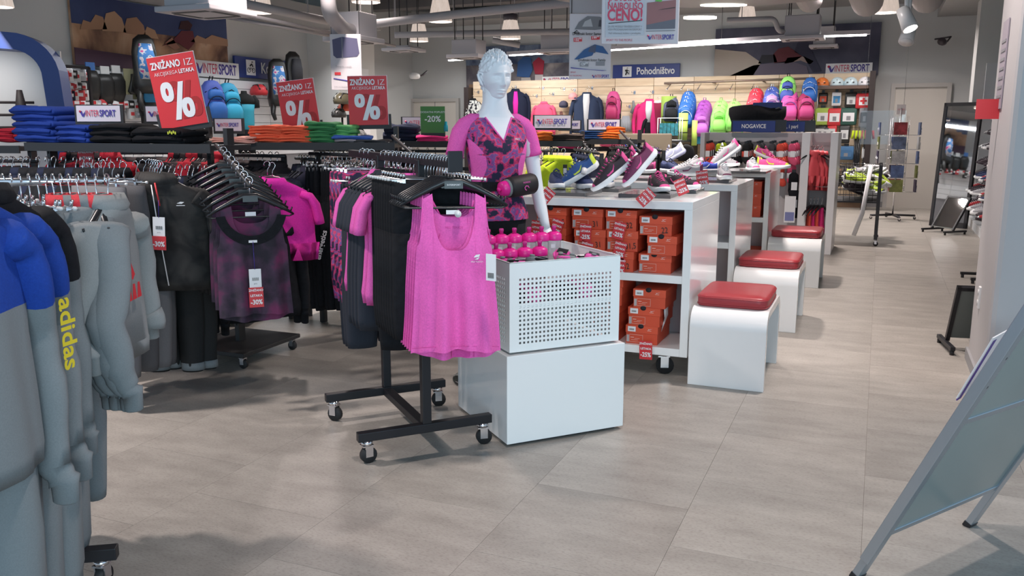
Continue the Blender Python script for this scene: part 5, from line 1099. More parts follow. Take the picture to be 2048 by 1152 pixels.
def gondola(label, pa, pb, zs=1.31, dep=.36, rail=None, base=True, posts=(0, 1), up=0.):
    """black shelf on two slotted posts from pa to pb (world xy of the front edge ends)"""
    L = (pb - pa).length; rz = math.atan2(pb.y - pa.y, pb.x - pa.x); t = thing('clothing_gondola', label, 'clothes rack', (pa + pb) / 2, rz)
    MB().bb(-L / 2, L / 2, 0, dep, zs - .03, zs).build('top_shelf', gm, t, bevel=.002); MB().bb(-L / 2, L / 2, -.01, .004, zs - .045, zs + .008).build('shelf_lip', gm, t)
    for k in posts:
        x = -L / 2 + .02 + k * (L - .04); MB().bb(x - .015, x + .015, dep / 2 - .03, dep / 2 + .03, .06, zs + .1 + up).build('post', gm, t)
        m = MB(); [m.bb(x - .004, x + .004, dep / 2 - .033, dep / 2 - .028, .2 + j * .05, .225 + j * .05) for j in range(22)]; m.build('post_slots', pm('slot_black', (.004, .004, .004), .8), t)
        if base: MB().bb(x - .25, x + .25, dep / 2 - .28, dep / 2 + .28, .075, .10).build('base_plate', gm, t, bevel=.004); [caster(t, x + sx * .21, dep / 2 + sy * .24, .078) for sx in (-1, 1) for sy in (-1, 1)]
    MB().bb(-L / 2 + .04, L / 2 - .04, dep / 2 - .012, dep / 2 + .012, zs - .25, zs - .22).build('cross_rail', gm, t)
    if rail: MB().bb(-L / 2 + .06, L / 2 - .06, -.03 - rail, -.008 - rail, zs - .14, zs - .105).build('hanging_rail', gm, t); m = MB(); [m.bb(x - .01, x + .01, -.03 - rail, dep / 2, zs - .135, zs - .11) for x in (-L / 2 + .07, L / 2 - .07)]; m.build('rail_bracket', gm, t)
    return t
def warm(label, p0, p1):     # waterfall arm with notches
    p0, p1 = Vector(p0), Vector(p1); t = thing('waterfall_arm', label, 'display arm', p0); m = MB(); m.tube([(0, 0, 0), tuple(p1 - p0)], .012, 6); m.build('arm_bar', gm, t)
    m = MB(); [m.tube([(p1 - p0) * k + Vector((0, 0, .008)), (p1 - p0) * k + Vector((0, 0, .026))], .004, 5) for k in (.1, .25, .4, .55, .7, .85, 1)]; m.build('arm_pin', chrome, t)
def shopsign(label, pc, w, rz, h=None, tilt=0.):
    h = h or w * .36; t = thing('brand_sign', label, 'sign', pc, (0, tilt, rz)); MB().bb(-w / 2, w / 2, 0, .006, 0, h).build('sign_plate', pm('sign_lilac_white', (.62, .57, .64), .5), t); MB().bb(-w / 2 - .015, w / 2 + .015, .006, .03, -.02, h + .006).build('sign_holder', gm, t); logo(t, w * .86, 0, -.006, h * .5)
def redboard(label, px, py0, py1, wpx, d_, tilt, rz=YAW):
    a = P(px, py1, d=d_); b_ = P(px, py0, d=d_); h = b_.z - a.z; w = wpx / F * d_; t = thing('discount_sign', label, 'sign', (a.x, a.y, a.z), (0, tilt, rz)); k = w / .30
    MB().bb(-w / 2, w / 2, 0, .006, 0, h).build('red_board', redsign, t); MB().bb(-w / 2, w / 2 + .004, .006, .01, 0, h + .003).build('white_edge', paperwhite, t); MB().bb(-w / 2 - .02, w / 2 + .02, .008, .03, -.03, h * .22).build('sign_holder', gm, t)
    text('ZNIŽANO', w * .20, paperwhite, t, (-w * .12, -.004, h * .87), bold=.03, fit=w * .64); text('IZ', w * .20, paperwhite, t, (w * .36, -.004, h * .865), bold=-.012, fit=w * .17)
    text('AKCIJSKEGA', w * .108, paperwhite, t, (-w * .15, -.004, h * .755), bold=-.01, fit=w * .5); text('LETAKA', w * .115, paperwhite, t, (w * .29, -.004, h * .755), bold=.025, fit=w * .33)
    shd = pm('red_shade_print', (.42, .015, .015), .5)
    for mt, dx, y_ in ((shd, .16 * w, -.0025), (paperwhite, 0, -.004)):
        m = MB()
        for cx, cz in ((-.21, .50), (.17, .25)):
            n = 20; o_ = [(w * (cx + .135 * math.copysign(abs(math.cos(a)) ** .8, math.cos(a))) + dx, h * (cz + .14 * math.copysign(abs(math.sin(a)) ** .8, math.sin(a)))) for a in [2 * math.pi * i / n for i in range(n)]]
            i_ = [(w * (cx + .03 * math.cos(a)) + dx, h * (cz + .055 * math.sin(a))) for a in [2 * math.pi * i / n for i in range(n)]]
            vs = [(x, y_, z) for x, z in o_ + i_]; m.add(vs, [(i, (i + 1) % n, n + (i + 1) % n, n + i) for i in range(n)])
        m.add([(w * .06 + dx, y_ - .0003, h * .62), (w * .17 + dx, y_ - .0003, h * .62), (-w * .03 + dx, y_ - .0003, h * .10), (-w * .15 + dx, y_ - .0003, h * .10)], [(0, 1, 2, 3)]); m.build('percent_shadow' if mt is shd else 'percent_sign', mt, t)
# -- gondola at left with blue and black stacks
gA0, gA1 = Vector((-5.15, 3.98, 0)), Vector((-3.62, 4.0, 0))
gondola('dark gondola at the left with blue and black folded sweaters on top', gA0, gA1, 1.318, .36, rail=.0)
bl = fabric('blue_jersey', (.015, .045, .26)); bk = fabric('black_jersey', (.006, .006, .008))
def ZX(px, z=1.325, y=4.14): q = P(px, 280, Y=y); return (q.x, y, z)
fstack('bl', bl, 5, ZX(100), R(3), ('royal blue folded sweater on top of the leftmost stack', 'royal blue folded sweater inside the leftmost stack'), 'blue sweaters in the leftmost stack', h=.048, w=.36)
fstack('bl2', bl, 3, ZX(178), R(-4), ('mid blue folded sweater with orange mark on the second stack', 'blue folded sweater under the orange marked one'), 'blue sweaters in the second stack', h=.038, w=.30)
fstack('bk', bk, 3, ZX(252), R(2), ('black folded sweater between the blue stack and the red sign', 'black folded sweater low in the middle stack'), 'black sweaters in the middle stack', h=.04, w=.34)
fstack('bk2', bk, 2, ZX(345), R(5), ('black folded sweater with small yellow print under the red sign', 'black folded sweater at the shelf front under the red sign'), 'black sweaters under the red sign', h=.045, w=.38)
q = ZX(345, 1.39, 3.985); yel = pm('yellow_green_print', (.5, .55, .05), .6)
o = thing('yellow_print_label', 'small yellow and blue print on the black folded sweater', 'print', (q[0], q[1], q[2])); m = MB(); [m.box((-.03 + i * .014, 0, .006 * (i % 2)), (.009, .003, .016)) for i in range(5)]; m.build('print_letters', yel, o)
# jackets at the front rail
jm = top_mesh('black_jacket', [jblk, jblk], W=.21, H=.225, L=.62, T=.05, seed=3, SL=.5, amp=.12)
jp = P(318, 322, d=4.35)
for i in range(5):
    f_ = P(318 - i * 5, 318, d=4.35 + i * .045)
    o = hang(jm, 'running_jacket', 'black camouflage running jacket with white zip, frontmost on the dark rail' if i == 0 else 'black running jacket close behind the frontmost one', 'jacket', (f_.x, f_.y, 1.245), YAW + R(8) - R(3) * i, 'black running jackets on the dark rail' if i else 'frontmost black running jacket', 'wide', 'holding the frontmost black jacket' if i == 0 else 'behind the frontmost black jacket', 0, 1.04)
    if i == 0:
        strip(o, 'zip', paperwhite, [(-.03, -.058, -.10), (-.012, -.066, -.30), (.02, -.072, -.59)], .0028); strip(o, 'red_zip_guard', redpaper, [(-.012, -.062, -.09), (.004, -.067, -.20)], .004)
        m = MB(); m.prism([(-.018, 0), (.0, .008), (.018, .006), (.005, -.002)], 0, .001); m.box((0, 0, -.010), (.04, .001, .003)); m.build('chest_logo', paperwhite, o, (.10, -.066, -.19))
        m = MB(); m.tube([(.009 * math.cos(a), 0, .009 * math.sin(a)) for a in range(7)], .0025, 5); m.build('hem_logo', paperwhite, o, (-.085, -.068, -.55))
        pricetag(Vector((f_.x, f_.y, 1.245)) + Vector((math.cos(YAW) * .0, 0, 0)) + FV * -.12 + RV * .02 + Vector((0, 0, -.36)), YAW, 'white and red 30 percent off tag on the black jacket', False, '-30%', .05, True, 1.15)
dk = pants_mesh('cuffed_pants', charc, .16, .95, .04, .09, .06, seed=8)
for i, px in enumerate((322, 350)):
    q = P(px, 330, d=4.5 + .05 * i); o = hang(dk, 'training_pants', 'dark training pants with pale cuffs below the black jacket, ' + ('left', 'right')[i] + ' pair', 'trousers', (q.x, q.y, 1.17), YAW, 'dark pants below the black jacket', 'clip'); [MB().loft([ell(s * .095, 0, z, .064, .043, 14) for z in (-1.04, -1.0)]).build('cuff', greyh, o) for s in (-1, 1)]
# dark grey sweatpants between chrome rail and black jacket
swp = pants_mesh('dark_sweatpants', sweatp, .18, .95, .05, .10, .07, seed=21); swq = pants_mesh('mid_sweatpants', heather('mid_grey', (.09, .09, .10), (.17, .17, .18)), .18, .95, .05, .10, .07, seed=22)
for i, (px, d_, me) in enumerate(((192, 4.2, swq), (222, 4.3, swp), (245, 4.35, swq), (270, 4.45, swp), (205, 4.6, swp), (285, 4.6, swq))):
    q = P(px, 318, d=d_); hang(me, 'sweatpants', 'grey sweatpants between the chrome rail and the black jacket, ' + ORD[i] + ' of six', 'trousers', (q.x, q.y, 1.24), YAW + R(-25 + 12 * (i % 3)), 'dark grey sweatpants behind the chrome rail', 'clip')
# dark clothing filling the rails behind the chrome rail
dj = top_mesh('dark_jacket_side', [blk], seed=31, L=.66); dn = top_mesh('navy_jacket_side', [navyf], seed=32, L=.66)
row([dj, dn, dj], 'dark_jacket', 'dark jacket packed on the rails behind the chrome rail', 'jacket', 16, P(-40, 325, d=5.2).to_tuple()[:2] + (1.24,), P(250, 325, d=5.0).to_tuple()[:2] + (1.24,), YAW + R(80), 'dark jackets behind the chrome rail', 'far')
row([dj, dj, dn], 'dark_jacket', 'dark jacket on the rail under the left gondola shelf', 'jacket', 10, P(300, 325, d=4.9).to_tuple()[:2] + (1.2,), P(430, 325, d=4.9).to_tuple()[:2] + (1.2,), YAW + R(70), 'dark jackets under the left gondola', 'far')
# waterfall arm with plum tanks
post = Vector((-3.66, 4.14, 1.30)); wa = P(432, 290, d=5.0); wb = P(500, 372, d=4.15); warm('notched waterfall arm carrying the plum tank tops', wa, wb)
adir = (wb - wa).normalized(); rzW = math.atan2(adir.y, adir.x) + R(90)
pt_ = tank_mesh('plum_tank', plum, W=.165, H=.178, L=.68, neck=.13, strap=.115, sw=.05, seed=4); pk_ = tank_mesh('plum_tank_black', plum, W=.165, H=.175, L=.68, seed=9, neck=.13)
for i in range(7):
    q = wb.lerp(wa, i * .12 + .02); q = (q.x, q.y, q.z + .028)
    me = pt_ if i < 5 else pk_
    o = hang(me, 'tank_top', 'plum heather tank top with black neckline, frontmost on the waterfall arm' if i == 0 else 'plum and black tank top queued on the waterfall arm, ' + ORD[i] + ' from the front', 'tank top', q, YAW + R(22) + R(4) * (i % 3) - R(2) * i, 'plum tank tops on the waterfall arm' if i else 'frontmost plum tank top', 'wide', 'holding the frontmost plum tank' if i == 0 else 'queued on the waterfall arm, ' + ORD[i] + ' from the front')
    if i == 0:
        vs = []; fs = []
        for j in range(21):
            a = -1.35 + 2.7 * j / 20
            for r1, y_ in ((1.0, -.0255), (1.42, -.026)): vs.append((.125 * math.sin(a) * (1 if r1 == 1 else 1.36), y_ + .004 * abs(math.sin(a)), -.145 - .128 * math.cos(a) * r1 + (.0 if r1 == 1 else .008)))
        for j in range(20): fs.append((2 * j, 2 * j + 1, 2 * j + 3, 2 * j + 2))
        MB().add(vs, fs, 0, True).build('black_neckline', blk, o); MB().box((0, -.028, -.30), (.04, .001, .012)).build('chest_patch', paperwhite, o); MB().box((.0, .016, -.17), (.05, .001, .02)).build('neck_label', paperwhite, o)
        MB().tube([(0, -.03, -.30), (0, -.034, -.42)], .0012, 4).build('tag_string', inknavy, o)
        R3 = Matrix.Rotation(o.rotation_euler[2], 3, 'Z'); pricetag(Vector(q) + R3 @ Vector((0, -.045, -.53)), o.rotation_euler[2], 'white and red 30 percent off tag on the plum tank top', True, '-30%', 0, True, 1.1)
ht = top_mesh('hot_tee', [hot], sleeve='short', L=.5, T=.03, seed=14)
for i, (px, d_) in enumerate(((545, 4.9), (535, 5.05))):
    q = P(px, 352, d=d_); hang(ht, 't_shirt', 'bright magenta short sleeved shirt behind the plum tank tops, ' + ('front', 'rear')[i] + ' one', 'shirt', (q.x, q.y, 1.215), YAW + R(12), 'bright magenta shirts behind the plum tanks', 'wide')
row([dj], 'dark_jacket', 'black garment hanging low behind the plum tank tops', 'jacket', 6, P(425, 365, d=5.1).to_tuple()[:2] + (1.08,), P(520, 365, d=4.8).to_tuple()[:2] + (1.0,), YAW + R(40), 'black garments behind the plum tanks', 'far')
q = P(577, 452, d=5.2); pricetag(q, YAW, 'red discount tag peeking out right of the plum tank top', False, '-30%', .1, False, 1.3)
# -- middle gondola with coral, green and blue stacks
g0, g1 = pxy(395, 6.1), pxy(790, 6.05); gondola('long dark gondola in the middle with coral and green folded shirts', g0, g1, 1.312, .36, rail=None, up=.02)
rzM = math.atan2((g1 - g0).y, (g1 - g0).x)
def onM(px, z=1.316, back=.16): q = pxy(px, 6.08); q = q + Vector((-math.sin(rzM), math.cos(rzM), 0)) * back; return (q.x, q.y, z)
cor = fabric('orange_coral_jersey', (.80, .13, .06)); cor2 = fabric('pale_coral_jersey', (.82, .42, .35)); grn = fabric('green_jersey', (.05, .22, .08)); grn2 = fabric('bright_green_jersey', (.12, .42, .14)); blu = fabric('cornflower_jersey', (.06, .14, .50)); gry = fabric('light_grey_jersey', (.38, .33, .35)); dgry = fabric('dark_grey_jersey', (.06, .06, .065)); crm = fabric('cream_jersey', (.75, .66, .58))
fstack('cr', crm, 2, onM(412), rzM, 'cream folded shirt at the left end of the middle gondola', 'cream shirts on the middle gondola', h=.014, w=.22)
fstack('co2', cor2, 3, onM(468, back=.1), rzM, 'pale coral folded shirt left of the orange stack', 'pale coral shirts on the middle gondola', h=.013, w=.3)
fstack('co', cor, 6, onM(530), rzM, ('orange coral folded shirt topping the left orange stack', 'orange coral folded shirt in the left orange stack'), 'orange coral shirts in the left stack', h=.021, w=.25)
fstack('co', cor, 6, onM(585), rzM, ('orange coral folded shirt topping the right orange stack', 'orange coral folded shirt in the right orange stack'), 'orange coral shirts in the right stack', h=.02, w=.23)
fstack('gn', grn, 5, onM(637), rzM, ('green folded shirt topping the left green stack', 'dark green folded shirt in the left green stack'), 'green shirts in the left green stack', h=.030, w=.22)
fstack('gn2', grn2, 4, onM(676, back=.2), rzM, ('bright green folded shirt topping the right green stack', 'bright green folded shirt in the right green stack'), 'green shirts in the right green stack', h=.032, w=.18)
fstack('gr', gry, 1, onM(693), rzM, 'pale grey folded shirt under the blue one', 'grey shirts on the middle gondola', h=.022, w=.22); fstack('bu', blu, 1, onM(695, 1.338), rzM + .1, 'cornflower blue folded shirt lying before the right red sign', 'blue shirt on the middle gondola', h=.024, w=.28); fstack('dg', dgry, 1, onM(735), rzM, 'dark grey folded shirt below the right red sign', 'dark grey shirt on the middle gondola', h=.018, w=.24)
warm('waterfall arm sloping down from the middle gondola', P(785, 272, d=6.0), P(850, 330, d=5.0))
redboard('tilted red discount board above the black folded sweaters', 370, 108, 252, 92, 5.3, R(-9)); redboard('tilted red discount board behind the orange coral stacks', 606, 160, 268, 72, 6.8, R(-7)); redboard('upright red discount board behind the blue folded shirt', 738, 152, 250, 76, 6.4, R(-1))
shopsign('wide lilac brand plate behind the blue folded sweaters', P(198, 243, d=5.6), .28, YAW, .10); shopsign('brand plate half hidden by the tilted red board', P(330, 243, d=5.9), .25, YAW, .10); shopsign('small brand plate left of the orange stacks', P(457, 262, d=6.3), .19, YAW, .085); shopsign('brand plate standing before the green notice', P(839, 258, d=8.0), .31, YAW, .105); shopsign('brand plate right of the mannequin shoulder', P(1105, 256, d=8.2), .34, YAW, .115); shopsign('brand plate behind the orange folded shirts', P(1208, 259, d=9.0), .32, YAW, .1); shopsign('brand plate partly covered between the two right ones', P(1140, 258, d=9.5), .22, YAW, .09)
o = thing('green_notice', 'green discount notice standing before the double door', 'sign', P(866, 266, d=7.5), YAW); w, h = .21, .225; MB().bb(-w / 2, w / 2, 0, .006, 0, h).build('green_board', pm('notice_green', (.06, .22, .04), .5), o); text('DODATNI POPUSTI', .024, paperwhite, o, (0, -.003, h * .78)); text('-20%', .07, paperwhite, o, (0, -.003, h * .52), bold=.02); MB().bb(-w / 2, w / 2, .006, .03, -.03, .01).build('notice_foot', gm, o)
# rails of clothes behind: one row per pixel span, at its own depth
def prow(mesh, name, label, cat, n, px0, px1, d0, d1, z, rot, group, hk='far', sc=1., jit=.1):
    a, b_ = P(px0, 300, d=d0), P(px1, 300, d=d1); L = (b_ - a).length; rz = math.atan2(b_.y - a.y, b_.x - a.x)
    t = thing('hanging_rail', 'black rail carrying ' + group, 'clothes rail', (a.x, a.y, z - .002), math.atan2(b_.y - a.y, b_.x - a.x)); MB().tube([(-.05, 0, 0), (math.hypot(b_.x - a.x, b_.y - a.y) + .05, 0, 0)], .0125, 8).build('rail_tube', greymetal, t); m = MB(); [m.bb(x - .015, x + .015, .02, .05, -z, 0) for x in (0, math.hypot(b_.x - a.x, b_.y - a.y))]; m.build('rail_post', gm, t)
    return row(mesh, name, label, cat, n, (a.x, a.y, z + .014), (b_.x, b_.y, z + .014), YAW + rot, group, hk, sc, jit)
bp_ = pants_mesh('black_pants_row', blk, .15, 1.0, .035, .09, .08, seed=41)
r_ = prow([bp_], 'training_pants', 'black training pants reaching down in the row right of the grey jackets', 'trousers', 12, 628, 735, 6.2, 5.9, 1.24, R(75), 'the long black training pants', 'clip')
o = r_[4]; tt = thing('leg_print', 'vertical white lettering printed on the black training pants', 'print', P(643, 490, d=5.75), YAW); text('energetics', .05, paperwhite, tt, (0, 0, 0), (R(90), R(-75), 0), .02)
tj = top_mesh('taupe_jacket', [taupe], seed=43, L=.70, hood=True); vj = top_mesh('slate_jacket', [slate], seed=44, L=.70)
prow([tj], 'hooded_jacket', 'brownish grey hooded jacket in the row behind the plum tank tops', 'jacket', 9, 440, 560, 6.6, 6.3, 1.22, R(58), 'the brownish hooded jackets', 'far', 1.02)
prow([vj, vj, top_mesh('grey_jacket', [heather('jacket_grey', (.08, .08, .10), (.14, .14, .17))], seed=45, L=.85)], 'padded_jacket', 'slate violet jacket beside the long black pants', 'jacket', 4, 596, 622, 6.4, 6.2, 1.2, R(62), 'the slate violet jackets', 'far', 1.1)
gk = top_mesh('green_edge', [greenf], seed=46, L=.85); q = P(617, 330, d=6.5); hang(gk, 'green_jacket', 'green jacket showing as a strip beside the black pants', 'jacket', (q.x, q.y, 1.1), YAW + R(62), 'green jacket strip', 'far')
prow([dj, tj, dj], 'dark_jacket', 'dark garment on the rail far behind the middle gondola', 'jacket', 14, 640, 900, 8.0, 7.6, 1.22, R(75), 'the dark clothes behind the middle gondola', 'far')
prow([dj, dj, tj], 'dark_jacket', 'dark garment on the deep rail behind the left gondola', 'jacket', 14, 150, 440, 7.0, 7.2, 1.22, R(75), 'the dark clothes behind the left gondola', 'far')
g2, g3 = pxy(780, 7.6), pxy(960, 7.4); gondola('dark gondola under the green notice', g2, g3, 1.30, .34)
fstack('na', navyf, 2, tuple(pxy(805, 7.7)) [:2] + (1.31,), YAW, 'navy and blue folded sweaters by the brand plate', 'navy sweaters by the green notice', h=.07, w=.3); fstack('ro', rose, 2, tuple(pxy(865, 7.6))[:2] + (1.302,), YAW, 'crimson folded shirt under the green notice', 'crimson shirts under the green notice', h=.025, w=.26)
o = thing('small_bottle', 'small teal bottle standing on the gondola by the mannequin arm', 'bottle', P(892, 263, d=7.5)); MB().lathe([(.018, 0), (.018, .05), (.012, .06), (.012, .08), (.01, .085)], 12).build('bottle_body', pm('teal', (.02, .35, .45), .3), o)
# right of the mannequin
g4, g5 = pxy(1060, 8.3), pxy(1165, 8.2); gondola('dark gondola right of the mannequin with brown folded shirts', g4, g5, 1.29, .34); g6, g7 = pxy(1168, 8.9), pxy(1275, 8.7); gondola('dark gondola with blue and orange folded shirts', g6, g7, 1.30, .34)
fstack('br', fabric('brown_jersey', (.06, .045, .04)), 3, tuple(pxy(1135, 8.4))[:2] + (1.292,), YAW, 'brown folded shirt right of the mannequin', 'brown shirts right of the mannequin', h=.022, w=.3); fstack('or', fabric('orange_jersey', (.75, .17, .03)), 3, tuple(pxy(1088, 8.4))[:2] + (1.292,), YAW, 'orange folded shirt next to the mannequin sleeve', 'orange shirts next to the mannequin', h=.03, w=.16)
fstack('db', fabric('denim_jersey', (.015, .05, .15)), 4, tuple(pxy(1181, 9.0))[:2] + (1.302,), YAW, 'denim blue folded shirt left of the orange stack', 'denim blue shirts', h=.022, w=.24); fstack('or2', MT['orange_jersey'], 3, tuple(pxy(1212, 9.0))[:2] + (1.302,), YAW, ('orange folded shirt topping the stack before the brand plate', 'orange folded shirt before the brand plate'), 'orange shirts before the brand plate', h=.025, w=.26); fstack('or3', MT['orange_jersey'], 2, tuple(pxy(1225, 9.1))[:2] + (1.37,), YAW + .2, 'loosely folded orange shirt on the orange stack', 'loose orange shirts', h=.03, w=.2)
prow([pants_mesh('beige_pants', beige, .16, .95, .035, .09, .06)], 'training_pants', 'beige pants hanging right beside the mannequin arm', 'trousers', 5, 1076, 1098, 7.6, 7.8, 1.22, R(80), 'the beige pants', 'clip')
ly = top_mesh('lime_sweater', [lime], seed=51, L=.66, W=.19); 
for i, px in enumerate((1127, 1114, 1102)):
    q = P(px, 302, d=7.4 + .1 * i); hang(ly, 'sweater', 'lime yellow running sweater facing the aisle, ' + ('frontmost', 'second', 'third')[i] + ' of three', 'sweater', (q.x, q.y, 1.235), YAW + R(12 + 6 * i), 'lime sweaters', 'far', 'of the ' + ('frontmost', 'second', 'third')[i] + ' lime sweater')
q = P(1130, 340, d=7.2); o = thing('swing_tag', 'black and white swing tag on the frontmost lime sweater', 'price tag', q, YAW); MB().box((0, 0, 0), (.035, .002, .09)).build('tag_card', inkblack, o); MB().box((0, -.002, -.01), (.028, .001, .05)).build('tag_label', paperwhite, o)
nj = top_mesh('navy_jacket', [navyf], seed=52, L=.72); cj = top_mesh('charcoal_jacket', [charc], seed=53, L=.72)
prow([nj], 'running_jacket', 'navy jacket on the sloping row right of the lime sweaters', 'jacket', 7, 1150, 1195, 8.4, 7.0, 1.22, R(48), 'the navy jackets', 'far', 1., .05)
prow([cj], 'running_jacket', 'charcoal jacket in the row above the navy jackets', 'jacket', 6, 1222, 1250, 9.0, 8.4, 1.22, R(55), 'the charcoal jackets', 'far', 1., .05); prow([blkm] if False else [dj], 'running_jacket', 'black jacket filling the gap in the right clothes rows', 'jacket', 7, 1238, 1285, 9.2, 8.8, 1.22, R(75), 'the black filler jackets', 'far'); prow([cj, dj], 'running_jacket', 'black jacket on the row left of the sock fixture', 'jacket', 7, 1270, 1320, 9.2, 7.9, 1.22, R(50), 'the rightmost black jackets', 'far', 1., .05)
warm('waterfall arm right of the brown shirts', P(1165, 285, d=8.3), P(1192, 318, d=7.3)); warm('pale tipped waterfall arm right of the orange shirts', P(1240, 262, d=8.8), P(1288, 312, d=7.8))
for px, d_, c_, lb in ((1140, 9.6, rose, 'crimson'), (1225, 10.2, pinkf, 'pink')): fstack('x' + lb, c_, 2, tuple(pxy(px, d_))[:2] + (1.2,), YAW, lb + ' folded shirt on the shelf seen below the gondola tops', lb + ' shirts on the lower shelf', h=.03, w=.28); gondola('dark low shelf behind holding the ' + lb + ' shirts', pxy(px - 40, d_), pxy(px + 40, d_), 1.195, .3)
# ---------------- timber slat wall at the back ----------------
woodm = [ramp_mat('pine_%d' % k, [(.3, c1_), (.7, c2_)], 2.5, .6, detail=8, stretch=(1, 1, 9), bump=.1) for k, (c1_, c2_) in enumerate((((.68, .50, .33), (.80, .64, .45)), ((.62, .45, .29), (.76, .60, .42)), ((.72, .56, .40), (.84, .70, .52))))]
YS = 16.62; sx0 = P(936, 180, Y=YS).x; sx1 = P(1752, 150, Y=YS).x
t = thing('slat_wall', 'pine slat wall with hooks along the back of the shop', 'wall display', ((sx0 + sx1) / 2, YS, 0)); cx = (sx0 + sx1) / 2
MB().bb(sx0 - cx, sx1 - cx, .05, .3, 0, 2.32).build('backing', pm('slat_gap', (.18, .11, .07), .9), t)
ncol = 10; cw = (sx1 - sx0 - .2) / ncol; sm = []
for k in range(3): m = MB(); m.bb(0, cw - .008, 0, .05, 0, .152); sm.append(m.mesh('plank', woodm[k]))
for i in range(ncol):
    for j in range(10): inst('plank', sm[rnd.randrange(3)], t, (sx0 - cx + .12 + i * cw, 0, .80 + j * .1575))
m = MB(); [m.bb(sx0 - cx + .12, sx1 - cx - .1, 0, .05, .16 + j * .1575, .312 + j * .1575) for j in range(4)]; tag(m.build('low_planks', woodm[1], t), kind='stuff')
MB().bb(-.09 + sx1 - cx, sx1 - cx, -.35, .3, 0, 2.38).build('end_panel', pm('dark_brown', (.03, .02, .02), .6), t); MB().bb(sx0 - cx, sx0 - cx + .1, -.2, .3, 0, 2.25).build('end_panel', MT['dark_brown'], t)
m = MB(); [m.bb(sx1 - cx - .12, sx1 - cx - .10, -.01, 0, .2 + .04 * j, .22 + .04 * j) for j in range(52)]; m.build('slotted_strip', inkblack, t)
def S(px, py, y=YS - .05): return P(px, py, Y=y)
m = MB(); a = S(1335, 168) ; b_ = S(1632, 158); m.tube([(a.x - cx, -.32, a.z), (b_.x - cx, -.32, b_.z)], .02, 8)
for px in (1337, 1430, 1530, 1630): q = S(px, 165); m.tube([(q.x - cx, 0, a.z), (q.x - cx, -.32, a.z)], .015, 6)
m.build('hanging_tube', pm('rail_brown', (.25, .19, .15), .4, .5), t)
hk = MB(); hk.tube([(0, 0, 0), (0, -.2, -.01), (0, -.22, .02)], .006, 5); hk.box((0, 0, 0), (.04, .01, .06)); hkm = hk.mesh('hook', chrome)
for px, py in ((955, 184), (1030, 175), (1072, 192), (1085, 176), (1105, 188), (1127, 178), (1148, 180), (1183, 176), (1228, 188), (1268, 185), (1258, 213), (1305, 184)): inst('hook', hkm, t, (S(px, py).x - cx, 0, S(px, py).z))
# jackets on the wall
def walltop(key, mats, px, py, label, cat, W=.2, sc=1., rz=0, L=.7, sleeve='long', name='wall_jacket', **k):
    q = S(px, py, YS - .14); return hang(top_mesh('wall_' + key, mats, W=W, L=L, T=.07, sleeve=sleeve, seed=60, **k), name, label, cat, q, rz, label, 'far', 'holding the ' + label.split(' hanging')[0], sc=sc)
o = walltop('n1', [navyf, navyf], 1031, 172, 'open navy jacket over a pink top hanging behind the mannequin head', 'jacket', sc=1.12, rz=R(25)); MB().loft([ell(0, -.07, z, w_, .025, 12) for z, w_ in ((-.10, .03), (-.3, .05), (-.66, .035))]).build('inner_shirt', hot, o)
walltop('p1', [pinkf, pinkf], 1088, 198, 'pink half-zip fleece hanging on the timber wall', 'fleece', sc=.98)
o = walltop('n2', [fabric('steel_navy', (.03, .045, .09)), MT['steel_navy']], 1174, 178, 'open navy jacket over a white shirt hanging on the timber wall', 'jacket', sc=1.22, rz=R(12)); MB().loft([ell(0, -.075, z, w_, .03, 12) for z, w_ in ((-.08, .05), (-.2, .055), (-.66, .022))]).build('inner_shirt', whitef, o)
o = walltop('r1', [rose, rose], 1299, 192, 'open crimson jacket over a white shirt hanging left of the rucksacks', 'jacket', sc=1.1, rz=R(10)); MB().loft([ell(0, -.07, z, w_, .03, 12) for z, w_ in ((-.09, .05), (-.25, .06), (-.45, .03))]).build('inner_shirt', whitef, o)
walltop('r2', [fabric('dark_crimson', (.25, .02, .06)), whitef], 1316, 196, 'dark crimson jacket behind the open crimson one', 'jacket', sc=.95)
walltop('k1', [blk, blk], 1307, 226, 'black jacket hanging slanted in front of the crimson jacket', 'jacket', sc=.8, rz=R(30))
walltop('c1', [ramp_mat('white_pattern', [(.45, (.01, .01, .02)), (.5, (.6, .62, .6))], 14, .8, interp='CONSTANT'), blk], 946, 192, 'black and white patterned jacket at the left end of the timber wall', 'jacket', sc=.9, W=.16)
# caps
def cap(label, px, py, mt, mt2):
    t_ = thing('cap', label, 'cap', S(px, py, YS - .15), R(20)); MB().lathe([(.085, 0), (.092, .03), (.085, .08), (.05, .115), (.01, .125)], 16).build('crown', mt, t_); MB().loft([[(.08 * math.sin(a), -.07 - .09 * math.cos(a * .9), z - .02 * math.cos(a)) for a in [-1.4 + .28 * i for i in range(11)]] + [(.08 * math.sin(a), -.05, z) for a in [1.4 - .28 * i for i in range(11)]] for z in (.0, .008)]).build('visor', mt2, t_)
cap('pale pink cap hanging on the timber wall', 1146, 198, pm('pale_pink', (.80, .35, .35), .7), pm('pale_pink', (.8, .35, .35))); cap('grey blue cap hanging left of the pink one', 1127, 214, slate, navyf)
KS = (fb('sandal_tan', (.45, .2, .15)), navyf, swht, sin, navyf)
for px in (1122, 1141): shoe('s', KS, 'tan and navy shoe on the timber wall, ' + ('left' if px < 1130 else 'right') + ' of the pair', S(px, 243, YS - .05), 0, (R(30), 0, R(20)), sc=.95)
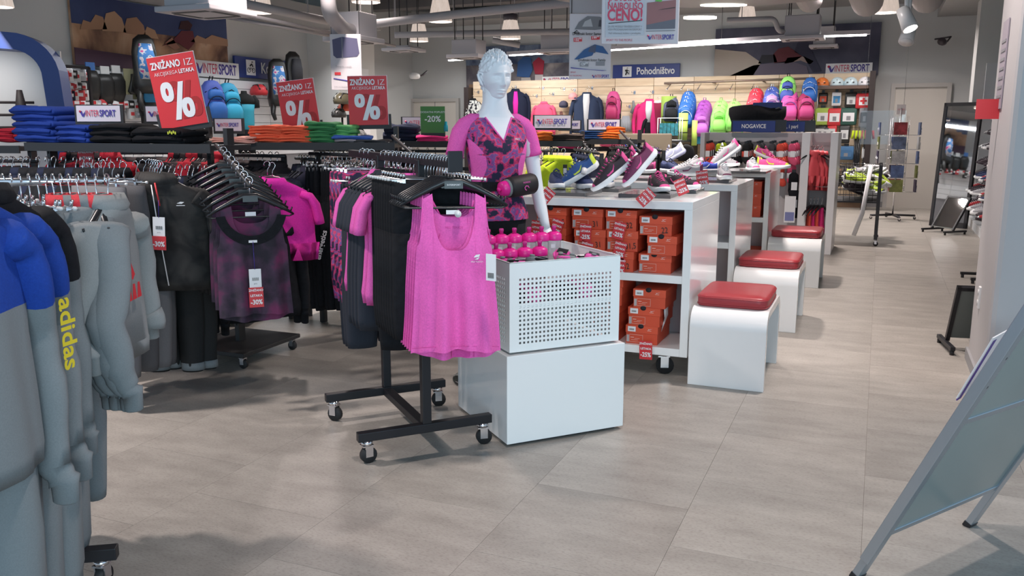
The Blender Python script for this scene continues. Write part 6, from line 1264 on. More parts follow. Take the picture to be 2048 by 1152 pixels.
gl = thing('grey_gloves', 'bundle of grey gloves hanging on the timber wall', 'gloves', S(1252, 232, YS - .1)); m = MB(); [m.tube([(.02 * (i - 2.5), 0, 0), (.035 * (i - 2.5), -.02, -.15), (.04 * (i - 2.5), 0, -.30)], [.02, .035, .02], 8) for i in range(6)]; m.build('glove_bundle', pm('silver_grey', (.35, .37, .40), .6), gl)
sd_ = thing('strap_pack', 'thin grey strap pack hanging above the gloves', 'accessory', S(1266, 214, YS - .08)); MB().tube([(0, 0, .12), (.02, 0, 0), (-.02, 0, -.12)], [.02, .035, .04], 8).build('strap', greyh2, sd_)
# rucksacks
def pack(key, c1_, c2_, c3_, label, pos, sc=1., rz=0., grp=None, tilt=0.):
    k = 'ruck' + key
    if k not in GM:
        m = MB(); m.loft([ell(0, 0, z, a, b, 20, p=2.8) for z, a, b in ((0, .10, .06), (.02, .135, .085), (.15, .15, .10), (.30, .145, .095), (.40, .12, .08), (.46, .075, .055), (.475, .03, .03))]); b1 = m.mesh('main_bag', c1_)
        m = MB(); m.loft([ell(0, -.105, z, a, b, 16, p=3.2) for z, a, b in ((.02, .08, .03), (.035, .115, .060), (.14, .122, .066), (.20, .10, .055), (.225, .06, .03))]); m.loft([ell(0, -.085, z, a, b, 16, p=3.2) for z, a, b in ((.25, .07, .02), (.265, .10, .045), (.34, .09, .045), (.37, .05, .02))]); b2 = m.mesh('front_pocket', c2_)
        m = MB(); m.tube([(.118 * math.cos(a), -.10 - .04 * math.sin(a), .15 + .14 * math.sin(a)) for a in [.0 + .35 * i for i in range(10)]], .005, 5); m.tube([(-.12, -.06, .33), (0, -.10, .39), (.12, -.06, .33)], .006, 5)
        m.tube([(-.02, .02, .47), (-.02, -.01, .52), (.02, -.01, .52), (.02, .02, .47)], .008, 5)
        for s in (-1, 1): m.tube([(s * .07, .08, .42), (s * .13, .13, .3), (s * .12, .12, .12), (s * .14, .06, .03)], .018, 6, flat=.4); m.tube([(s * .15, -.02, .1), (s * .16, -.04, -.02), (s * .15, -.03, -.12)], .006, 4)
        b3 = m.mesh('straps', c3_); GM[k] = (b1, b2, b3)
    t_ = thing('rucksack', label, 'backpack', pos, (tilt, 0, rz), grp); t_.scale = (sc, sc, sc); [inst(n_, me, t_) for n_, me in zip(('main_bag', 'front_pocket', 'straps'), GM[k])]; return t_
def fbc(n, c): return pm('ruck_' + n, c, .6, bump=(60, .3, .004))
B = dict(sl=fbc('slate', (.06, .07, .12)), bl=fbc('blue', (.02, .12, .42)), pu=fbc('purple', (.32, .06, .38)), pu2=fbc('violet', (.40, .10, .45)), gr=fbc('green', (.25, .68, .12)), gr2=fbc('green2', (.32, .78, .18)), re=fbc('red', (.70, .04, .07)), bu=fbc('indigo', (.06, .10, .42)), pk=fbc('pink', (.75, .10, .38)), ma=fbc('berry', (.35, .02, .10)), mb=fbc('berry2', (.5, .05, .2)), wt=pm('piping_white', (.7, .75, .8), .5), bk=blk, lb=fbc('sky', (.02, .30, .55)), li=fbc('lilac', (.5, .3, .55)))
for i, (px, py, k, a, b_, c_, lb, n_) in enumerate(((1342, 232, 'sl', 'sl', 'bk', 'bk', 'dark slate rucksack behind the rolled green mats', 1), (1370, 244, 'bl', 'bl', 'bl', 'wt', 'blue rucksack with white piping', 4), (1402, 262, 'pu', 'pu', 'pu2', 'pu', 'purple rucksack', 4), (1437, 255, 'gr', 'gr2', 'gr', 'gr', 'light green rucksack left of its twin', 3), (1466, 250, 'gr', 'gr2', 'gr', 'gr', 'light green rucksack right of its twin', 2), (1508, 232, 're', 're', 're', 'wt', 'bright red rucksack', 3), (1542, 222, 'bu', 'bu', 'li', 'wt', 'indigo rucksack with lilac pocket', 2), (1578, 228, 'pk', 'pk', 'pk', 'bu', 'pink rucksack with blue straps', 2), (1611, 228, 'ma', 'ma', 'mb', 'bk', 'berry red rucksack at the right end of the tube', 1))):
    hs = MB(); q = S(px, 168, YS - .3); hh = hs.tube([(0, 0, 0), (0, -.35, -.12)], .010, 5).build('rucksack_hook', rail if False else chrome, None, (q.x, q.y, q.z)); tag(hh, 'sloping display hook holding the ' + lb.replace(' left of its twin', ', left').replace(' right of its twin', ', right'), 'hook')
    for j in range(n_):
        p = S(px + j * 2.2, py - j * 7.5, YS - .62 + .09 * j); p.z -= .10
        pack(k, B[a], B[b_], B[c_], lb + (', frontmost of its row' if n_ > 1 and j == 0 else ' queued behind the frontmost' if n_ > 1 else ''), p, .98, R(14), 'queued ' + lb if j else None, R(-12))
pack('bl', None, None, None, 'blue patterned rucksack behind the berry red one', S(1618, 205, YS - .45), .9, 0); pack('gb', B['gr2'], B['bu'], B['bk'], 'green topped rucksack behind the pink one', S(1574, 205, YS - .45), .95, 0)
pack('tall', B['mb'], B['ma'], B['bk'], 'tall berry hiking rucksack hanging alone on the timber wall', S(1226, 248, YS - .15), (1.0, 1.0, 1.15)) if False else None
t_ = pack('tall', B['mb'], B['ma'], B['bk'], 'tall berry hiking rucksack hanging alone on the timber wall', S(1226, 240, YS - .3), 1.); t_.scale = (.95, 1, 1.15)
pack('gr', None, None, None, 'light green rucksack hanging low beside the black bag', S(1458, 262, YS - .4), .8, 0); pack('sk', B['lb'], B['lb'], B['bk'], 'sky blue rucksack low under the purple one', S(1398, 288, YS - .5), .75, 0); pack('sk', None, None, None, 'sky blue rucksack low under the left green one', S(1428, 288, YS - .5), .8, 0)
pack('dk', B['bk'], B['sl'], B['bk'], 'black rucksack low behind the navy sock sign', S(1470, 262, YS - .35), .9); pack('dk', None, None, None, 'black rucksack low under the green ones', S(1440, 275, YS - .3), .8)
# rolled mats and bottles stand
matm = pm('mat_green', (.22, .32, .05), .7); mat2 = pm('mat_lime', (.40, .55, .10), .7)
q = S(1337, 228, YS - .5); tag(MB().tube([(0, 0, -.32), (0, 0, .32)], .14, 20).build('rolled_mat', matm, None, q), 'thick olive green rolled mat left of the blue rucksacks', 'mat')
for px, py, h_, mt, lb in ((1366, 250, .5, mat2, 'lime rolled mat with black straps below the blue rucksack'), (1389, 262, .45, mat2, 'narrow lime mat right of the strapped one')):
    q = S(px, py + 4, YS - .75); t_ = thing('rolled_mat', lb, 'mat', q); MB().tube([(0, 0, -h_ / 2), (0, 0, h_ / 2)], .085 if px < 1380 else .05, 16).build('mat_roll', mt, t_); [MB().tube([(.087 * math.cos(a * .5), .087 * math.sin(a * .5), z) for a in range(13)], .008, 5).build('strap', blk, t_) for z in (-.1, .12)] if px < 1380 else None
q = S(1340, 252, YS - 1.0); t_ = thing('wire_display', 'small white wire display with teal packs left of the mats', 'display', q); m = MB(); [m.tube([(x, y, -.25), (x, y, .14)], .008, 5) for x in (-.2, .2) for y in (-.1, .1)]; [m.tube([(-.2, -.1, z), (.2, -.1, z), (.2, .1, z), (-.2, .1, z), (-.2, -.1, z)], .006, 5) for z in (-.25, .14)]; m.build('wire_frame', whitemetal, t_)
teal = pm('teal_pattern', (.02, .16, .20), .6, noi=(25, .6))
for i in range(5): MB().box((-.14 + i * .07, -.08, -.06), (.06, .04, .22)).build('teal_pack', teal, t_)
t_ = thing('beige_low_panel', 'beige topped pegboard panel with small packs left of the sock fixture', 'shop fixture', S(1285, 300, 12.5)); w = .85; MB().bb(-w / 2, w / 2, 0, .05, -1.0, .24).build('panel', pm('beige_panel', (.30, .25, .18), .6), t_, bevel=.02)
for i, (x, z, c_) in enumerate(((-.25, 0, blue_f), (-.08, .02, pm('pack_blue', (.05, .15, .4), .5)), (.1, .0, paperwhite), (.22, -.04, fabric('pack_purple', (.12, .04, .2))), (-.1, -.25, MT['pack_blue']), (.12, -.25, navyf))): MB().tube([(x, -.06, z + .08), (x, -.06, z + .05), (x, -.06, z - .12)], [.01, .06, .07], 10, flat=.5).build('small_pack', c_, t_)
for i, (px, py) in enumerate(((1320, 305), (1345, 303), (1372, 306), (1300, 308))): tag(MB().lathe([(.12, 0), (.13, .1), (.1, .2), (.02, .24)], 14).build('black_bag', blk, None, S(px, py + 15, 13.0)), 'dark round bag on the low shelf left of the sock fixture, ' + ('second', 'third', 'fourth', 'first')[i] + ' from the left', 'bag')
for px in (1362, 1372): pass
a = S(1288, 300, YS - .1); b_ = S(1392, 300, YS - .1); t_ = thing('low_shelf_unit', 'dark low shelf unit under the green mats and wire display', 'shelving', ((a.x + b_.x) / 2, YS - .75, 0)); w = (b_.x - a.x) / 2; MB().bb(-w, w, -.5, .7, 1.17, 1.2).build('top_shelf', gm, t_); MB().bb(-w, w, .2, .7, .9, .93).build('lower_shelf', gm, t_); [MB().bb(x - .02, x + .02, .2, .7, 0, 1.17).build('side_frame', gm, t_) for x in (-w, w)]
# helmets on the upper shelf
q0_, q1_ = S(1634, 174, YS), S(1746, 169, YS); t_ = thing('helmet_shelf', 'brown shelf carrying four climbing helmets', 'shelf', ((q0_.x + q1_.x) / 2, YS - .3, q0_.z)); MB().bb(-(q1_.x - q0_.x) / 2, (q1_.x - q0_.x) / 2, 0, .3, -.05, 0).build('shelf_board', pm('shelf_brown', (.14, .09, .07), .5), t_)
for px, c_, lb in ((1644, (.85, .22, .05), 'orange climbing helmet at the left of the helmet shelf'), (1674, (.62, .78, .84), 'pale blue climbing helmet next to the orange one'), (1701, (.60, .76, .82), 'pale blue climbing helmet next to the white one'), (1730, (.82, .82, .86), 'white climbing helmet at the right of the helmet shelf')):
    h_ = thing('climbing_helmet', lb, 'helmet', (P(px, 170, Y=YS - .16).x, YS - .16, q0_.z)); MB().lathe([(.115, 0), (.118, .03), (.11, .08), (.085, .125), (.045, .15), (.005, .158)], 22).build('shell', pm('helmet' + lb[:9] + lb[-12:], c_, .3), h_); MB().lathe([(.122, 0), (.122, .012), (.115, .014)], 22).build('rim', inkgrey, h_); [MB().box((x, -.105, .06), (.028, .03, .016)).build('vent', inkblack, h_) for x in (-.05, .05)]; MB().prism([(-.03, .05), (.03, .05), (0, .12)], -.1, -.08).build('front_mark', pm('mark', (.8, .45, .1), .5) if px == 1644 else greyh2, h_)
# small goods on the right part of the slat wall
def goods(label, px, py, w, h, c_, c2_, kind='card', name='blister_pack'):
    q = S(px, py, YS - .13); t_ = thing(name, label, 'packet', q, R(rnd.uniform(-6, 6))); m = MB(); m.tube([(0, .12, h / 2 + .02), (0, -.02, h / 2 + .02)], .006, 5); m.box((0, 0, h / 2 + .02), (w * .3, .01, .05)); m.build('hook', blackplastic, t_)
    MB().loft([ell(0, 0, z, w / 2 * k, .035 * k2, 16, p=5) for z, k, k2 in ((-h / 2, .9, .5), (-h / 2 + .02, 1, 1), (h / 2 - .03, 1, 1), (h / 2, .9, .3))]).build('pack_body', c_, t_)
    if kind == 'card': MB().box((0, -.037, -.01), (w * .7, .004, h * .5)).build('card', c2_, t_); MB().box((0, -.040, -.03), (w * .25, .004, h * .25)).build('picture', inkgrey, t_)
    if kind == 'cross': MB().box((0, -.038, 0), (w * .55, .004, h * .55)).build('card', c2_, t_); MB().box((0, -.042, 0), (w * .42, .004, w * .13)).build('cross', redpaper, t_); MB().box((0, -.0425, 0), (w * .13, .004, w * .42)).build('cross', redpaper, t_)
bp2 = pm('pack_black', (.02, .02, .02), .4); pw2 = pm('pack_white', (.65, .66, .66), .4); pb2 = pm('pack_sky', (.05, .25, .5), .5)
for a in (('small headlamp pack with an orange strap below the orange helmet', 1646, 197, .16, .2, bp2, MT['box_orange']), ('white and blue packet below the left pale blue helmet', 1673, 198, .16, .24, paperwhite, pb2), ('black and silver packet below the right pale blue helmet', 1702, 200, .2, .26, bp2, pw2), ('lime and white packed jacket left of its row', 1645, 233, .26, .3, mat2, paperwhite), ('red and white packed jacket in the middle of its row', 1669, 234, .24, .3, redpaper, paperwhite), ('dark green and white packed jacket at the right of its row', 1697, 233, .27, .3, pm('pine_green', (.03, .10, .08), .6), paperwhite), ('tall silver packet at the right edge of the slat wall', 1729, 234, .18, .36, pm('pack_grey', (.2, .2, .22), .4), bp2), ('small red topped packet in the third row', 1664, 262, .16, .2, redpaper, pw2), ('black pouch with red and white header', 1689, 268, .18, .32, bp2, pw2), ('grey round object behind the coral bag header', 1640, 262, .2, .2, bp2, pw2), ('blue folded towel pack in the fourth row', 1692, 306, .26, .24, pm('towel_blue', (.06, .16, .32), .8), MT['towel_blue']), ('white tagged pack in the fourth row right', 1731, 306, .12, .2, paperwhite, pw2), ('small white pack left of the blue towel', 1672, 300, .1, .16, paperwhite, bp2)): goods(*a)
goods('red first aid pouch with a white cross', 1727, 202, .26, .26, redpaper, paperwhite, 'cross', 'first_aid_pouch')
for px, c_, lb in ((1716, lime, 'black and lime'), (1735, redpaper, 'black and red')):
    t_ = thing('trekking_poles', lb + ' bundle of trekking poles hanging at the right of the slat wall', 'poles', S(px, 275, YS - .15)); m = MB(); [m.tube([(.03 * k, 0, 0), (.02 * k, 0, -.9)], .014, 6) for k in (-1.5, -.5, .5, 1.5)]; m.build('pole_shafts', blackplastic, t_); m = MB(); [m.tube([(.04 * k, -.02, .12), (.045 * k, -.03, .04), (.05 * k, -.02, -.02)], .02, 6) for k in (-2, -.7, .7, 2)]; m.build('pole_grips', c_, t_)
for px, py, lb in ((1679, 345, 'brown topped'), (1700, 348, 'white tipped')): t_ = thing('boot_pair', lb + ' boots and poles low on the slat wall', 'gear', S(px, py, YS - .2)); m = MB(); [m.tube([(.05 * k, 0, .12), (.06 * k, -.02, 0), (.05 * k, 0, -.25)], [.03, .05, .02], 8) for k in (-1, 0, 1)]; m.build('gear_body', bp2, t_); MB().box((0, -.05, .02), (.1, .02, .12)).build('gear_label', pm('tan', (.25, .15, .1), .6) if 'brown' in lb else pw2, t_)
for px, py in ((1600, 262), (1615, 240), (1650, 262)): goods('small dark item hanging under the rucksacks at ' + {1600: 'the black bag', 1615: 'the brown bar', 1650: 'the coral pack'}[px], px, py, .18, .16, bp2, pw2)
# glass price rail by the door
MB_ = MB().bb(-.35, .35, 0, .01, -.28, .28); [MB_.cyl((x, .005, .28), (x, .005, 2.6), .003, 5) for x in (-.3, .3)]; tag(MB_.build('acrylic_panel', pm('acrylic', (.8, .85, .88), .05, trans=.96), None, P(1765, 255, Y=15.9)), 'clear acrylic panel between the slat wall and the postcard rack', 'panel')
# ---------------- cycling wall on the left ----------------
XW = XL + .04
t = thing('bike_wall_display', 'white slatted display wall with cycling goods', 'wall display', (XW, 10.2, 0)); m = MB(); slw = pm('slat_white', (.80, .82, .85), .4)
MB().bb(.0, .05, -3.0, 2.9, 0, 2.15).build('backing', inkgrey, t)
pl = MB(); pl.bb(.05, .08, 0, 1.16, 0, .125); plm = pl.mesh('plank', slw)
for i in range(5):
    for j in range(9): inst('plank', plm, t, (0, -2.95 + i * 1.17, .98 + j * .132))
area('cycling_wall_light', (XW + .9, 10.2, 2.78), (0, R(-25), 0), .1, 5.5, 60, (.95, .97, 1))
def BW_(px, py, x=XW + .2): return P(px, py, X=x)
def wpack(key, px, py, lb, sc=1., x=XW + .36): return pack(key[0], *key[1:], lb, BW_(px, py, x) - Vector((0, 0, .2 * sc)), sc, R(70))
wpack(('cb1', B['bu'], B['bl'], B['bk']), 425, 208, 'deep blue cycling rucksack on the left wall', 1.25); wpack(('cb2', fbc('cyan', (.02, .30, .50)), fbc('cyan2', (.03, .38, .60)), B['bk']), 457, 212, 'turquoise cycling rucksack next to the deep blue one', 1.25)
tb = thing('torso_form', 'headless torso form in a turquoise and black cycling jersey', 'mannequin', BW_(492, 262, XW + .3), R(70)); jz = tb.location.z
MB().loft([ell(0, 0, z, a, b, 20) for z, a, b in ((.0, .13, .09), (.12, .15, .10), (.3, .15, .11), (.42, .17, .11))]).build('jersey_body', fbc('cyan3', (.03, .36, .50)), tb); MB().loft([ell(0, 0, z, a, b, 20) for z, a, b in ((.415, .172, .112), (.5, .175, .10), (.55, .12, .08), (.58, .05, .05), (.62, .045, .045))]).build('yoke', charc, tb); [MB().tube([(s * .14, 0, .52), (s * .2, 0, .45), (s * .21, 0, .36)], [.06, .06, .05], 10).build('sleeve', charc, tb) for s in (-1, 1)]; MB().loft([ell(0, 0, z, a, b, 20) for z, a, b in ((-.35, .14, .1), (-.1, .16, .11), (.02, .14, .095))]).build('shorts', blk, tb)
def helmet(label, p, c_, rz=0., sc=1.):
    t_ = thing('cycling_helmet', label, 'helmet', p, rz); t_.scale = (sc, sc, sc); MB().loft([ell(0, 0, z, a, b, 20) for z, a, b in ((0, .10, .13), (.04, .11, .145), (.10, .09, .12), (.14, .04, .06))]).build('shell', c_, t_)
    for s in (-1, 0, 1): MB().tube([(s * .05, -.12, .07), (s * .045, -.05, .135), (s * .04, .06, .13), (s * .05, .12, .06)], .012, 6, flat=.6).build('vent_channel', inkblack, t_)
helmet('red and white cycling helmet beside the torso form', BW_(518, 190), redpaper, R(70), 1.2); helmet('olive cycling helmet behind the right red board', P(685, 208, d=12.5), pm('olive', (.09, .08, .05), .3), 0, 1.1); helmet('dark cycling helmet below the olive one', P(678, 235, d=12.5), bp2, 0, .9); helmet('orange marked dark helmet between the two others', P(688, 222, d=12.7), MT['box_orange'], 0, .8)
helmet('black and white helmet on the rail below the shelf of the middle gondola', P(710, 289, d=7.6), pm('zebra', (.5, .5, .5), .4, noi=(14, 1., (.02, .02, .02))), 0, 1.0)
def childseat(label, p, rz, c1_, c2_):
    t_ = thing('child_bike_seat', label, 'child seat', p, rz); MB().loft([ell(0, .06 - y * .0, z, a, b, 18, p=3) for z, a, b, y in ((-.38, .15, .14, 0), (-.25, .17, .16, 0), (-.1, .15, .08, 0), (.15, .16, .07, 0), (.32, .13, .06, 0), (.38, .06, .03, 0))]).build('seat_shell', c1_, t_); MB().loft([ell(0, -.03, z, a, b, 16, p=3) for z, a, b in ((-.2, .10, .05), (.1, .11, .05), (.26, .08, .03))]).build('seat_pad', c2_, t_)
    for s in (-1, 1): MB().tube([(s * .1, 0, -.3), (s * .12, -.05, -.5), (s * .1, -.1, -.6)], [.05, .04, .03], 8).build('foot_rest', c1_, t_)
pad = ramp_mat('seat_print', [(.4, (.05, .2, .5)), (.5, (.6, .6, .65)), (.6, (.6, .05, .25))], 12, .7, interp='CONSTANT')
childseat('black child bike seat with colourful pad left of the tilted red board', BW_(292, 128, XW + .5), R(60), bp2, pad); childseat('black child bike seat with colourful pad over the cycling sign', BW_(557, 165, XW + .4), R(50), bp2, pad); childseat('black child bike seat at the right end of the cycling sign', BW_(592, 150, XW + .5), R(80), bp2, sin); childseat('child bike seat with blue base below the left one', BW_(300, 175, XW + .35), R(60), bp2, fbc('sky2', (.05, .3, .6)))
hp = P(685, 250, d=12.6); t_ = thing('helmet_stand', 'thin dark stand carrying the olive and orange marked helmets', 'stand', (hp.x, hp.y, 0)); MB().cyl((0, 0, .02), (0, 0, 1.8), .015).build('stand_pole', greymetal, t_); MB().cyl((0, 0, 0), (0, 0, .02), .2, 20).build('stand_base', greymetal, t_)
t_ = thing('child_seat_shelf', 'grey shelf on the left wall under the child seat', 'shelf', BW_(575, 190, XW + .2), R(90)); MB().bb(-.5, .5, -.2, .2, -.03, 0).build('shelf_board', ledbody, t_)
# protective shorts, saddles, packets
for i, (px, py) in enumerate(((181, 165), (210, 172), (232, 170))): t_ = thing('padded_shorts', 'black padded protector hanging on the left wall, ' + ('first', 'second', 'third')[i] + ' from the left', 'protector', BW_(px, py), R(80)); MB().loft([ell(0, 0, z, a, b, 16, p=2.6) for z, a, b in ((-.22, .08, .05), (-.12, .12, .07), (.05, .13, .07), (.15, .09, .04))]).build('padding', bp2, t_); MB().box((0, -.02, .2), (.12, .02, .1)).build('header_card', pw2 if i else MT['pack_blue'], t_)
for i, (px, py) in enumerate(((262, 168), (278, 178))): t_ = thing('bike_saddle', 'black bike saddle on a card, ' + ('left' if i == 0 else 'right') + ' of two', 'saddle', BW_(px, py), R(80)); MB().loft([ell(0, -.05, z, a, .03, 14) for z, a in ((-.14, .05), (-.1, .09), (-.03, .06), (.06, .03), (.13, .02))]).build('saddle_body', bp2, t_); MB().box((0, .0, .03), (.2, .01, .34)).build('backing_card', pm('card_tan', (.45, .42, .25), .6), t_)
cols = [redpaper, paperwhite, bp2, pw2, pm('pack_silver', (.45, .46, .5), .35), redpaper, navyf, paperwhite]
k = 0
for r_, (py0, py1, xs) in enumerate(((205, 213, range(150, 312, 11)), (150, 152, range(118, 170, 8)), (172, 174, range(118, 168, 9)), (190, 194, range(120, 170, 9)), (224, 228, (176, 262, 275, 285)))):
    for px in xs:
        py = py0 + (py1 - py0) * (px - 118) / 190 + rnd.uniform(-2.5, 2.5); q = BW_(px, py, XW + (.2 if r_ == 0 else .9 if r_ < 4 else .2)); t_ = thing('small_pack', ('red', 'white', 'black', 'pale grey', 'silver', 'bright red', 'navy', 'plain white')[k % 8] + ' cycling accessory packet in ' + ('the long row below the shorts', 'the top row of the glass cabinet', 'the second row of the glass cabinet', 'the third row of the glass cabinet', 'the lowest row')[r_], 'packet', q, R(80), 'cycling packets row %d' % (r_ + 1))
        w = rnd.uniform(.09, .16); h = rnd.uniform(.09, .15); MB().loft([ell(0, 0, z, w / 2 * a, .04 * a, 10, p=5) for z, a in ((-h / 2, .9), (-h / 2 + .01, 1), (h / 2 - .01, 1), (h / 2, .8))]).build('pack_body', cols[k % 8], t_); MB().box((0, -.042, .0), (w * .5, .004, h * .3)).build('label_patch', paperwhite if k % 8 not in (1, 7, 3) else redpaper, t_); k += 1
a = BW_(113, 130, XW + 1.05); b_ = BW_(177, 135, XW + 1.05)
t_ = thing('glass_cabinet', 'glass cabinet frame with cycling packets at the left wall', 'cabinet', (a.x, (a.y + b_.y) / 2, 0), R(90)); w = (b_.y - a.y); m = MB(); zt_ = a.z
[m.bb(x - .015, x + .015, y - .015, y + .015, 0, zt_) for x in (-w / 2, w / 2) for y in (0, .5)]; [m.bb(-w / 2, w / 2, y - .015, y + .015, zt_ - .02, zt_ + .01) for y in (0, .5)]; [m.bb(x - .015, x + .015, 0, .5, zt_ - .02, zt_ + .01) for x in (-w / 2, w / 2)]; m.build('cabinet_frame', greymetal, t_); [MB().bb(-w / 2, w / 2, 0, .5, z, z + .01).build('glass_shelf', pm('acrylic', (.8, .85, .88), .05, trans=.96), t_) for z in (1.35, 1.6, 1.85)]
# blue arch (service counter portal) at far left
ar = thing('blue_arch', 'navy rounded portal frame at the left edge', 'portal', P(60, 250, d=7.2), YAW + R(14)); m = MB(); th = .13
pa_ = [];
zz0 = -1.4; zt0 = P(60, 85, d=7.2).z - ar.location.z
pts = [(-1.6, zt0 + .10), (-.05, zt0 + .0)] + [(-.05 + .28 * math.sin(R(a)), zt0 - .28 + .28 * math.cos(R(a))) for a in range(10, 91, 10)] + [(.25, zt0 - .6), (.27, -1.4)]
rings = []
for i, (x, z) in enumerate(pts):
    a_ = pts[max(0, i - 1)]; b2_ = pts[min(len(pts) - 1, i + 1)]; dx, dz = b2_[0] - a_[0], b2_[1] - a_[1]; l_ = math.hypot(dx, dz); nx_, nz_ = -dz / l_ * th / 2, dx / l_ * th / 2; rings.append([(x + nx_, -.15, z + nz_), (x - nx_, -.15, z - nz_), (x - nx_, .15, z - nz_), (x + nx_, .15, z + nz_)])
m.loft(rings, sm=False); m.build('frame', pm('arch_blue', (.015, .04, .19), .45), ar); MB().bb(-1.6, .24, .16, .2, -1.4, zt0 - .05).build('back_panel', pm('portal_cream', (.62, .58, .56), .6), ar); [MB().tube([(-1.4, -.05 - .0, z), (.06, -.05, z)], .012, 6).build('horizontal_bar', MT['dark_brown'], ar) for z in (.18, .08, -.02)]; MB().loft([ell(-.04, -.05, z, a, .03, 12) for z, a in ((-.12, .03), (-.05, .05), (.1, .05), (.28, .02))]).build('bar_holder', MT['dark_brown'], ar); MB().bb(-.52, -.50, .13, .16, -1.4, zt0 - .1).build('panel_joint', wallpink, ar)
area('left_counter_light', tuple(P(-60, 60, d=6.6)), (0, R(60), YAW), .4, .8, 12, (1, .98, .95))
# red stack and low racks visible at the far left
fstack('rd', redpaper if False else fabric('red_jersey', (.45, .02, .04)), 3, tuple(P(18, 283, d=6.2)), YAW, 'red folded shirt at the far left edge', 'red shirts at the left edge', h=.03, w=.22); gondola('pale shelf at the far left edge under the red shirts', pxy(-60, 6.1), pxy(40, 6.05), 1.29, .3, posts=(1,))
rj = top_mesh('red_jacket', [fabric('red_jersey', (.45, .02, .04))], seed=71); prow([rj, dj], 'red_jacket', 'red or dark jacket on the rail at the far left', 'jacket', 6, -20, 60, 5.9, 5.9, 1.2, R(70), 'the red and dark jackets at the far left', 'far')
for px, d_, lb in ((180, 6.4, 'left'), (395, 6.6, 'right')): prow([rj, dj, tj, rj], 'red_jacket', 'assorted jacket hanging under the shelf seen through the ' + lb + ' gap', 'jacket', 9, px - 50, px + 50, d_, d_, 1.28, R(80), 'the assorted jackets in the ' + lb + ' gap', 'far')
tag25(P(172, 300, d=5.6), YAW, 0, 1.6, 'dark red 30 percent off tag in the shade under the left shelf')
# trampoline and tent posters hanging from the ceiling
def hposter(name, label, px0, px1, py0, py1, d_, shapes, lines, rz=YAW, th_=.012):
    a = P((px0 + px1) / 2, py1, d=d_); b_ = P((px0 + px1) / 2, py0, d=d_); w = (px1 - px0) / F * d_; h = b_.z - a.z; t_ = thing(name, label, 'poster', a, rz)
    MB().bb(-w / 2, w / 2, 0, th_, 0, h).build('poster_board', pm('poster_paper', (.60, .55, .57), .5), t_, bevel=.004); m = MB(); [m.cyl((x, th_ / 2, h), (x, th_ / 2, max(h + .1, ZC - a.z)), .003, 5) for x in (-w * .45, w * .45)]; m.build('hanging_wire', greymetal, t_)
    for j, (mt, pts) in enumerate(shapes): m = MB(); m.prism([(x * w, z * h) for x, z in pts], -.004 - j * .0006, -.0005); m.build('print_shape', mt, t_)
    for (s_, sz_, x, z, mt, b_, *ft) in lines: text(s_, sz_ * w, mt, t_, (x * w, -.0085, z * h), bold=b_, sx=.9, fit=ft[0] * w if ft else None)
    return t_, w, h
def fpm(n, c): return pm('ink_' + n, c, .6)
hposter('trampoline_poster', 'hanging poster with a dark blue trampoline above the red boards', 664, 724, 68, 180, 9.0, [(fpm('tramp', (.09, .085, .16)), [(-.42, .90), (-.10, .95), (.38, .92), (.44, .66), (.36, .60), (-.30, .57), (-.40, .62)]), (inkgrey, [(-.12, .57), (-.10, .57), (-.10, .95), (-.12, .95)]), (redpaper, [(-.38, .27), (-.18, .27), (-.18, .32), (-.38, .32)]), (inknavy, [(-.42, .20), (.42, .12), (.42, .14), (-.42, .215)])], [('Trampolin z mrežo', .075, -.08, .42, inkgrey, 0), ('SPORT TO THE PEOPLE', .05, -.18, .06, inkgrey, 0)])
tpo, w, h = hposter('tent_poster', 'hanging poster with a grey and a blue tent and price boxes', 1139, 1220, 27, 158, 6.0, [(fpm('tentgrey', (.20, .20, .21)), [(-.38, .76), (-.28, .87), (-.08, .96), (.22, .95), (.42, .86), (.48, .78), (.1, .75)]), (fpm('tentpale', (.45, .45, .46)), [(-.20, .80), (-.14, .88), (.0, .92), (.05, .80)]), (fpm('tentdark', (.06, .06, .07)), [(.18, .80), (.20, .90), (.27, .90), (.27, .80)]), (fpm('tentblue', (.03, .10, .26)), [(-.38, .30), (-.15, .45), (.10, .53), (.30, .50), (.44, .38), (.10, .42), (.05, .36), (-.30, .30)]), (fpm('tentslate', (.08, .09, .15)), [(-.05, .42), (.0, .50), (.14, .53), (.12, .40)]), (redpaper, [(-.40, .57), (-.20, .575), (-.20, .635), (-.40, .63)]), (redpaper, [(.02, .60), (.22, .605), (.22, .66), (.02, .655)]), (inkgrey, [(-.24, .195), (-.04, .195), (-.04, .255), (-.24, .255)]), (inkgrey, [(.14, .205), (.35, .205), (.35, .265), (.14, .265)]), (inknavy, [(-.46, .165), (.3, .125), (.4, .13), (.0, .145), (-.46, .18)])],
    [('Družinski šotor Samos', .085, -.08, .69, inkblack, .02), ('132⁹⁹', .085, -.30, .60, paperwhite, .02), ('199⁹⁹', .085, .12, .63, paperwhite, .02), ('Družinski šotor Family', .08, .04, .29, inkblack, .01), ('129⁹⁹', .085, -.14, .225, paperwhite, .02), ('159⁹⁹', .085, .245, .235, paperwhite, .02), ('SPORT', .05, -.40, .10, inkred, 0), ('TO THE PEOPLE', .045, -.34, .05, inkred, 0)])
logo(tpo, w * .42, w * .26, -.008, h * .04); m = MB(); m.tube([(-.40 * w, -.008, .705 * h), (-.33 * w, -.008, .74 * h), (-.26 * w, -.008, .705 * h), (-.40 * w, -.008, .705 * h)], .003, 5); m.build('mountain_emblem', inkblack, tpo)
MB().bb(-w / 2, w / 2, .015, .03, h * 1.01, h * 1.3).build('upper_poster', pm('poster_back', (.40, .37, .38), .6), tpo)
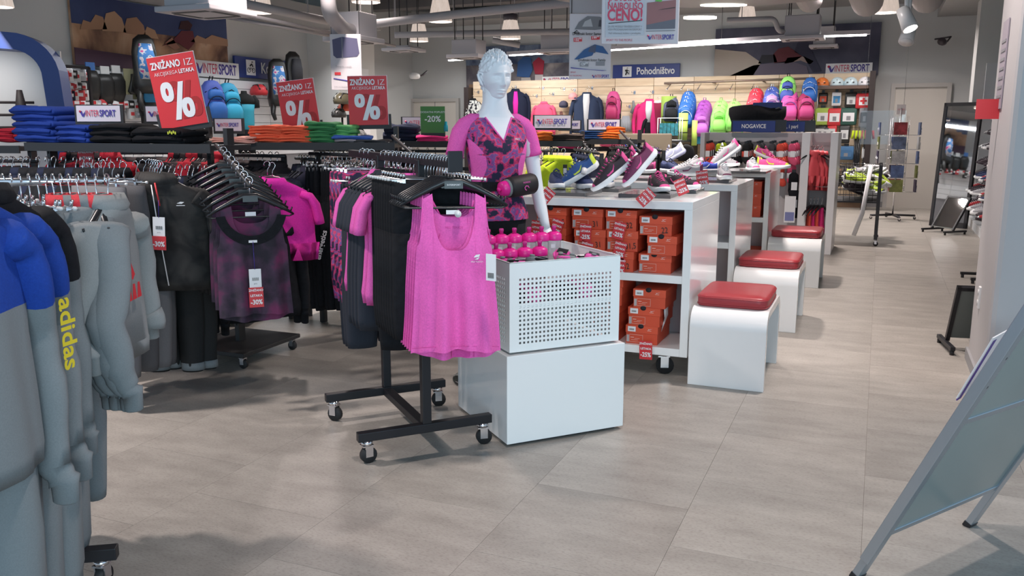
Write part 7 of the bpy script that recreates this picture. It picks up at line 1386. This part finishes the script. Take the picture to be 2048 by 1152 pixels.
bg_, w, h = hposter('price_promise_poster', 'large hanging poster promising the best price with a running track photo', 1205, 1354, -60, 88, 4.9, [(fpm('panelgrey', (.50, .51, .56)), [(-.45, .09), (.05, .12), (.05, .92), (-.45, .92)]), (fpm('trackgreen', (.10, .14, .12)), [(.08, .62), (.45, .66), (.45, .92), (.08, .92)]), (fpm('track', (.30, .13, .13)), [(.08, .26), (.45, .34), (.45, .60), (.08, .56)]), (fpm('asphalt', (.13, .13, .16)), [(.08, .20), (.45, .21), (.45, .34), (.08, .26)]), (inkblack, [(.22, .46), (.44, .49), (.44, .50), (.28, .475)]), (fpm('shoegreen', (.12, .42, .08)), [(.18, .58), (.26, .57), (.30, .66), (.24, .68)]), (fpm('legred', (.5, .04, .04)), [(.14, .62), (.19, .62), (.20, .72), (.15, .72)]), (inkblack, [(-.41, .275), (.02, .315), (.02, .325), (-.41, .285)]), (inkgrey, [(.08, .17), (.45, .18), (.45, .19), (.08, .18)])],
    [('JAMČIMO', .135, -.20, .63, inkred, .015, .44), ('NAJBOLJŠO', .118, -.20, .51, inkred, .012, .45), ('CENO!', .20, -.20, .385, inkred, .025, .45), ('ZA VSE MODELE TEKAŠKIH COPAT V', .036, -.20, .235, inkgrey, 0, .44), ('VSEH PRODAJALNAH INTERSPORT', .036, -.20, .195, inkgrey, 0, .44), ('Več informacij dobite v prodajalni.', .036, -.20, .145, inkgrey, 0, .42), ('SPORT TO THE PEOPLE', .04, -.27, .05, inkred, 0, .34)]); logo(bg_, w * .36, w * .27, -.008, h * .09)
# ---------------- right hand side ----------------
# tiered shoe wall
t = thing('shoe_wall_shelves', 'stepped pale shoe wall along the right side beyond the column', 'shelving', (1.95, 10.6, 0)); shw = pm('shelf_pale', (.62, .64, .66), .4)
for k in range(10): z = .32 + k * .2; x = 1.28 + k * .045; MB().bb(x - 1.95, .25, -3.6, 4.0, z - .02, z).build('shelf', shw, t); MB().bb(x - 1.95 + .16, x - 1.95 + .18, -3.6, 4.0, z, z + .18).build('riser', pm('riser_grey', (.30, .31, .33), .6), t)
MB().bb(-.66, .25, -3.6, 4.0, 0, .12).build('plinth', shw, t); MB().bb(.2, .25, -3.6, 4.0, 2.3, 3.2).build('upper_panel', pm('teal_panel', (.12, .36, .40), .5), t); MB().bb(-.6, .2, 3.98, 4.02, .0, 2.35).build('shelf_end', shw, t)
def simple_shoe(key, mats): 
    me = shoe_mesh(key, *mats); k = 'one' + key
    if k not in GM:
        import bmesh
        b = bmesh.new(); nm = bpy.data.meshes.new('shoe'); off = 0; ml = []
        for n in ('upper', 'sole', 'laces', 'side_mark'):
            s0 = len(b.faces); b.from_mesh(me[n]); b.faces.ensure_lookup_table()
            for f in b.faces[s0:]: f.material_index += len(ml)
            ml += list(me[n].materials)
        b.to_mesh(nm); b.free(); [nm.materials.append(x) for x in ml]; GM[k] = nm
    return GM[k]
kinds = [('bk', (sblk, sgry, swht, sin, sblk)), ('bk2', (sblk, sblk, sblk, sin, sgry)), ('gy', (sgry, swht, swht, sin, sgry)), ('nv', KN), ('rd', (fb('shoe_red', (.4, .02, .03)), swht, sblk, sin, swht)), ('br', (fb('shoe_brown', (.08, .05, .035)), sgry, sblk, sin, sblk)), ('wh', (fb('shoe_white_mesh', (.6, .6, .62)), sgry, swht, sin, swht))]
wts = [0, 1, 1, 0, 2, 3, 4, 5, 6, 0, 1, 2]; rows_ = ['lowest', 'second', 'third', 'fourth', 'fifth', 'sixth', 'seventh', 'eighth', 'ninth', 'top']
cn = ['black and grey', 'all black', 'grey and white', 'navy', 'red and black', 'brown', 'white']
for k in range(10):
    for j in range(20):
        w = wts[rnd.randrange(12)]; y = 7.3 + j * .36 + rnd.uniform(-.04, .04); o = inst('shoe', simple_shoe('w' + kinds[w][0], kinds[w][1]), None, (1.44 + k * .045, y, .322 + k * .2), (0, 0, R(-90 + rnd.uniform(-35, 35)))); o.scale = (1.15, 1.15, 1.15); tag(o, cn[w] + ' sports shoe on the ' + rows_[k] + ' tier of the right shoe wall', 'shoe', cn[w] + ' shoes on the ' + rows_[k] + ' tier')
# red flag sign and notice on the column
o = thing('red_flag_sign', 'small red sign sticking out from the column towards the aisle', 'sign', P(1992, 218, Y=5.55), 0); MB().bb(-.10, .08, 0, .006, -.055, .055).build('red_plate', redpaper, o)
q0 = P(2001, 130, X=.585); o = thing('column_notice', 'tall lilac grey notice on the aisle side of the column', 'sign', (.592, q0.y, q0.z), R(-90)); MB().bb(-.12, .12, 0, .006, -.24, .24).build('notice_board', pm('notice_lilac', (.35, .31, .36), .6), o)
for k in range(7): MB().bb(-.09, .09, -.003, 0, -.18 + k * .05, -.165 + k * .05).build('notice_line', inkgrey, o)
o = thing('wall_socket', 'white wall socket on the aisle side of the column', 'socket', P(1959, 595, X=.597), R(-90)); MB().box((0, 0, 0), (.05, .016, .13)).build('socket_plate', whiteplastic, o, bevel=.004); [MB().tube([(0, -.006, z), (0, -.011, z)], .018, 12).build('socket_ring', pw2, o) for z in (-.03, .03)]
# tall mirror with clutter at its foot
mirm = pm('mirror', (.85, .86, .86), .02, 1.)
ma = Vector((.76, 14.05, 0)); mb = Vector((1.22, 13.75, 0)); rzm = math.atan2(mb.y - ma.y, mb.x - ma.x); mc = (ma + mb) / 2
t = thing('standing_mirror', 'tall dark framed mirror leaning near the far door', 'mirror', mc, (R(-4), 0, rzm)); w = (mb - ma).length; h = 1.78
MB().bb(-w / 2 + .04, w / 2 - .04, -.004, 0, .08, h - .05).build('mirror_glass', mirm, t)
m = MB(); m.bb(-w / 2, -w / 2 + .04, -.02, .03, 0, h); m.bb(w / 2 - .04, w / 2, -.02, .03, 0, h); m.bb(-w / 2, w / 2, -.02, .03, h - .05, h); m.bb(-w / 2, w / 2, -.02, .03, 0, .08); m.bb(-w / 2, w / 2, .0, .03, .05, h - .03); m.build('frame', greymetal, t)
def footmirror(label, p, rz, w=.34, h=.40, lean=R(24)):
    """low slanted shoe mirror on a black H foot; local x across, faces local -y"""
    t = thing('shoe_mirror', label, 'mirror', p, rz); c_, s_ = math.cos(lean), math.sin(lean); M_ = Matrix.Rotation(-lean, 3, 'X')
    def bx_(x0, x1, y0, y1, z0, z1): mm = MB(); cc_ = M_ @ Vector(((x0 + x1) / 2, (y0 + y1) / 2, (z0 + z1) / 2)); mm.box((cc_.x, cc_.y, cc_.z + .06), (x1 - x0, y1 - y0, z1 - z0), M=M_); return mm
    bx_(-w / 2 + .02, w / 2 - .02, -.003, 0, .03, h - .02).build('mirror_glass', mirm, t); bx_(-w / 2 + .01, w / 2 - .01, .0, .012, .02, h - .01).build('backing_board', pm('board_grey', (.16, .18, .17), .5), t)
    for b_ in ((-w / 2, -w / 2 + .025), (w / 2 - .025, w / 2)): bx_(b_[0], b_[1], -.006, .024, 0, h).build('frame_side', blackmetal, t)
    bx_(-w / 2, w / 2, -.006, .024, h - .025, h).build('frame_top', blackmetal, t); bx_(-w / 2, w / 2, -.009, -.004, 0, h + .002).build('white_edge', whiteplastic, t) if False else None
    for s in (-1, 1):
        MB().bb(s * w / 2 - .015, s * w / 2 + .015, -.15, .22, .03, .055).build('foot_bar', blackmetal, t, bevel=.002); [MB().cyl((s * w / 2, y, 0), (s * w / 2, y, .03), .014, 10).build('foot_glide', blackplastic, t) for y in (-.13, .2)]
    return t
# faces the aisle (towards -x): local -y -> -x needs rz = -90
a = P(1868, 668, Z=0.03); b_ = P(1930, 697, Z=0.03)
footmirror('slanted low shoe mirror beside the column in the mid aisle', Vector((.66, 6.17, 0)), math.atan2(b_.y - a.y, b_.x - a.x) + R(180) + R(75), .36, .42)
footmirror('slanted low shoe mirror by the shoe wall further back', Vector((.98, 9.05, 0)), R(-80), .34, .42)
footmirror('slanted low shoe mirror at the foot of the tall mirror', Vector((.86, 13.05, 0)), R(-50), .4, .5, R(30))
m = footmirror('white backed low shoe mirror behind the sandwich board', Vector((.69, 4.70, 0)), R(-112), .34, .42, R(22)); MB().box((0, -.14, .26), (.30, .006, .36), M=Matrix.Rotation(R(-22), 3, 'X')).build('white_print', paperwhite, m); MB().box((.09, -.148, .24), (.06, .006, .36), M=Matrix.Rotation(R(-22), 3, 'X')).build('purple_band', pm('band_purple', (.10, .05, .30), .5), m); MB().box((-.13, -.10, .115), (.03, .01, .045), M=Matrix.Rotation(R(-22), 3, 'X')).build('red_mark', redpaper, m)
# postcard rack
sp_ = Vector((.26, 14.8, 0)); t = thing('postcard_rack', 'revolving wire rack with postcards and booklets before the far door', 'card rack', sp_, R(15))
t.rotation_euler = (0, 0, R(6)); MB().cyl((0, 0, .06), (0, 0, 1.72), .014, 10).build('pole', chrome, t); m = MB(); [m.tube([(0, 0, .07), (.34 * math.cos(R(a)), .34 * math.sin(R(a)), .06)], .018, 6) for a in (10, 100, 190, 280)]; m.build('foot_cross', blackmetal, t); [caster(t, .33 * math.cos(R(a)), .33 * math.sin(R(a)), .06) for a in (10, 100, 190, 280)]
m = MB(); m.box((0, 0, 1.70), (.13, .01, .15)); m.build('top_card', pm('card_cream', (.6, .55, .55), .6), t); text('CARDS', .03, inkred, t, (0, -.008, 1.70))
m = MB(); [m.tube([(x, y, .45), (x, y, 1.60)], .005, 5) for x in (-.12, .12) for y in (-.12, .12)]; m.build('wire_upright', chrome, t)
cc_ = [pm('card_%d' % i, c_, .5, noi=(9, .5)) for i, c_ in enumerate(((.3, .04, .05), (.10, .13, .22), (.35, .35, .36), (.08, .12, .25), (.16, .18, .05), (.05, .04, .08)))]
for k in range(5):
    z = 1.40 - k * .22
    for s, a in enumerate((0, 90, 180, 270)):
        ca, sa = math.cos(R(a)), math.sin(R(a)); rr = .13 if a in (0, 180) else .30; cxp = (sa * rr, -ca * rr)
        m = MB(); w_ = .11; [m.tube([(cxp[0] + ca * x, cxp[1] + sa * x, z - .09), (cxp[0] + ca * x, cxp[1] + sa * x, z + .02)], .004, 4) for x in (-w_, 0, w_)]; m.tube([(cxp[0] - ca * w_, cxp[1] - sa * w_, z - .02), (cxp[0] + ca * w_, cxp[1] + sa * w_, z - .02)], .004, 4); m.tube([(cxp[0], cxp[1], z - .09), (0, 0, z - .09)], .004, 4); m.build('wire_pocket', chrome, t)
        MB().box((cxp[0] * .96, cxp[1] * .96, z + .01), (.19, .02, .19), R(a)).build('booklet', cc_[(k + s) % 6 if s else [0, 1, 2, 3, 4][k]], t)
# wire trolley full of shoes
p0 = Vector((-.50, 11.27, 0)); t = thing('wire_trolley', 'dark wire basket trolley on casters filled with loose shoes', 'trolley', (-.24, 11.7, 0)); W2, D2 = .27, .42; HT = .98
for x in (-W2, W2):
    for y in (-D2, D2): MB().bb(x - .02, x + .02, y - .02, y + .02, .08, HT).build('leg', greymetal, t); caster(t, x, y, .08)
m = MB(); [m.tube([(-W2, y, z), (W2, y, z)], .004, 4) for y in (-D2, D2) for z in (.55, .62, .69, .76, .83, .90, .96)]; [m.tube([(x, -D2, z), (x, D2, z)], .004, 4) for x in (-W2, W2) for z in (.55, .62, .69, .76, .83, .90, .96)]; [m.tube([(x, y, .53), (x, y, .98)], .003, 4) for y in (-D2, D2) for x in (-.2, -.13, -.06, .0, .07, .14, .2)]; m.build('wire_basket', greymetal, t); MB().bb(-W2, W2, -D2, D2, .52, .54).build('basket_floor', greymetal, t)
o = MB().tube([(.06, -.44, .98), (0, -.46, .4), (-.08, -.44, .12)], .026, 6, flat=.15).build('white_strap', paperwhite, None, (-.14, 11.7, 0)); tag(o, 'white paper strip hanging down the front of the wire trolley', 'paper strip')
kk = [kinds[6], kinds[2], ('lm', (fb('shoe_lime_f', (.45, .6, .05)), sblk, swht, sin, swht)), kinds[0], kinds[1], ('or', (fb('shoe_or', (.6, .08, .04)), swht, sgry, sin, swht))]
for i in range(34):
    w = rnd.randrange(6) if i % 5 else 2; o = inst('loose_shoe', simple_shoe('t' + kk[w][0], kk[w][1]), None, (-.24 + rnd.uniform(-.16, .16), 11.7 + rnd.uniform(-.36, .30), .60 + .23 * (i / 34) + rnd.uniform(0, .05)), (rnd.uniform(-.7, .7), rnd.uniform(-.5, .5), R(90 + rnd.uniform(-45, 45)))); o.scale = (1.05,) * 3; tag(o, ('white and grey', 'grey', 'lime green', 'black and grey', 'black', 'orange')[w] + ' shoe lying loose in the wire trolley', 'shoe', ('white', 'grey', 'lime', 'black and grey', 'black', 'orange')[w] + ' shoes in the wire trolley')
# ---------------- sandwich board at the right edge ----------------
alu = pm('aluminium', (.42, .47, .52), .35, .85); acr = pm('frosted_sheet', (.42, .50, .50), .35, trans=.35)
def plk(p, q, wv, tv, mt, name, par):   # rectangular bar from p to q with half extents along wv and tv
    m = MB(); m.loft([[p + wv + tv, p - wv + tv, p - wv - tv, p + wv - tv], [q + wv + tv, q - wv + tv, q - wv - tv, q + wv - tv]], sm=False); return m.build(name, mt, par, bevel=.002)
t = thing('sandwich_board', 'large aluminium sandwich board cut by the right edge', 'sandwich board', (0, 0, 0))
#ABOARD#
A0 = Vector((.03, 2.77, 0)); t.location = A0
th = R(24.5); side = Vector((.555, .832, 0)).normalized(); n0 = Vector((.832, -.555, 0)).normalized(); up_ = n0 * math.sin(th) + Vector((0, 0, math.cos(th))); nrm = up_.cross(side).normalized(); O = Vector((0, 0, 0)); L1 = 1.45; WB = .66
plk(O, up_ * L1, side * .022, nrm * .012, alu, 'frame_leg', t); plk(side * WB, side * WB + up_ * L1, side * .022, nrm * .012, alu, 'frame_leg', t)
for q_ in (0, WB): plk(side * q_ - up_ * .002, side * q_ + up_ * .02, side * .024, nrm * .014, blackplastic, 'rubber_foot', t)
plk(up_ * .09 - side * .024 - nrm * .004, up_ * L1 - side * .024 - nrm * .004, side * .010, nrm * .016, alu, 'snap_profile', t)
for z_ in (.20, .66, 1.40): plk(up_ * z_ + side * .02, up_ * z_ + side * (WB - .02), up_ * .011, nrm * .008, alu, 'cross_rail', t)
m = MB(); m.loft([[p_ + nrm * d_ for p_ in (up_ * .20 + side * .02, up_ * .20 + side * (WB - .02), up_ * 1.40 + side * (WB - .02), up_ * 1.40 + side * .02)] for d_ in (-.004, .002)], sm=False); m.build('backing_sheet', pm('sheet_grey', (.20, .24, .235), .22), t)
TP = up_ * L1; up3 = (-n0 * 0 + n0 * math.sin(th) - Vector((0, 0, math.cos(th)))); nr3 = up3.cross(side).normalized()
for q_ in (0, WB): plk(TP + side * q_, TP + side * q_ + up3 * L1, side * .022, nr3 * .012, alu, 'frame_leg', t)
plk(TP + up3 * 1.2, TP + side * WB + up3 * 1.2, up3 * .011, nr3 * .008, alu, 'cross_rail', t)
m = MB(); [m.cyl(up_ * z_ + side * 0 - nrm * .013, up_ * z_ - nrm * .015, .005, 8) for z_ in (.8, .9)]; m.build('rivet', inkblack, t)
